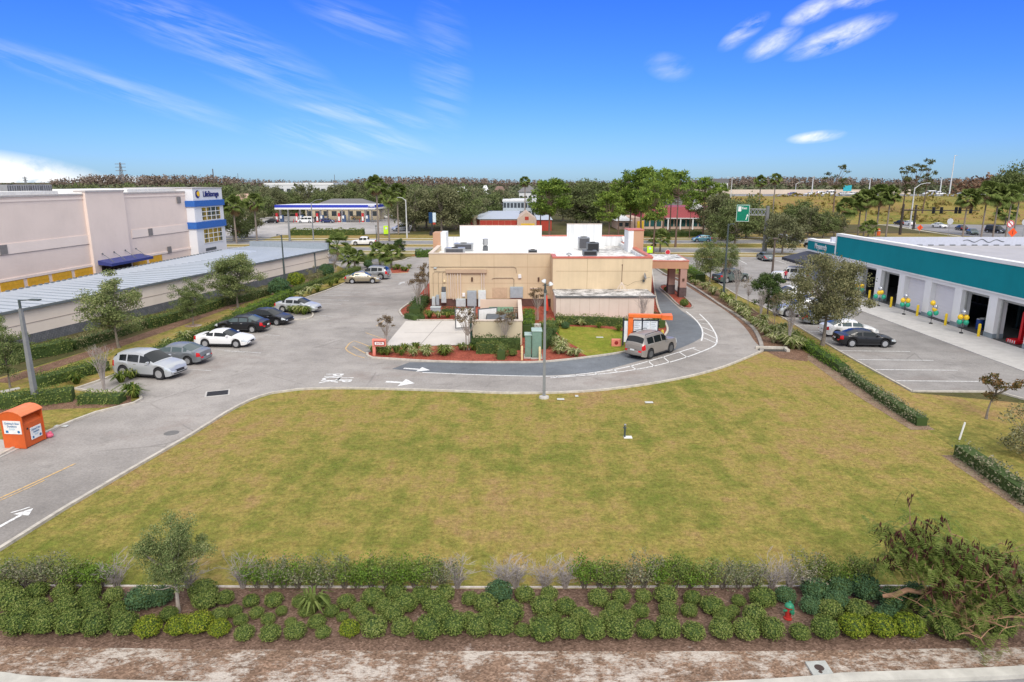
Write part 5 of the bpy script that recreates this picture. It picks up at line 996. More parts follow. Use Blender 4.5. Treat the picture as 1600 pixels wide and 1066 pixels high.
L_bush = leafmat('leaf_bush', [(.046, .086, .017), (.117, .169, .036), (.208, .254, .065), (.299, .325, .111)], sc=3); L_lime = leafmat('leaf_lime', [(.057, .098, .011), (.138, .196, .018), (.241, .287, .029), (.345, .345, .046)], sc=3); L_bshade = leafmat('leaf_blue_green', [(.034, .080, .042), (.076, .147, .068), (.142, .227, .095)], sc=3)
L_lily = leafmat('leaf_variegated', [(.10, .14, .03), (.23, .28, .08), (.44, .45, .22), (.62, .58, .36)], trans=.3, clump=.2); L_lilyg = leafmat('leaf_lily_green', [(.05, .09, .015), (.12, .17, .03), (.25, .27, .06)], trans=.3, clump=.2)
L_palm = leafmat('leaf_palm', [(.06, .095, .02), (.14, .19, .045), (.25, .29, .09)], trans=.25); L_dead = plain('palm_skirt', (.30, .20, .11), .9, var=.3); L_grey = leafmat('leaf_greygreen', [(.069, .097, .041), (.166, .193, .090), (.276, .262, .166), (.359, .304, .235)], sc=1.5)
L_fern = leafmat('leaf_feathery', [(.075, .115, .022), (.14, .195, .04), (.21, .265, .065), (.29, .30, .11)], sc=1.2, trans=.3); L_red = leafmat('leaf_magnolia', [(.04, .05, .02), (.10, .09, .03), (.22, .12, .05), (.30, .20, .10)]); L_hedge = leafmat('leaf_hedge', [(.044, .079, .022), (.107, .151, .035), (.195, .230, .062), (.301, .284, .107)], sc=1.2)
# ---- round clipped bushes
def bush_mesh(seed, leaf, rag=.0, n=1500, ls=.075):
    r = np.random.default_rng(seed); q = unit(r.normal(size=(n, 3))); q = q[q[:, 2] > -.55]
    lob = 1 + .07 * np.sin(q[:, 0] * 6 + seed) * np.cos(q[:, 1] * 5 + seed) + .05 * np.sin(q[:, 2] * 9 + seed * 3) + r.normal(size=len(q)) * (.03 + rag)
    lob = lob * (1 - .16 * r.random(len(q)) ** 2); P = q * lob[:, None] * np.array([.5, .5, .46]) + np.array([0, 0, .44])
    V = cards(P, ls, 1.5, .25, nrm=q * 1.1); fol = quadmesh('foliage', V, leaf)
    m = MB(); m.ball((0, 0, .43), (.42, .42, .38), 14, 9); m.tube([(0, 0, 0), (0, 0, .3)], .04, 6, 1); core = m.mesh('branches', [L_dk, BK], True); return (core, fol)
BUSH = [bush_mesh(s, L_bush, n=1700) for s in (1, 2, 3, 4)]; BLIME = bush_mesh(9, L_lime, n=1700); BBLUE = [bush_mesh(11, L_bshade, n=1700), bush_mesh(12, L_bshade, .02, n=1700)]
ROWF = [(33, 1004, 50), (71, 1000, 38), (114, 1004, 50), (152, 1003, 38), (197, 1001, 38), (234, 1008, 46, 'l'), (281, 1002, 36, 'l'), (312, 1000, 40, 'l'), (344, 1003, 30, 'l'), (382, 1008, 28), (423, 1009, 30), (462, 1006, 31), (505, 1003, 22),
        (547, 1003, 30, 'l'), (585, 1007, 46), (629, 1002, 31), (669, 1009, 40), (709, 1001, 40), (747, 1003, 37), (783, 1002, 35), (816, 1001, 22), (849, 1011, 43), (888, 1007, 35), (927, 1008, 38), (968, 1008, 40), (1010, 1005, 31), (1042, 1009, 46), (1083, 1008, 33), (1126, 1009, 44), (1165, 1009, 37), (1205, 1010, 44), (1249, 1008, 29), (1286, 1010, 47), (1332, 1007, 42, 'l'), (1376, 1005, 42, 'l'), (1418, 1007, 42, 'l'), (1478, 1012, 50), (1562, 1006, 44)]
ROWM = [(23, 968, 50, 'm'), (5, 990, 30), (36, 975, 36), (60, 969, 34), (73, 978, 30), (105, 978, 46), (149, 972, 33), (138, 960, 30), (186, 968, 28), (187, 978, 26), (264, 978, 28), (152, 990, 36), (322, 964, 46, 'm'), (352, 951, 27), (343, 979, 28), (366, 970, 24), (376, 983, 22), (392, 954, 25), (401, 972, 22), (419, 982, 22), (428, 955, 28), (440, 967, 18), (454, 984, 18), (467, 955, 22), (478, 970, 24), (503, 956, 26), (495, 989, 28), (518, 970, 24),
        (541, 957, 28), (561, 968, 26), (535, 977, 18), (583, 955, 36), (618, 944, 31), (601, 967, 31), (634, 965, 38), (570, 980, 24), (615, 980, 34), (659, 950, 34), (695, 946, 30), (679, 965, 40), (688, 981, 40), (732, 980, 22), (734, 952, 26), (758, 965, 36), (780, 951, 42, 'b'), (765, 980, 30), (797, 983, 42), (820, 948, 31), (858, 945, 27), (849, 970, 40), (884, 968, 33), (867, 979, 22), (907, 982, 31), (936, 955, 35), (960, 970, 31), (949, 982, 26), (971, 950, 28), (982, 980, 25), (1005, 948, 26), (1000, 972, 28), (1040, 952, 36), (1044, 971, 30),
        (1082, 952, 27), (1077, 970, 26), (1112, 967, 36), (1124, 975, 20), (1154, 953, 22), (1146, 967, 20), (1133, 978, 28), (1191, 957, 40), (1227, 950, 32, 'b'), (1178, 990, 44), (1266, 968, 33, 'b'), (1273, 948, 42, 'b'), (1310, 944, 44, 'b'), (1306, 964, 44, 'b'), (1296, 976, 36), (1350, 950, 50, 'b'), (1340, 976, 40), (1392, 965, 48, 'b'), (1385, 985, 40, 'b'), (1458, 985, 50, 'b'), (1540, 955, 50), (1586, 976, 50), (1525, 985, 46), (1430, 955, 48, 'b')]
ROWB = [(8, 944, 40, 'm'), (58, 944, 34), (101, 947, 34, 'm'), (140, 948, 34), (178, 950, 30), (222, 965, 52, 'b'), (252, 955, 40, 'b'), (318, 947, 42, 'm')]
def size_word(w): return 'small' if w < 27 else 'medium' if w < 37 else 'large'
def put_bushes(rows, rowname):
    rows = sorted(rows)
    for i, a in enumerate(rows):
        u, v, wpx = a[:3]; k = a[3] if len(a) > 3 else ''; p = G(u, v - 2); dpx = FOC / (p.y * CP + CH * SP); D = wpx / dpx * (1.1 if rowname == 'front row' and wpx < 44 else 1)
        c = G(u, v); c.y = p.y + D * .42; c.x = c.x * (c.y / p.y) if abs(p.y) else c.x
        ms = BLIME if k == 'l' else BBLUE[i % 2] if k == 'b' else BUSH[(i * 3 + int(u)) % 4]
        tint = 'yellow-green' if k == 'l' else 'blue-green' if k == 'b' else 'green'
        t = plant('round_bush', '%s %s clipped bush, %s from left in the foreground %s' % (size_word(wpx), tint, ORD(i + 1), rowname), 'bush', ms, (c.x, c.y, 0), rng.random() * 6.28, (D * .88 if wpx > 43 else D * 1.02, D * .88 if wpx > 43 else D * 1.02, D * (.72 + .16 * rng.random())), 'round clipped bushes in the foreground bed', ('branches', 'foliage'))
put_bushes(ROWF, 'front row'); put_bushes(ROWM, 'middle rows'); put_bushes(ROWB, 'back row')
# ---- ragged and bare shrubs behind the bushes
def shrub_mesh(seed, leaf, n=900, stems=12, H=1.0, R0=.5, ls=.07, bare=False):
    r = np.random.default_rng(seed); m = MB(); pts = []
    for s in range(stems):
        a = 2 * math.pi * (s + r.random()) / stems; rr = R0 * (.35 + .65 * r.random()); top = np.array([math.cos(a) * rr, math.sin(a) * rr, H * (.65 + .35 * r.random())]); base = np.array([math.cos(a) * .06, math.sin(a) * .06, 0])
        P = bez(base, np.array([top[0] * .35, top[1] * .35, top[2] * .6]), top, 5); m.tube(P, [.016, .013, .010, .007, .004], 4, cap=False)
        for b in range(5 if bare else 3):
            i = r.integers(1, 5); p = np.array(P[i]); e = p + np.array([r.normal() * .16, r.normal() * .16, .12 + .16 * r.random()]); m.tube([tuple(p), tuple((p + e) / 2 + r.normal(size=3) * .02), tuple(e)], [.008, .006, .003], 3, cap=False); pts.append(e)
            if bare:
                for q in range(3): e2 = e + np.array([r.normal() * .09, r.normal() * .09, .08 * r.random()]); m.tube([tuple((p + e) / 2), tuple(e2)], [.005, .003], 3, cap=False)
        pts.append(top); pts += [np.array(P[i]) for i in (3, 4)]
    st = m.mesh('stems', TW if bare else BK); 
    if n == 0: return (st,)
    pts = np.array(pts); idx = r.integers(0, len(pts), n); P = pts[idx] + r.normal(size=(n, 3)) * .085; P[:, 2] = np.clip(P[:, 2], .06, None)
    return (st, quadmesh('foliage', cards(P, ls, 1.7, .3), leaf))
SHR = [shrub_mesh(21, L_bright, 1300), shrub_mesh(22, L_bush, 1300), shrub_mesh(23, L_grey, 900), shrub_mesh(24, L_grey, 500)]; BARE = [shrub_mesh(31, None, 0, 16, bare=True), shrub_mesh(32, None, 0, 16, bare=True)]
SR = [(-18, 'g'), (10, 'r'), (34, 'r'), (60, 'r'), (86, 'r'), (104, 's'), (128, 'g'), (150, 'g'), (176, 'x'), (290, 'x'), (375, 'x'), (398, 'g'), (420, 'r'), (440, 'g'), (462, 'r'), (488, 's'), (512, 'r'), (536, 's'), (556, 'g'), (578, 'g'), (602, 's'), (624, 'g'), (646, 'g'), (668, 's'), (690, 'r'), (714, 'x'), (786, 'x'), (806, 'x'), (852, 'x'), (884, 'x'), (914, 'g'), (938, 's'), (960, 's'), (985, 'r'), (1008, 'r'), (1034, 'g'), (1058, 's'), (1082, 'g'), (1108, 's'), (1132, 'r'), (1158, 'r'), (1184, 'r'), (1210, 'x'), (1238, 'x'), (1262, 'r'), (1290, 's'), (1318, 'g'), (1350, 's'), (1560, 'r'), (1590, 'r')]
SDESC = dict(g='bright leafy ragged shrub', s='green ragged shrub', r='greyish thin-leaved ragged shrub', x='bare silvery twiggy shrub')
for i, (u, k) in enumerate(SR):
    p = G(u, 926); ms = {'g': SHR[0], 's': SHR[1], 'r': SHR[2 + i % 2], 'x': BARE[i % 2]}[k]
    plant('shrub', '%s, %s from the left in the row edging the lawn' % (SDESC[k], ORD(i + 1)), 'shrub', ms, (p.x, p.y + .25, 0), rng.random() * 6.28, (1.0 + .25 * rng.random(), 1.05, .72 + .26 * rng.random()), 'ragged shrubs along the near edge of the lawn', ('stems', 'foliage'))
# ---- strap-leaved tufts
def tuft(seed, leaf, n=70, L=.62, W0=.028):
    r = np.random.default_rng(seed); V = []
    for i in range(n):
        a = r.random() * 6.283; d = np.array([math.cos(a), math.sin(a), 0]); s = np.array([-d[1], d[0], 0]) * W0 * (.7 + .6 * r.random()); l = L * (.6 + .5 * r.random()); sp = .25 + .75 * r.random(); b = d * .06 * r.random()
        m_ = b + d * l * .35 * sp + np.array([0, 0, l * .62]); e = b + d * l * .85 * sp + np.array([0, 0, l * (.78 - .45 * sp)])
        V += [b - s, b + s, m_ + s * .9, m_ - s * .9, m_ - s * .9, m_ + s * .9, e + s * .1, e - s * .1]
    return quadmesh('leaves', np.array(V), leaf)
TF = [tuft(41, L_lily), tuft(42, L_lily, 80), tuft(43, L_lilyg, 70), tuft(44, L_lilyg, 60)]
def tufts(items, where, grp, kinds=(0, 1, 2), hs=1.0):
    for i, (u, v) in enumerate(items):
        p = G(u, v); k = kinds[(i * 7 + int(u)) % len(kinds)]; o = bpy.data.objects.new('strap_leaf_plant', TF[k]); COL.objects.link(o); o.location = p; s = hs * (1.15 + .55 * rng.random()); o.scale = (s * 1.15, s * 1.15, s); o.rotation_euler = (0, 0, rng.random() * 6)
        tag(o, '%s strap-leaved clump, %s from left %s' % ('cream and green' if k < 2 else 'yellow-green', ORD(i + 1), where), 'plant', grp)
def along(pts, step, jit=.35):
    L = smoothline(GP(pts), step); out = []
    for p in L:
        x, y = p.x + rng.normal() * jit, p.y + rng.normal() * jit; d = y * CP + CH * SP; out.append((800 + FOC * x / d, 533 + FOC * (CH * CP - y * SP) / d))
    return sorted(out)
tufts(along([(582, 553), (610, 551), (640, 550), (670, 549), (700, 550), (722, 548)], .42, .32) + along([(592, 555), (640, 556), (700, 557)], .7, .25), 'in the island bed by the coral sign', 'strap-leaved clumps on the red mulch island')
tufts(along([(742, 548), (760, 549), (778, 551)], .8, .2), 'in front of the enclosure hedge', 'strap-leaved clumps on the red mulch island', (2, 2, 0))
tufts(along([(858, 537), (872, 545), (888, 552), (905, 555)], .55, .45) + along([(866, 550), (880, 556), (895, 557)], .7, .3), 'in the bed right of the lamp post', 'strap-leaved clumps on the red mulch island', (0, 1), 1.1)
tufts(along([(875, 511), (905, 511), (935, 513), (965, 517)], 1.4, .25), 'under the cooler room hedge', 'strap-leaved clumps on the red mulch island', (0, 2), 1.0)
tufts(along([(668, 497), (682, 497), (700, 497), (714, 496)], .8, .2), 'below the electrical cabinets', 'strap-leaved clumps on the red mulch island', (0, 2), 1.1)
tufts(along([(1066, 432), (1085, 442), (1105, 453), (1125, 464), (1145, 477)], 1.6, .5), 'in the upper right lane bed', 'strap-leaved clumps along the right kerb', (0, 1, 2), 1.3)
tufts(along([(1150, 482), (1170, 495), (1190, 512), (1212, 530), (1240, 548)], .8, .55) + along([(1205, 520), (1225, 535), (1245, 545)], .7, .3), 'in the lower right lane bed', 'strap-leaved clumps along the right kerb', (0, 1), 1.35)
tufts(along([(268, 541), (285, 535), (300, 529)], .9, .2) + along([(470, 465), (482, 460), (500, 453), (515, 448), (530, 443), (541, 438)], 1.7, .2) + [(457, 489), (463, 491), (469, 489), (475, 492), (478, 490)], 'along the left car park', 'strap-leaved clumps along the left car park', (0, 1, 2), 1.35)
tufts([(190, 598), (205, 592), (218, 588), (120, 600), (207, 617), (211, 622)] , 'near the silver crossover', 'strap-leaved clumps along the left car park', (2, 3), 1.2)
tufts([(616, 422), (622, 421), (629, 423), (634, 424), (640, 420)], 'on the island beyond the pewter SUV', 'strap-leaved clumps along the left car park', (0, 2), 1.2)
# spiky plant among the bushes
o = bpy.data.objects.new('spiky_plant', tuft(47, L_palm, 60, 1.0, .04)); COL.objects.link(o); o.location = G(490, 958); o.scale = (1, 1, 1.1); tag(o, 'spiky green fan-leaved plant rising among the foreground bushes', 'plant')
# ---- hedges
def hedge(pts, w, h, leaf, label, name='hedge', ls=.12, dens=95, z=0, rag=.085, world=False, group=None):
    P = smoothline(pts if world else GP(pts), .8); n = len(P); c = sum(P, Vector()) / n; c.z = 0; r = np.random.default_rng(int(abs(c.x) * 100 + abs(c.y) * 10)); L = sum((P[i + 1] - P[i]).length for i in range(n - 1))
    N = int(L * (2 * h + w) * dens); t = r.random(N) * (n - 1); i = t.astype(int); f = (t - i)[:, None]; A = np.array([tuple(p) for p in P]); T = A[np.minimum(i + 1, n - 1)] - A[i]; T = unit(T); B_ = A[i] * (1 - f) + A[np.minimum(i + 1, n - 1)] * f
    nr = np.stack([-T[:, 1], T[:, 0], np.zeros(N)], 1); q = r.random(N) * (2 * h + w); bump = 1 + .10 * np.sin(t * 2.1 + c.x) + .07 * np.sin(t * 5.3)
    s = np.where(q < h, -w / 2, np.where(q < h + w, q - h - w / 2, w / 2)); zz = np.where(q < h, q, np.where(q < h + w, h, 2 * h + w - q)); zz = zz * bump + r.normal(size=N) * rag * .8; s = s * (1 + .1 * np.sin(t * 3)) + r.normal(size=N) * rag
    X = B_ + nr * s[:, None]; X[:, 2] = np.clip(zz, .03, None); X -= np.array([c.x, c.y, 0]); Nn = np.where((q < h)[:, None], -nr, np.where((q < h + w)[:, None], np.array([0, 0, 1.]), nr))
    t_ = thing(name, label, 'hedge', (c.x, c.y, z), 0, group); part('foliage', quadmesh('foliage', cards(X, ls, 1.6, .2, nrm=Nn * .9), leaf), t_)
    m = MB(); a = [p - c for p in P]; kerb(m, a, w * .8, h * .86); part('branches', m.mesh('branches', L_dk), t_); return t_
hedge([(-30, 574), (20, 566), (60, 558), (108, 548)], 1.4, 1.0, L_hedge, 'dark green hedge against the storage row at the left picture edge'); hedge([(112, 546), (150, 535), (185, 525), (225, 512)], 1.1, .8, L_olive, 'thin brownish hedge behind the leftmost large tree')
hedge([(228, 513), (270, 502), (320, 487), (345, 478)], 1.3, .95, L_hedge, 'olive hedge between the two middle trees and the storage row'); hedge([(345, 478), (385, 470), (418, 460)], 1.2, .9, L_olive, 'loose brownish hedge right of the third tree along the storage row')
hedge([(55, 606), (90, 597), (130, 586), (165, 577)], 1.3, .75, L_bush, 'low green hedge behind the bare little tree'); hedge([(205, 571), (250, 553), (290, 535), (330, 518), (365, 502)], .9, .6, L_hedge, 'low clipped hedge in front of the white coupe and black saloons'); hedge([(370, 500), (400, 487), (430, 474), (452, 464)], 1.1, .8, L_bright, 'brighter ragged hedge section behind the silver saloon')
hedge([(455, 462), (480, 452), (510, 441), (545, 429), (560, 424)], 1.0, .75, L_hedge, 'long clipped hedge beyond the silver saloon to the car park end'); hedge([(-20, 638), (30, 633), (80, 628), (116, 624)], 1.4, .8, L_bush, 'green hedge behind the orange donation bin'); hedge([(128, 629), (160, 629), (192, 629)], 1.0, .6, L_bush, 'short low hedge on the rounded kerbed corner left of the lane')
hedge([(737, 546), (775, 546), (813, 546)], .9, 1.0, L_dk, 'dark clipped hedge along the front of the dumpster enclosure'); hedge([(744, 552), (764, 552), (784, 552), (784, 558), (783, 563)], .7, .8, L_hedge, 'L-shaped low clipped hedge in front of the dark enclosure hedge')
hedge([(824, 528), (825, 518), (826, 508), (826, 500)], .9, 1.2, L_bright, 'bright green hedge running back beside the enclosure wall'); hedge([(842, 546), (850, 536), (856, 526)], 1.6, .9, L_dk, 'dark green hedge behind the lamp post'); hedge([(846, 520), (858, 517), (864, 512)], 1.3, .8, L_bush, 'green hedge clump at the corner of the cooler room')
hedge([(868, 507), (900, 507), (940, 508), (980, 511)], .8, .85, L_hedge, 'long clipped hedge along the front of the cooler room'); hedge([(1012, 512), (1026, 511), (1035, 513)], .9, .8, L_hedge, 'short hedge right of the menu board'); hedge([(1017, 497), (1025, 500), (1030, 503)], .7, .7, L_dk, 'small dark hedge at the right end of the cooler room')
hedge([(1236, 528), (1256, 541), (1280, 558), (1305, 574), (1318, 583)], .85, .6, L_bright, 'bright green clipped hedge between the lawn and garage car park'); hedge([(1320, 585), (1345, 603), (1370, 620)], .6, .5, L_grey, 'sparse grey-green hedge section in the middle of the right hedge line'); hedge([(1372, 622), (1405, 644), (1440, 666)], .7, .55, L_grey, 'dark green lower end of the right hedge line')
hedge([(1500, 712), (1530, 732), (1565, 756), (1620, 795)], .8, .65, L_grey, 'dark hedge entering from the right picture edge'); hedge([(552, 409), (565, 409), (580, 409)], 1.6, 1.1, L_hedge, 'clipped hedge on the verge left of the paired small palms'); hedge([(650, 402), (680, 401), (720, 400.5)], 1.8, 1.2, L_bright, 'clipped hedge on red mulch beyond the restaurant left corner', ls=.2, dens=40)
hedge([(455, 367.5), (490, 367.5), (530, 367.5), (569, 367.5)], 2.2, 1.5, L_hedge, 'long clipped hedge in front of the petrol station', ls=.25, dens=25); hedge([(1000, 369), (1040, 370), (1075, 369.5), (1095, 369)], 2.0, 1.2, L_dk, 'dark hedge in front of the red-roofed restaurant', ls=.25, dens=25); hedge([(1066, 424), (1080, 431), (1095, 441)], 1.4, 1.1, L_bright, 'bright hedge beside the drive-through canopy')
hedge([(637, 497), (650, 500), (662, 499)], 1.0, .5, L_dk, 'low dark groundcover hedge at the restaurant left corner'); hedge([(648, 493), (655, 482), (662, 472)], 1.4, .8, L_dk, 'dark shrubs along the left wall of the restaurant'); hedge([(690, 492), (705, 492), (720, 491)], .9, .6, L_dk, 'dark low shrubs in front of the electrical cabinets')
for u, v, wp, ms, lab in ((801, 558, 14, BUSH[0], 'little round bush left of the cream bollards'), (460, 450, 27, BLIME, 'big round bright green bush below the tall dark lamp post'), (574, 419, 14, BBLUE[0], 'small round dark bush beyond the beige saloon'), (433, 465, 34, BBLUE[1], 'broad dark bush left of the tall dark lamp post'), (508, 434, 24, BBLUE[0], 'dark rounded shrub near the far end of the storage row'), (1070, 480, 14, BUSH[1], 'round green bush at the foot of the canopy column'), (1042, 456, 9, BUSH[2], 'small bush at the rear canopy column'), (884, 515, 13, BBLUE[1], 'small round dark bush at the left of the cooler room lawn')):
    p = G(u, v); D = wp * (p.y * CP + CH * SP) / FOC; plant('round_bush', lab, 'bush', ms, (p.x, p.y + D * .4, 0), u, (D, D, D * .95), None, ('branches', 'foliage'))
# ---- trees near the lot
def at_tree(name, label, ms, u, v, vtop, Hm, rz=0, wid=1.0, group=None, cat='tree'):
    p = G(u, v); H = ZH(vtop, p.y); s = H / Hm; return plant(name, label, cat, ms, p, rz, (s * wid, s * wid, s), group)
T_air = [tree_meshes(51, 5, .8, 1.5, 2.1, 80, 200, .10, .46, L_oak, BK, .08, hollow=.2), tree_meshes(52, 5, .8, 1.5, 2.1, 72, 180, .10, .44, L_oak, BK, .08, hollow=.2), tree_meshes(53, 5, .7, 1.75, 2.1, 100, 220, .10, .48, L_oak, BK, .09, hollow=.15)]
T_near = tree_meshes(54, 3.4, .8, 1.15, 1.15, 80, 330, .055, .30, L_oak, BKl, .075, flat=.8, lean=.1, hollow=.15); T_big = tree_meshes(55, 6.5, 1.5, 3.2, 2.4, 110, 240, .14, .7, L_olive, BK, .17, flat=.7, hollow=.2)
T_round = tree_meshes(56, 4, .6, 1.5, 1.65, 60, 170, .14, .45, L_dk, BK, .1, hollow=.15); T_myr = [tree_meshes(57, 3.5, .9, .85, .95, 22, 42, .13, .28, L_rust, BKl, .07, stems=4, vase=True), tree_meshes(58, 3.5, .9, .85, .95, 22, 42, .13, .28, L_rust, BKl, .07, stems=4, vase=True)]
def bare_tree(seed, H=3.5, R0=.9, ht=1.0):
    r = np.random.default_rng(seed); m = MB()
    for s in range(9):
        a = 6.283 * s / 9 + r.normal() * .2; rr = R0 * (.3 + .7 * r.random()); top = np.array([math.cos(a) * rr, math.sin(a) * rr, H * (.8 + .2 * r.random())]); P = bez(np.array([math.cos(a) * .04, math.sin(a) * .04, 0]), np.array([top[0] * .15, top[1] * .15, H * .5]), top, 8); m.tube(P, [.05, .045, .04, .032, .025, .018, .012, .007], 5, cap=False)
        for b in range(9):
            i = r.integers(3, 7); p = np.array(P[i]); e = p + np.array([r.normal() * .25, r.normal() * .25, .3 + .4 * r.random()]) * H / 3.5; m.tube([tuple(p), tuple((p + e) / 2 + r.normal(size=3) * .03), tuple(e)], [.014, .01, .005], 3, cap=False)
            for q in range(3): e2 = e + np.array([r.normal() * .15, r.normal() * .15, .1 + .15 * r.random()]); m.tube([tuple((p + e * 2) / 3), tuple(e2)], [.007, .004], 3, cap=False)
    return (m.mesh('branches', TW),)
T_bare = [bare_tree(61), bare_tree(62)]; T_sparse = tree_meshes(63, 4, 1.2, 1.0, 1.2, 26, 14, .14, .35, L_rust, TW, .05, stems=3, vase=True)
at_tree('oak_tree', 'airy young oak between the bare little tree and the storage row', T_air[0], 186, 544, 425, 5, 1, 1.25); at_tree('oak_tree', 'slender young oak on a sandy ring behind the white coupe', T_air[1], 302, 508, 430, 5, 2, 1.1); at_tree('oak_tree', 'fullest young oak in front of the storage row, beyond the black saloons', T_air[2], 372, 481, 391, 5, 3, 1.3)
at_tree('oak_tree', 'young oak cut by the left picture edge behind the pale lamp post', T_air[1], 16, 606, 488, 5, 4, .85); at_tree('bare_tree', 'bare little tree beside the silver crossover', T_bare[0], 163, 611, 540, 3.5, 0, .95)
at_tree('oak_tree', 'small grey-trunked oak in the foreground bed at the left', T_near, 279, 957, 812, 3.4, 0, 1.0); at_tree('oak_tree', 'large olive oak shading the parked cars by the garage', T_big, 1285, 540, 398, 6.5, 1.2, .9)
at_tree('small_tree', 'round dark green tree left of the large olive oak', T_round, 1199, 494, 425, 4, 0, .95); at_tree('oak_tree', 'airy olive tree in front of the grey-green pickup', T_air[0], 1108, 444, 368, 5, 2.2, 1.05); at_tree('oak_tree', 'thin young tree right behind the airy olive tree', T_air[1], 1136, 440, 376, 5, .5, .8)
for i, (u, v, vt, w_, lab) in enumerate(((604, 542, 493, 1.1, 'rust-leaved crepe myrtle on the island tip beside the coral sign'), (654, 486, 423, 1.0, 'rust-leaved crepe myrtle at the restaurant left corner'), (666, 470, 412, .8, 'thin crepe myrtle beside the restaurant left wall'), (731, 547, 480, 1.15, 'crepe myrtle in front of the enclosure gate'), (789, 544, 484, 1.15, 'crepe myrtle in front of the enclosure front wall'), (839, 500, 448, 1.1, 'sparse crepe myrtle between the enclosure and the lamp post'))):
    at_tree('crepe_myrtle', lab, T_myr[i % 2], u, v, vt, 3.5, i * 1.3, w_)
at_tree('bare_tree', 'vase-shaped bare tree in front of the cooler room', T_bare[1], 1003, 511, 457, 3.5, 0, .8)
for i, (u, v, vt, k, lab) in enumerate(((1150, 470, 415, 'b', 'thin bare tree below the tall dark lamp post on the right'), (1168, 482, 430, 's', 'sparse bare-branched tree below the round dark tree'), (1188, 500, 452, 'b', 'bare multi-stem tree at the foot of the round dark tree'), (1208, 515, 458, 's', 'sparse tree with dry seed heads in the right lane bed'), (1232, 540, 470, 'b', 'bare pale-stemmed tree nearest the curb inlet'), (1088, 432, 398, 'b', 'small bare tree above the canopy bed'), (1132, 458, 405, 's', 'sparse twiggy tree beside the grey-green pickup'))):
    at_tree('bare_tree', lab, T_bare[i % 2] if k == 'b' else T_sparse, u, v, vt, 3.5 if k == 'b' else 4, i, .75)
T_mag = tree_meshes(65, 2.6, .8, 1.0, .7, 16, 46, .17, .24, L_red, BK, .06, flat=.8, lean=.5, aspect=2.0); at_tree('magnolia_tree', 'small leaning magnolia with rusty leaves on the right lawn strip', T_mag, 1541, 655, 582, 2.6, 0, 1.1)
T_rb = tree_meshes(66, 2.2, .2, 1.4, 1.0, 30, 90, .12, .35, L_olive, BK, .06, stems=3); at_tree('small_tree', 'dull olive bushy tree cut by the right picture edge', T_rb, 1612, 712, 630, 2.2, 0, 1.0)
at_tree('small_tree', 'dark round tree on the verge beside the paired small palms', T_round, 625, 399, 373, 4, 2, 1.0); at_tree('small_tree', 'ragged dry-leaved tree at the far end of the storage row', T_sparse, 524, 425, 392, 4, 0, 1.4); at_tree('small_tree', 'twisted pale-stemmed shrub tree beside the big round bush', T_rb, 490, 441, 416, 2.2, 0, .85)
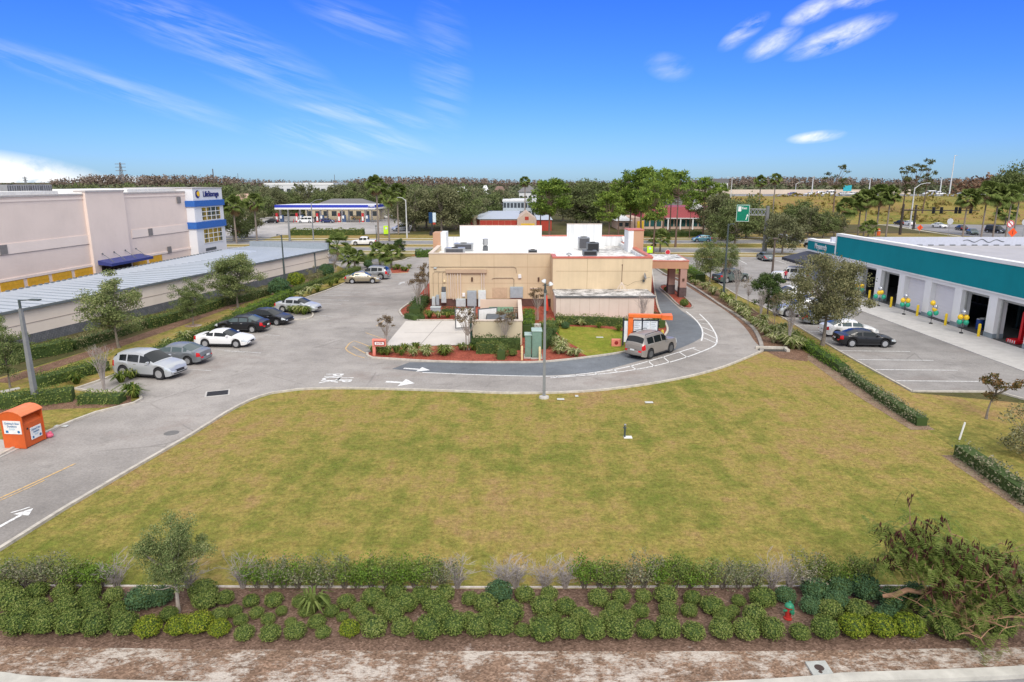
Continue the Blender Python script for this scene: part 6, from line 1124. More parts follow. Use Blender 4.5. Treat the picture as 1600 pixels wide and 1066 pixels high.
# sprawling tree with seed pods in the right foreground
def pod_tree():
    r = np.random.default_rng(77); m = MB(); cl = []
    mains = [((0, 0, 0), (-.5, -.1, .9), (-1.25, .3, 2.0)), ((0, 0, 0), (-.15, .3, 1.3), (-1.0, .9, 3.05)), ((0, 0, 0), (.4, .3, 1.3), (.2, .7, 2.75)), ((0, 0, 0), (.6, 0, 1.1), (1.5, .5, 2.45)), ((0, 0, 0), (.8, -.2, .8), (1.9, -.1, 1.5)), ((0, 0, 0), (.3, -.5, .8), (.9, -1.2, .75)), ((0, 0, 0), (-.2, -.6, .7), (.1, -1.35, .5)), ((0, 0, 0), (.2, -.2, 1.2), (.8, -.4, 1.9)), ((-.1, 0, .2), (-.5, -.3, .6), (-.85, -.6, .7)), ((0, 0, 0), (.1, 0, 1.2), (-.3, .2, 2.2)), ((0, 0, 0), (.9, .3, 1.0), (2.1, .7, 2.1)), ((0, 0, 0), (1.2, -.4, .7), (2.3, -.7, .7))]
    for a, b, c in mains:
        P = bez(*map(np.array, (a, b, c)), 8); m.tube(P, [.085, .075, .065, .055, .045, .035, .025, .015], 6, cap=False)
        for i in range(2, 8):
            for q in range(3): e = np.array(P[i]) + r.normal(size=3) * np.array([.38, .34, .26]) + np.array([.08, 0, .02]); m.tube([P[i], tuple((np.array(P[i]) + e) / 2 + np.array([0, 0, .08])), tuple(e)], [.018, .012, .006], 4, cap=False); cl.append(e)
    m.tube([(-1.75, .55, .62), (-1.45, .45, .72), (-1.1, .4, .95), (-.75, .3, .92), (-.45, .2, 1.15), (-.3, .1, 1.5)], [.06, .09, .08, .075, .06, .04], 8)
    for c0, sd, k_ in (((-1.15, .55, 2.25), (.42, .4, .42), 60), ((-.3, .6, 2.2), (.5, .4, .45), 46), ((.8, .45, 2.0), (.55, .4, .4), 46), ((1.6, .2, 1.5), (.5, .4, .35), 36)):
        for q in range(k_):
            e = np.array(c0) + r.normal(size=3) * np.array(sd); cl.append(e)
            if q % 2 == 0: b0 = e + np.array([(c0[0] - e[0]) * .5 + .1, 0, -.35]); m.tube([tuple(b0), tuple((b0 + e) / 2 + r.normal(size=3) * .04), tuple(e)], [.012, .009, .005], 3, cap=False)
    trunk = m.mesh('trunk', BKo, True); cl = np.array(cl); n = 120; V = []
    cl = np.array([c for i_, c in enumerate(cl) if i_ % 5 < (4 if c[2] > 1.15 else 2)])
    for c in cl:                                                # feathery fronds: short rachis with leaflets
        for f in range(6):
            d = r.normal(size=3); d[2] = -abs(d[2]) * .4; d[0] += .5; d /= np.linalg.norm(d); s = np.cross(d, [0, 0, 1]); s /= np.linalg.norm(s) + 1e-6; b = c + r.normal(size=3) * .17
            for k in range(9):
                p = b + d * (.035 * k) + np.array([0, 0, -.0035 * k * k])
                for sg in (-1, 1):
                    e = p + s * sg * .085 + d * .02; w = d * .011; V += [p - w, p + w, e + w, e - w]
    lv = quadmesh('crown', np.array(V), L_fern); tips = cl[(cl[:, 2] > 1.0)]; idx = r.choice(len(tips), min(150, len(tips)), replace=False); V = []
    for c in tips[idx]:
        for k in range(r.integers(4, 9)):
            b = c + r.normal(size=3) * .08 + np.array([0, -.12, .14]); L = .24 + .12 * r.random(); d = np.array([r.normal() * .25, r.normal() * .25, -1]); d /= np.linalg.norm(d); a = r.random() * 6.28; s = np.array([math.cos(a), math.sin(a), 0]) * .034
            V += [b, b + d * L * .4 + s, b + d * L, b + d * L * .4 - s]
    return trunk, lv, quadmesh('seed_pods', np.array(V), leafmat('pod_brown', [(.035, .014, .012), (.09, .035, .028), (.15, .07, .05)]))
p = G(1478, 975); plant('pod_tree', 'sprawling feathery tree hung with brown seed pods over the foreground bushes', 'tree', pod_tree(), (p.x, p.y, 0), 0, (.97, .97, .95), None, ('trunk', 'crown', 'seed_pods'))
# ---- palms
def palm_meshes(seed, H, R0=2.2, nf=34, fan=13, skirt=True, tr=.17):
    r = np.random.default_rng(seed); m = MB(); m.tube([(0, 0, 0), (.05, .02, .5), (0, 0, 1)], [tr * 1.25, tr, tr * .95], 8); tk = m.mesh('trunk', BKpalm, True); V = []; D = []
    def frond(a, el, L, out, droop):
        d = np.array([math.cos(a) * math.cos(el), math.sin(a) * math.cos(el), math.sin(el)]); s = np.array([-math.sin(a), math.cos(a), 0]); n = np.cross(s, d); q_ = r.normal() * .55; s = s * math.cos(q_) + n * math.sin(q_); b = np.array([0, 0, 0.]); e = b + d * L * .5; out += [b - s * .02, b + s * .02, e + s * .015, e - s * .015]
        for k in range(fan):
            t = (k / (fan - 1) - .5) * 2.3; dd = d * math.cos(t) + s * math.sin(t); l = L * .58 * (1 - .25 * abs(t)); w = (s * math.cos(t) - d * math.sin(t)) * .075 * L / 1.6; mid = e + dd * l * .6; tip = e + dd * l + np.array([0, 0, -droop * l]); out += [e - w * .3, e + w * .3, mid + w, mid - w, mid - w, mid + w, tip + w * .1, tip - w * .1]
    for i in range(nf): frond(6.283 * i * .618, R(88 - 125 * (i / nf) ** 1.1 + r.normal() * 12), R0 * (.85 + .25 * r.random()), V, .35)
    if skirt:
        for i in range(18): frond(6.283 * i * .618 + .3, R(-50 - 25 * r.random()), R0 * (.6 + .2 * r.random()), D, .3)
    out = [tk, quadmesh('fronds', np.array(V), L_palm)]
    if skirt: out.append(quadmesh('dead_fronds', np.array(D), L_dead))
    return out
def palm(lab, ms, p, rz, wd, H, name='palm_tree'):
    t = plant(name, lab, 'palm tree', ms, p, rz, 1, None, ('trunk', 'fronds', 'dead_fronds'))
    for c in t.children:
        if c.name.startswith('trunk'): c.scale = (1, 1, H)
        else: c.location = (0, 0, H); c.scale = (wd, wd, wd)
    return t
PM = [palm_meshes(81, 9, 2.6, 46), palm_meshes(82, 9, 2.4, 44), palm_meshes(83, 9, 2.8, 52)]; PMs = palm_meshes(84, 1.6, 1.5, 30, skirt=False, tr=.14)
for i, (u, vb, vt, wd, lab) in enumerate(((592, 389, 278, .9, 'tallest slim palm by the petrol station entrance'), (608.5, 377, 298, .95, 'palm just right of the tallest slim palm'), (623, 367, 290, .95, 'rightmost of the three slim palms by the petrol station'), (370, 381, 309, 1.0, 'palm right beside the storage tower'), (402, 378, 304, 1.0, 'palm second from the storage tower'),
    (820, 352, 278, .7, 'thin tall palm above the red storage sheds'), (1183, 357, 276, .8, 'brown-skirted palm left of the pair above the green sign'), (1206, 352, 272, .85, 'greener palm right of the pair above the green sign'), (1318, 369, 313, 1.05, 'shortest palm at the left of the garage palm row'), (1340, 368, 301, 1.2, 'full palm second from left behind the garage roof'), (1349, 369, 298, 1.1, 'palm leaning against its full neighbour behind the garage roof'),
    (1368, 369, 293, 1.2, 'palm just left of the signal mast group'), (1384, 370, 294, 1.1, 'palm nearest the signal mast on its left'), (1504, 371, 297, 1.2, 'palm standing alone under the signal arm end'), (1533, 371, 288, 1.25, 'left one of the palm pair beside the black van'), (1551, 371, 292, 1.25, 'right one of the palm pair beside the black van'), (1571, 371, 290, 1.15, 'palm next to the round no-turn sign'), (1584, 365, 289, 1.15, 'rightmost palm at the picture edge'))):
    p = G(u, vb); palm(lab, PM[i % 3], p, i * 1.1, wd, ZH(vt, p.y) - 1.7 * wd)
for u, v, sz, lab in ((594, 415, 1.35, 'left one of the two small palms beyond the pewter SUV'), (612, 419, 1.35, 'right one of the two small palms beyond the pewter SUV'), (545, 421, 1.25, 'small palm beside the ragged tree at the storage row end'), (555, 422, 1.2, 'small palm right of its twin at the storage row end'), (528, 408, 1.7, 'broad low palm rising behind the storage row end'), (1031, 395, 1.6, 'low broad palm beside the pine trunks near the canopy'), (1356, 371, 1.5, 'low bushy palm under the garage palm row'), (1570, 352, 2.3, 'dark bushy palm under the right palm group')):
    palm(lab, PMs, G(u, v), u, sz, 1.5 * sz, 'small_palm')
# ---- pines and background oaks
PN = [tree_meshes(91, 16, 5, 3.6, 5.4, 58, 60, .8, 1.2, L_pine, BKp, .26, flat=.55, aspect=3.2, hollow=.5, needle=True), tree_meshes(92, 16, 6, 3.4, 5.0, 50, 60, .8, 1.2, L_pine, BKp, .24, flat=.5, aspect=3.2, hollow=.5, needle=True), tree_meshes(93, 16, 9.5, 3.2, 3.5, 30, 60, .8, 1.15, L_pine, BKp, .22, flat=.5, aspect=3.2, hollow=.6, needle=True)]
PNs = [tree_meshes(94, 16, 9, 3.4, 4.2, 15, 42, .8, 1.0, leafmat('leaf_pine_dull', [(.065, .078, .033), (.130, .143, .052), (.208, .195, .091)]), BKp, .24, flat=.5, aspect=3, hollow=.7, needle=True), tree_meshes(95, 16, 8, 3.2, 4.6, 17, 42, .8, .95, MATS['leaf_pine_dull'], BKp, .24, flat=.5, aspect=3, hollow=.7, needle=True)]
for i, (u, vb, vt, wd, k, lab) in enumerate(((858, 372, 277, 1.35, 0, 'broad bright pine behind the restaurant roof left of centre'), (845, 368, 286, 1.0, 1, 'pine half hidden behind the broad bright pine'), (950, 376, 298, 1.25, 0, 'short bright round-topped pine above the restaurant roof'), (966, 372, 281, 1.0, 1, 'pine just left of the main pine group'), (983, 371, 266, 1.05, 1, 'tall pine at the left of the main pine group'), (1002, 372, 259, 1.2, 0, 'tallest full pine of the main group'), (1020, 396, 266, .9, 1, 'nearest pine with a long dark trunk beside the white parapet tower'),
    (1035, 370, 264, 1.1, 2, 'pine with flat top in the main pine group'), (1055, 387, 268, 1.0, 2, 'pine with a pale trunk beside the low broad palm'), (1046, 368, 270, 1.0, 2, 'pine hidden behind the flat-topped one'), (1098, 371, 277, 1.05, 2, 'pine right of the white gable'), (1077, 372, 299, .7, 2, 'short bright pine in front of the white gable'), (1120, 360, 286, .9, 2, 'smaller pine at the right of the main pine group'), (992, 362, 290, 1.2, 0, 'lower pine filling the main group at the left'))):
    at_tree('pine_tree', lab, PN[k], u, vb, vt, 16, i * .9, wd)
for i, (u, Y, z0, vt, wd, lab) in enumerate(((1302, 240, 2.7, 255, .75, 'lone scrubby pine on the embankment left of the palms'), (1410, 240, 2.7, 258, .75, 'dark scrubby pine at the left of the tall pair'), (1441, 238, 2.4, 246, .55, 'tallest thin pine of the pair above the street light'), (1424, 236, 2.3, 254, .7, 'scrubby pine in the middle of the tall group'))):
    H = ZH(vt, Y) - z0; s = H / 16; plant('pine_tree', lab, 'tree', PNs[i % 2], (XA(u, Y, z0), Y, z0 - .2), i * 2, (s * wd * 1.5, s * wd * 1.5, s))
L_bgo = leafmat('leaf_bg_oak', [(.07, .085, .035), (.14, .15, .072), (.20, .205, .105), (.25, .245, .14)], sc=.18, clump=.72); L_bgo2 = leafmat('leaf_bg_oak_green', [(.06, .09, .025), (.12, .155, .055), (.175, .205, .08), (.23, .235, .11)], sc=.18, clump=.72)
OKS = [tree_meshes(s, 10, 1.6, 5.2, 4.5, 70, 75, .5, 1.35, L_bgo if s % 2 else L_bgo2, BK, .3, flat=.8, hollow=.25) for s in (101, 102, 103, 104)]
PLO = [(648, 361, 291, 'oak at the left of the big oak clump beside the silver SUV'), (666, 356, 287, 'oak second from left in the big clump'), (690, 362, 289, 'biggest nearest oak of the clump in front of the sign post'), (712, 358, 287, 'oak behind the white and blue post sign'), (735, 352, 291, 'oak left of the red storage sheds'), (757, 345, 292, 'oak directly behind the red storage sheds'), (779, 340, 296, 'oak at the right end of the big clump'), (366, 377, 317, 'oak beside the storage tower at the roadside'), (386, 371, 312, 'oak between the two roadside palms'), (405, 348, 299, 'oak behind the left palms'),
       (428, 342, 297, 'oak left of the fuel canopy'), (452, 338, 297, 'oak behind the left end of the fuel canopy'), (480, 336, 287, 'dark oak in front of the white warehouse'), (505, 334, 297, 'oak behind the middle of the fuel canopy'), (530, 334, 288, 'oak right of the warehouse'), (553, 332, 284, 'taller oak behind the station shop roof'), (577, 334, 283, 'oak behind the tallest slim palm'), (640, 345, 284, 'oak behind the slim palm trio'), (900, 352, 284, 'broad grey-green oak behind the restaurant roof'), (922, 354, 279, 'tall oak behind the second white parapet'), (935, 350, 286, 'oak left of the round-topped pine'), (880, 346, 288, 'oak right of the broad bright pine'),
       (1128, 376, 303, 'olive oak left of the green road sign'), (1148, 385, 312, 'nearest oak below the green road sign'), (1112, 368, 305, 'oak behind the airy olive tree'), (1166, 372, 303, 'oak behind the green road sign'), (1222, 398, 334, 'small oak by the main road right of the thick post'), (1238, 370, 318, 'oak right of the thick sign post'), (1262, 372, 322, 'oak between the sign post and garage palms'), (1286, 372, 326, 'oak above the garage office'), (1303, 370, 332, 'oak at the left end of the garage fascia'), (1250, 358, 312, 'oak behind the roadside row on the right'), (1196, 376, 330, 'dark oak immediately left of the thick post')]
for i, (u, vb, vt, lab) in enumerate(PLO): at_tree('oak_tree', lab, OKS[i % 4], u, vb, vt, 10, i * 1.7, 1.0)
# green trees in the middle distance, one by one
k = 0; used = []
for (u0, u1, n, y0, y1) in ((330, 620, 26, 245, 380), (620, 990, 26, 240, 420), (1000, 1130, 8, 260, 330)):
    for i in range(n):
        u = u0 + (u1 - u0) * (i + .5) / n + rng.normal() * 3; Y = y0 + (y1 - y0) * ((i * 7) % n) / n; h = (8 + 3.5 * rng.random()) if not 690 < u < 860 else 6 + rng.random()
        if 415 < u < 525 and Y > 300 and i % 3: continue
        if 780 < u < 840 and Y < 330: Y = 360
        k += 1; s = h / 10; sec = 'in the belt behind the petrol station' if u0 == 330 else 'in the belt behind the red sheds' if u0 == 620 else 'in the belt behind the pines'
        plant('distant_tree', '%s tree, %s from the left %s' % ('grey-green' if k % 4 % 2 else 'dark green', ORD(i + 1), sec), 'tree', OKS[k % 4], (XA(u, Y), Y, 0), k * 1.3, (s, s, s), 'trees in the middle-distance belt')
# far woods: one mass each of green and of brown winter cypress
def woods(name, spots, mat, nq, label, wid=.42, lf=.24):
    V = []; r = np.random.default_rng(5)
    for x, y, h in spots:
        n = nq; q = unit(r.normal(size=(n, 3))) * (r.random((n, 1)) ** .4); P = q * np.array([h * wid, h * wid, h * .48]) + np.array([x, y, h * .52]); V.append(cards(P, h * lf, 1.3, .4, nrm=q))
    o = bpy.data.objects.new(name, quadmesh(name, np.concatenate(V), mat)); COL.objects.link(o); tag(o, label, 'woodland', None, 'stuff'); return o
L_far = leafmat('leaf_far', [(.07, .088, .045), (.10, .12, .06), (.14, .15, .08), (.18, .175, .11)], sc=.01, trans=.1); L_cyp = leafmat('leaf_cypress', [(.15, .118, .092), (.19, .145, .115), (.23, .175, .14), (.19, .17, .12)], sc=.006, trans=.1)
prof = [(-150, 287), (60, 287), (95, 280), (150, 272), (250, 273), (340, 274), (400, 280), (470, 282), (540, 281), (575, 276), (640, 275), (740, 277), (800, 281), (900, 282), (1050, 281), (1110, 279), (1160, 275), (1280, 276), (1400, 279), (1480, 278), (1800, 276)]
sp = []
for Y in (900, 960, 1030):
    for u in np.arange(-140, 1760, 5.2):
        vt = np.interp(u, *zip(*prof)) + rng.normal() * .8; sp.append((XA(u + rng.normal() * 3, Y), Y + rng.normal() * 15, max(7, ZH(vt, Y))))
woods('cypress_woods', sp, L_cyp, 70, 'brown winter woodland along the horizon', .26, .12)
sp = []
for i in range(2600):
    Y = 330 + 620 * rng.random() ** 1.2; u = -150 + 1900 * rng.random()
    if u > 1050 and Y < 420: continue
    if 700 < u < 850 and Y < 520 and rng.random() < .5: continue
    if u < 345 and Y < 330: continue
    sp.append((XA(u, Y), Y, 6 + 5.5 * rng.random()))
woods('green_woods', sp, L_far, 26, 'dark green woodland filling the distance below the horizon', .5)
sp = [(XA(u, Y, 8), Y, ZH(vt, Y) + rng.normal() * .6) for (u, Y, vt) in [(a, 330 + 40 * rng.random(), np.interp(a, [1490, 1540, 1580, 1640], [279, 272, 268, 262])) for a in np.arange(1490, 1720, 3)]]
woods('orange_cypress', sp, leafmat('leaf_orange', [(.13, .085, .055), (.22, .13, .08), (.27, .17, .11)], sc=.03), 40, 'rusty orange winter trees beyond the highway at the right', .2, .12)
sc_ = []
for i in range(420):
    x = 75 + 330 * rng.random(); y = 216 + 70 * rng.random() ** .8; q = min(1, max(0, (y - 214) / 72)); sc_.append((x, y, 1.0 + 1.3 * rng.random(), 6.9 * (3 * q * q - 2 * q ** 3)))
V_ = []
for x, y, h, z in sc_: q = unit(rng.normal(size=(14, 3))); V_.append(cards(q * np.array([h * 1.5, h * .8, h * .4]) + np.array([x, y, z + h * .3]), h * .7, 1.4, .4, nrm=q))
o = bpy.data.objects.new('scrub', quadmesh('scrub', np.concatenate(V_), leafmat('leaf_scrub', [(.12, .13, .035), (.24, .21, .06), (.30, .22, .08), (.22, .22, .05)], sc=.02))); COL.objects.link(o); tag(o, 'yellow and olive scrub covering the highway embankment', 'scrub', None, 'stuff')
for i, (u, vt) in enumerate(((1572, 262), (1588, 254), (1602, 248), (1560, 270))):
    Y = 300; H = ZH(vt, Y); plant('distant_tree', '%s tall green pine rising over the highway at the right picture edge' % ORD(i + 1), 'tree', OKS[1], (XA(u, Y, 8), Y, 0), i, (H / 10 * .75, H / 10 * .75, H / 10), 'green trees over the highway')
for i in range(16):
    u = 90 + i * 17; Y = 200 + (i % 3) * 25; plant('distant_tree', 'dark green tree, %s from the left in the belt behind the storage roof' % ORD(i + 1), 'tree', OKS[i % 4], (XA(u, Y), Y, 0), i, (1.1, 1.1, .95 + .1 * (i % 4)), 'trees behind the storage building')
# ------------------------------------------------------------------ lamp posts, poles, signs
M_pole = plain('pole_grey', (.25, .26, .27), .6, .2); M_poled = plain('pole_dark', (.07, .09, .09), .6, .2); M_poleb = plain('pole_brown', (.12, .09, .075), .7); M_polew = plain('pole_white', (.62, .63, .64), .5, .1)
def sqpost(m, x, y, z0, z1, a, b): m.add([(x + sx * a, y + sy * a, z0) for sx, sy in ((-1, -1), (1, -1), (1, 1), (-1, 1))] + [(x + sx * b, y + sy * b, z1) for sx, sy in ((-1, -1), (1, -1), (1, 1), (-1, 1))], [(0, 3, 2, 1), (4, 5, 6, 7), (0, 1, 5, 4), (1, 2, 6, 5), (2, 3, 7, 6), (3, 0, 4, 7)])
t = thing('lamp_post', 'tall pale square lamp post with twin floodlights on the lawn kerb', 'lamp post', G(850, 622)); m = MB(); sqpost(m, 0, 0, .05, 6.6, .09, .06); m.build('post', M_pole, t); m = MB(); m.lathe([(.32, 0), (.30, .12), (.12, .16)], n=12); m.build('footing', M_conc, t)
m = MB(); m.tube([(0, 0, 6.6), (0, 0, 7.1)], .06, 8); m.tube([(-.15, 0, 7.0), (.3, 0, 7.0)], .03, 6); m.bev(-.09, .09, -.09, .09, 6.55, 6.72, .01); m.build('bracket', M_poled, t)
for x, rx in ((-.08, .3), (.32, -.2)): m = MB(); m.lathe([(.02, .16), (.10, .10), (.15, -.05), (.13, -.08), (0, -.06)], n=14); q = m.build('floodlight', M_polew, t, True); q.location = (x, -.02, 7.22 if x < 0 else 7.05); q.rotation_euler = (0, rx * 2, 0)
t = thing('lamp_post', 'pale square lamp post with one flat arm beside the orange donation bin', 'lamp post', G(57, 633), R(-8)); m = MB(); sqpost(m, 0, 0, 0, 5.85, .14, .085); m.build('post', M_pole, t); m = MB(); m.tube([(0, 0, 5.8), (0, 0, 6.35)], .07, 8); m.tube([(0, 0, 6.3), (.6, 0, 6.36), (.8, 0, 6.38)], .035, 6); a_ = m.build('arm', M_poled, t); m = MB(); m.bev(.7, 1.35, -.13, .13, 6.34, 6.42, .02); m.build('lamp_head', M_poled, t)
def pole(u, vb, vt, label, mat, r=.1, arm=0, armz=0, z0=0, Y=None, head=True, double=False, name='lamp_post', cat='lamp post'):
    p = G(u, vb) if Y is None else Vector((XA(u, Y, z0), Y, z0)); H = ZH(vt, p.y) - p.z; t = thing(name, label, cat, p); m = MB(); m.tube([(0, 0, 0), (0, 0, H * .5), (0, 0, H)], [r * 1.3, r, r * .75], 8); m.build('post', mat, t)
    if arm:
        for s in ((1, -1) if double else (1,)):
            m = MB(); m.tube([(0, 0, H - .3), (s * arm * .45, 0, H + armz * .7), (s * arm, 0, H + armz)], [r * .5, r * .45, r * .4], 6); m.build('arm', mat, t)
            if head: m = MB(); m.bev(min(s * arm, s * arm * 1.25), max(s * arm, s * arm * 1.25), -r * 1.6, r * 1.6, H + armz - .09, H + armz + .06, .02); m.build('lamp_head', mat, t)
    elif head: m = MB(); m.bev(-r * 2, r * 2, -r * 2, r * 2, H, H + .18, .03); m.build('lamp_head', mat, t)
    return t
pole(445.5, 443, 367, 'tall dark lamp post beside the big round bush', M_poled, .1, -.5, .0); pole(1130, 466, 350, 'tall dark lamp post between the right lane and garage car park', M_poled, .11, .5, 0); pole(1206, 433, 374, 'brown post between the parked white SUV and round dark tree', M_poleb, .14)
pole(490, 376, 316, 'grey street light with right-reaching arm in front of the fuel canopy', M_pole, .13, 2.0, .6); pole(636, 372, 312, 'pale street light on the verge right of the slim palms', M_polew, .14, -1.6, .5); pole(453, 377, 333, 'thick pale post on the verge left of the station hedge', M_pole, .2, head=False, name='post', cat='post'); pole(589, 390, 354, 'thin dark sign pole in the road median beside the white pickup', M_poled, .08, name='sign_post', cat='sign')
pole(1421, 358, 293, 'tall white street light on the slip road behind the signal mast', M_polew, .17, 3.2, 1.2); pole(1240, 330, 287, 'white street light in front of the embankment', M_polew, .16, 2.6, .8); pole(1140, 335, 279, 'white double-armed street light beyond the main pine group', M_polew, .16, 1.8, .6, double=True)
for u, vt, lab in ((1483, 243, 'very tall leaning light mast on the highway at the right'), (1468, 279, 'short light mast on the highway left of the very tall one'), (1357, 279, 'light mast on the highway between the lone pine and tall pine pair'), (1268, 277, 'light mast on the highway left of the lone pine')): pole(u, 0, vt, lab, M_polew, .22, z0=6.9, Y=300, arm=.8 if vt < 250 else 0)
for u, Y, vt, lab in ((193, 900, 254, 'lattice pylon rising above the woods behind the storage building'), (42, 1000, 276, 'small distant pylon at the left horizon')):
    H = ZH(vt, Y) - 0; t = thing('pylon', lab, 'pylon', (XA(u, Y), Y, 0)); m = MB(); w_ = H * .11
    for sx, sy in ((-1, -1), (1, -1), (1, 1), (-1, 1)): m.tube([(sx * w_, sy * w_, 0), (sx * w_ * .35, sy * w_ * .35, H * .62), (sx * w_ * .1, sy * w_ * .1, H)], .4, 4)
    for k in range(7):
        z = H * (.05 + .13 * k); q = w_ * (1 - z / H * .95)
        m.tube([(-q, -q, z), (q, -q, z + H * .1)], .25, 4); m.tube([(q, -q, z), (-q, -q, z + H * .1)], .25, 4)
    for z in (.72, .84, .95): m.tube([(-w_ * 1.7, 0, H * z), (w_ * 1.7, 0, H * z)], .35, 4)
    m.build('lattice', M_pole, t)['kind'] = 'stuff'
for u, Y, vt, lab in ((336, 700, 264, 'dark distant chimney mast above the woods'), (374, 800, 271, 'faint distant mast right of the chimney mast'), (524, 800, 273, 'faint distant mast above the warehouse')): pole(u, 0, vt, lab, M_poleb, .6 if u == 336 else .3, Y=Y, head=False, name='mast', cat='mast')
# donation bin
A_, B_, C_ = G(12, 700), G(41.5, 702.5), G(73, 687); ang = math.atan2(C_.y - B_.y, C_.x - B_.x); Lw = (C_ - B_).length; t = thing('donation_bin', 'bright orange donation bin with white signs beside the left lane kerb', 'donation bin', B_ + Vector((0, 0, .04)), ang)
M_bin = plain('bin_orange', (.62, .11, .022), .5, var=.12, sc=1.5); Dp = 1.15; Hh = 1.95; m = MB()
m.box(.05, Lw - .05, .03, Dp - .03, .02, 1.18); m.box(.05, Lw - .05, .55, Dp - .03, 1.2, 1.78); m.build('body', M_bin, t)
for x in (0, Lw - .05):
    m = MB(); prof = [(0, 0), (0, 1.72), (.12, 1.80), (.35, 1.90), (.62, 1.93), (.9, 1.88), (Dp, 1.75), (Dp, 0)]; n = len(prof); m.add([(x, y, z) for y, z in prof] + [(x + .05, y, z) for y, z in prof], [tuple(range(n)), tuple(range(2 * n - 1, n - 1, -1))] + [(i, n + i, n + (i + 1) % n, (i + 1) % n) for i in range(n)]); m.build('side_panel', M_bin, t)
m = MB(); pr = [(-.03, 1.70), (.12, 1.82), (.35, 1.92), (.62, 1.95), (.9, 1.90), (Dp + .03, 1.76)]; n = len(pr); m.add([(-.03, y, z) for y, z in pr] + [(Lw + .03, y, z) for y, z in pr] + [(-.03, y, z - .04) for y, z in pr] + [(Lw + .03, y, z - .04) for y, z in pr], [(i, n + i, n + i + 1, i + 1) for i in range(n - 1)] + [(2 * n + i, 2 * n + i + 1, 3 * n + i + 1, 3 * n + i) for i in range(n - 1)] + [(0, 2 * n, 3 * n, n), (n - 1, 2 * n - 1, 4 * n - 1, 3 * n - 1)] + [(i, i + 1, 2 * n + i + 1, 2 * n + i) for i in range(n - 1)] + [(n + i, 3 * n + i, 3 * n + i + 1, n + i + 1) for i in range(n - 1)]); m.build('roof', plain('bin_top', (.80, .22, .09), .5), t)
m = MB(); m.add([(.06, .04, 1.19), (Lw - .06, .04, 1.19), (Lw - .06, .4, 1.5), (.06, .4, 1.5), (.06, .06, 1.15), (Lw - .06, .06, 1.15), (Lw - .06, .42, 1.46), (.06, .42, 1.46)], [(0, 1, 2, 3), (4, 7, 6, 5), (0, 4, 5, 1), (2, 6, 7, 3)]); m.build('chute', M_bin, t); m = MB(); m.box(.06, Lw - .06, .50, .54, 1.2, 1.76); m.build('opening', M_trim, t)
def binsign(rot, loc, w_, h_):
    m = MB(); m.box(-w_ / 2, w_ / 2, -.02, 0, -h_ / 2, h_ / 2); s = m.build('sign', M_wht, t); s.location = loc; s.rotation_euler = (0, 0, rot)
    for txt, dz, sz in (('Clothing & Shoe', h_ * .30, .145), ('Donations', h_ * .08, .15)):
        o = part('lettering', text_mesh(txt, sz, plain('sign_blue', (.03, .16, .35), .5), 'lettering', bold=.003), s); o.location = (0, -.026, dz); o.rotation_euler = (R(90), 0, 0); o.scale = (w_ / 1.15, 1, 1)
    m = MB(); m.box(-w_ * .4, -w_ * .25, -.026, -.02, -h_ * .42, -h_ * .24); m.build('emblem', MATS['sign_blue'], s); m = MB(); m.lathe([(0, -.026), (.07, -.026)], (w_ * .34, 0, -h_ * .33), 12, 0, 'y'); m.build('emblem', MATS['sign_blue'], s); m = MB(); m.box(-w_ * .2, w_ * .15, -.026, -.02, -h_ * .2, -h_ * .05, 0); m.build('print', plain('sign_print', (.50, .60, .66)), s)
binsign(0, (Lw * .56, .0, .62), Lw * .52, .62); binsign(R(-90), (0, .55, 1.1), .92, .68); m = MB(); m.lathe([(.05, -.02), (.05, .0)], (.28, .02, .95), 10, 0, 'y'); m.build('lock', M_trim, t)
m = MB(); m.box(-1.3, .9, -.5, 1.4, 0, .04); s_ = m.build('concrete_pad', M_conc); s_.location = A_ + Vector((.2, 0, .01)); s_.rotation_euler = (0, 0, ang); tag(s_, 'pale concrete pad under the orange donation bin', 'slab')
t = thing('plastic_bag', 'small pink bag on the kerb right of the donation bin', 'bag', G(76, 684)); m = MB(); m.ball((0, 0, .14), (.28, .18, .15), 10, 7); m.ball((.12, 0, .26), (.1, .08, .1), 8, 5); m.build('bag', plain('pink_plastic', (.65, .12, .20), .5), t, True)
# hydrant, slab, lawn fittings
t = thing('fire_hydrant', 'red fire hydrant with green cap among the clipped bushes', 'fire hydrant', G(1230.5, 967), R(20)); t.rotation_euler = (R(-4), R(7), R(20)); t.scale = (.74, .74, .74); Mr = plain('hydrant_red', (.40, .03, .025), .45); Mg = plain('hydrant_green', (.03, .22, .12), .4)
m = MB(); m.lathe([(.17, 0), (.17, .05), (.115, .07), (.115, .46), (.15, .48), (.15, .53)], n=18); m.build('barrel', Mr, t, True); m = MB(); m.lathe([(.19, .53), (.19, .57), (.17, .62), (.12, .67), (.05, .70), (.05, .76), (0, .76)], n=18); m.build('bonnet', Mg, t, True)
for dx_, dy_, r_ in ((1, 0, .055), (-1, 0, .055), (0, -1, .085)):
    m = MB(); m.tube([(dx_ * .09, dy_ * .09, .38), (dx_ * .2, dy_ * .2, .38)], r_ * .8, 12); m.tube([(dx_ * .19, dy_ * .19, .38), (dx_ * .25, dy_ * .25, .38)], r_, 12); m.tube([(dx_ * .25, dy_ * .25, .38), (dx_ * .29, dy_ * .29, .38)], .025, 6); m.build('nozzle', Mg, t)
q = [G(1257.5, 1037), G(1289, 1035.5), G(1304, 1059), G(1272, 1061)]; m = MB(); m.prism([(p.x - q[0].x, p.y - q[0].y) for p in q][::-1], .0, .07); t = thing('utility_slab', 'square concrete utility slab with a dark hole near the front kerb', 'slab', q[0]); m.build('slab', plain('slab_grey', (.40, .41, .39), .9, var=.2, sc=5), t)
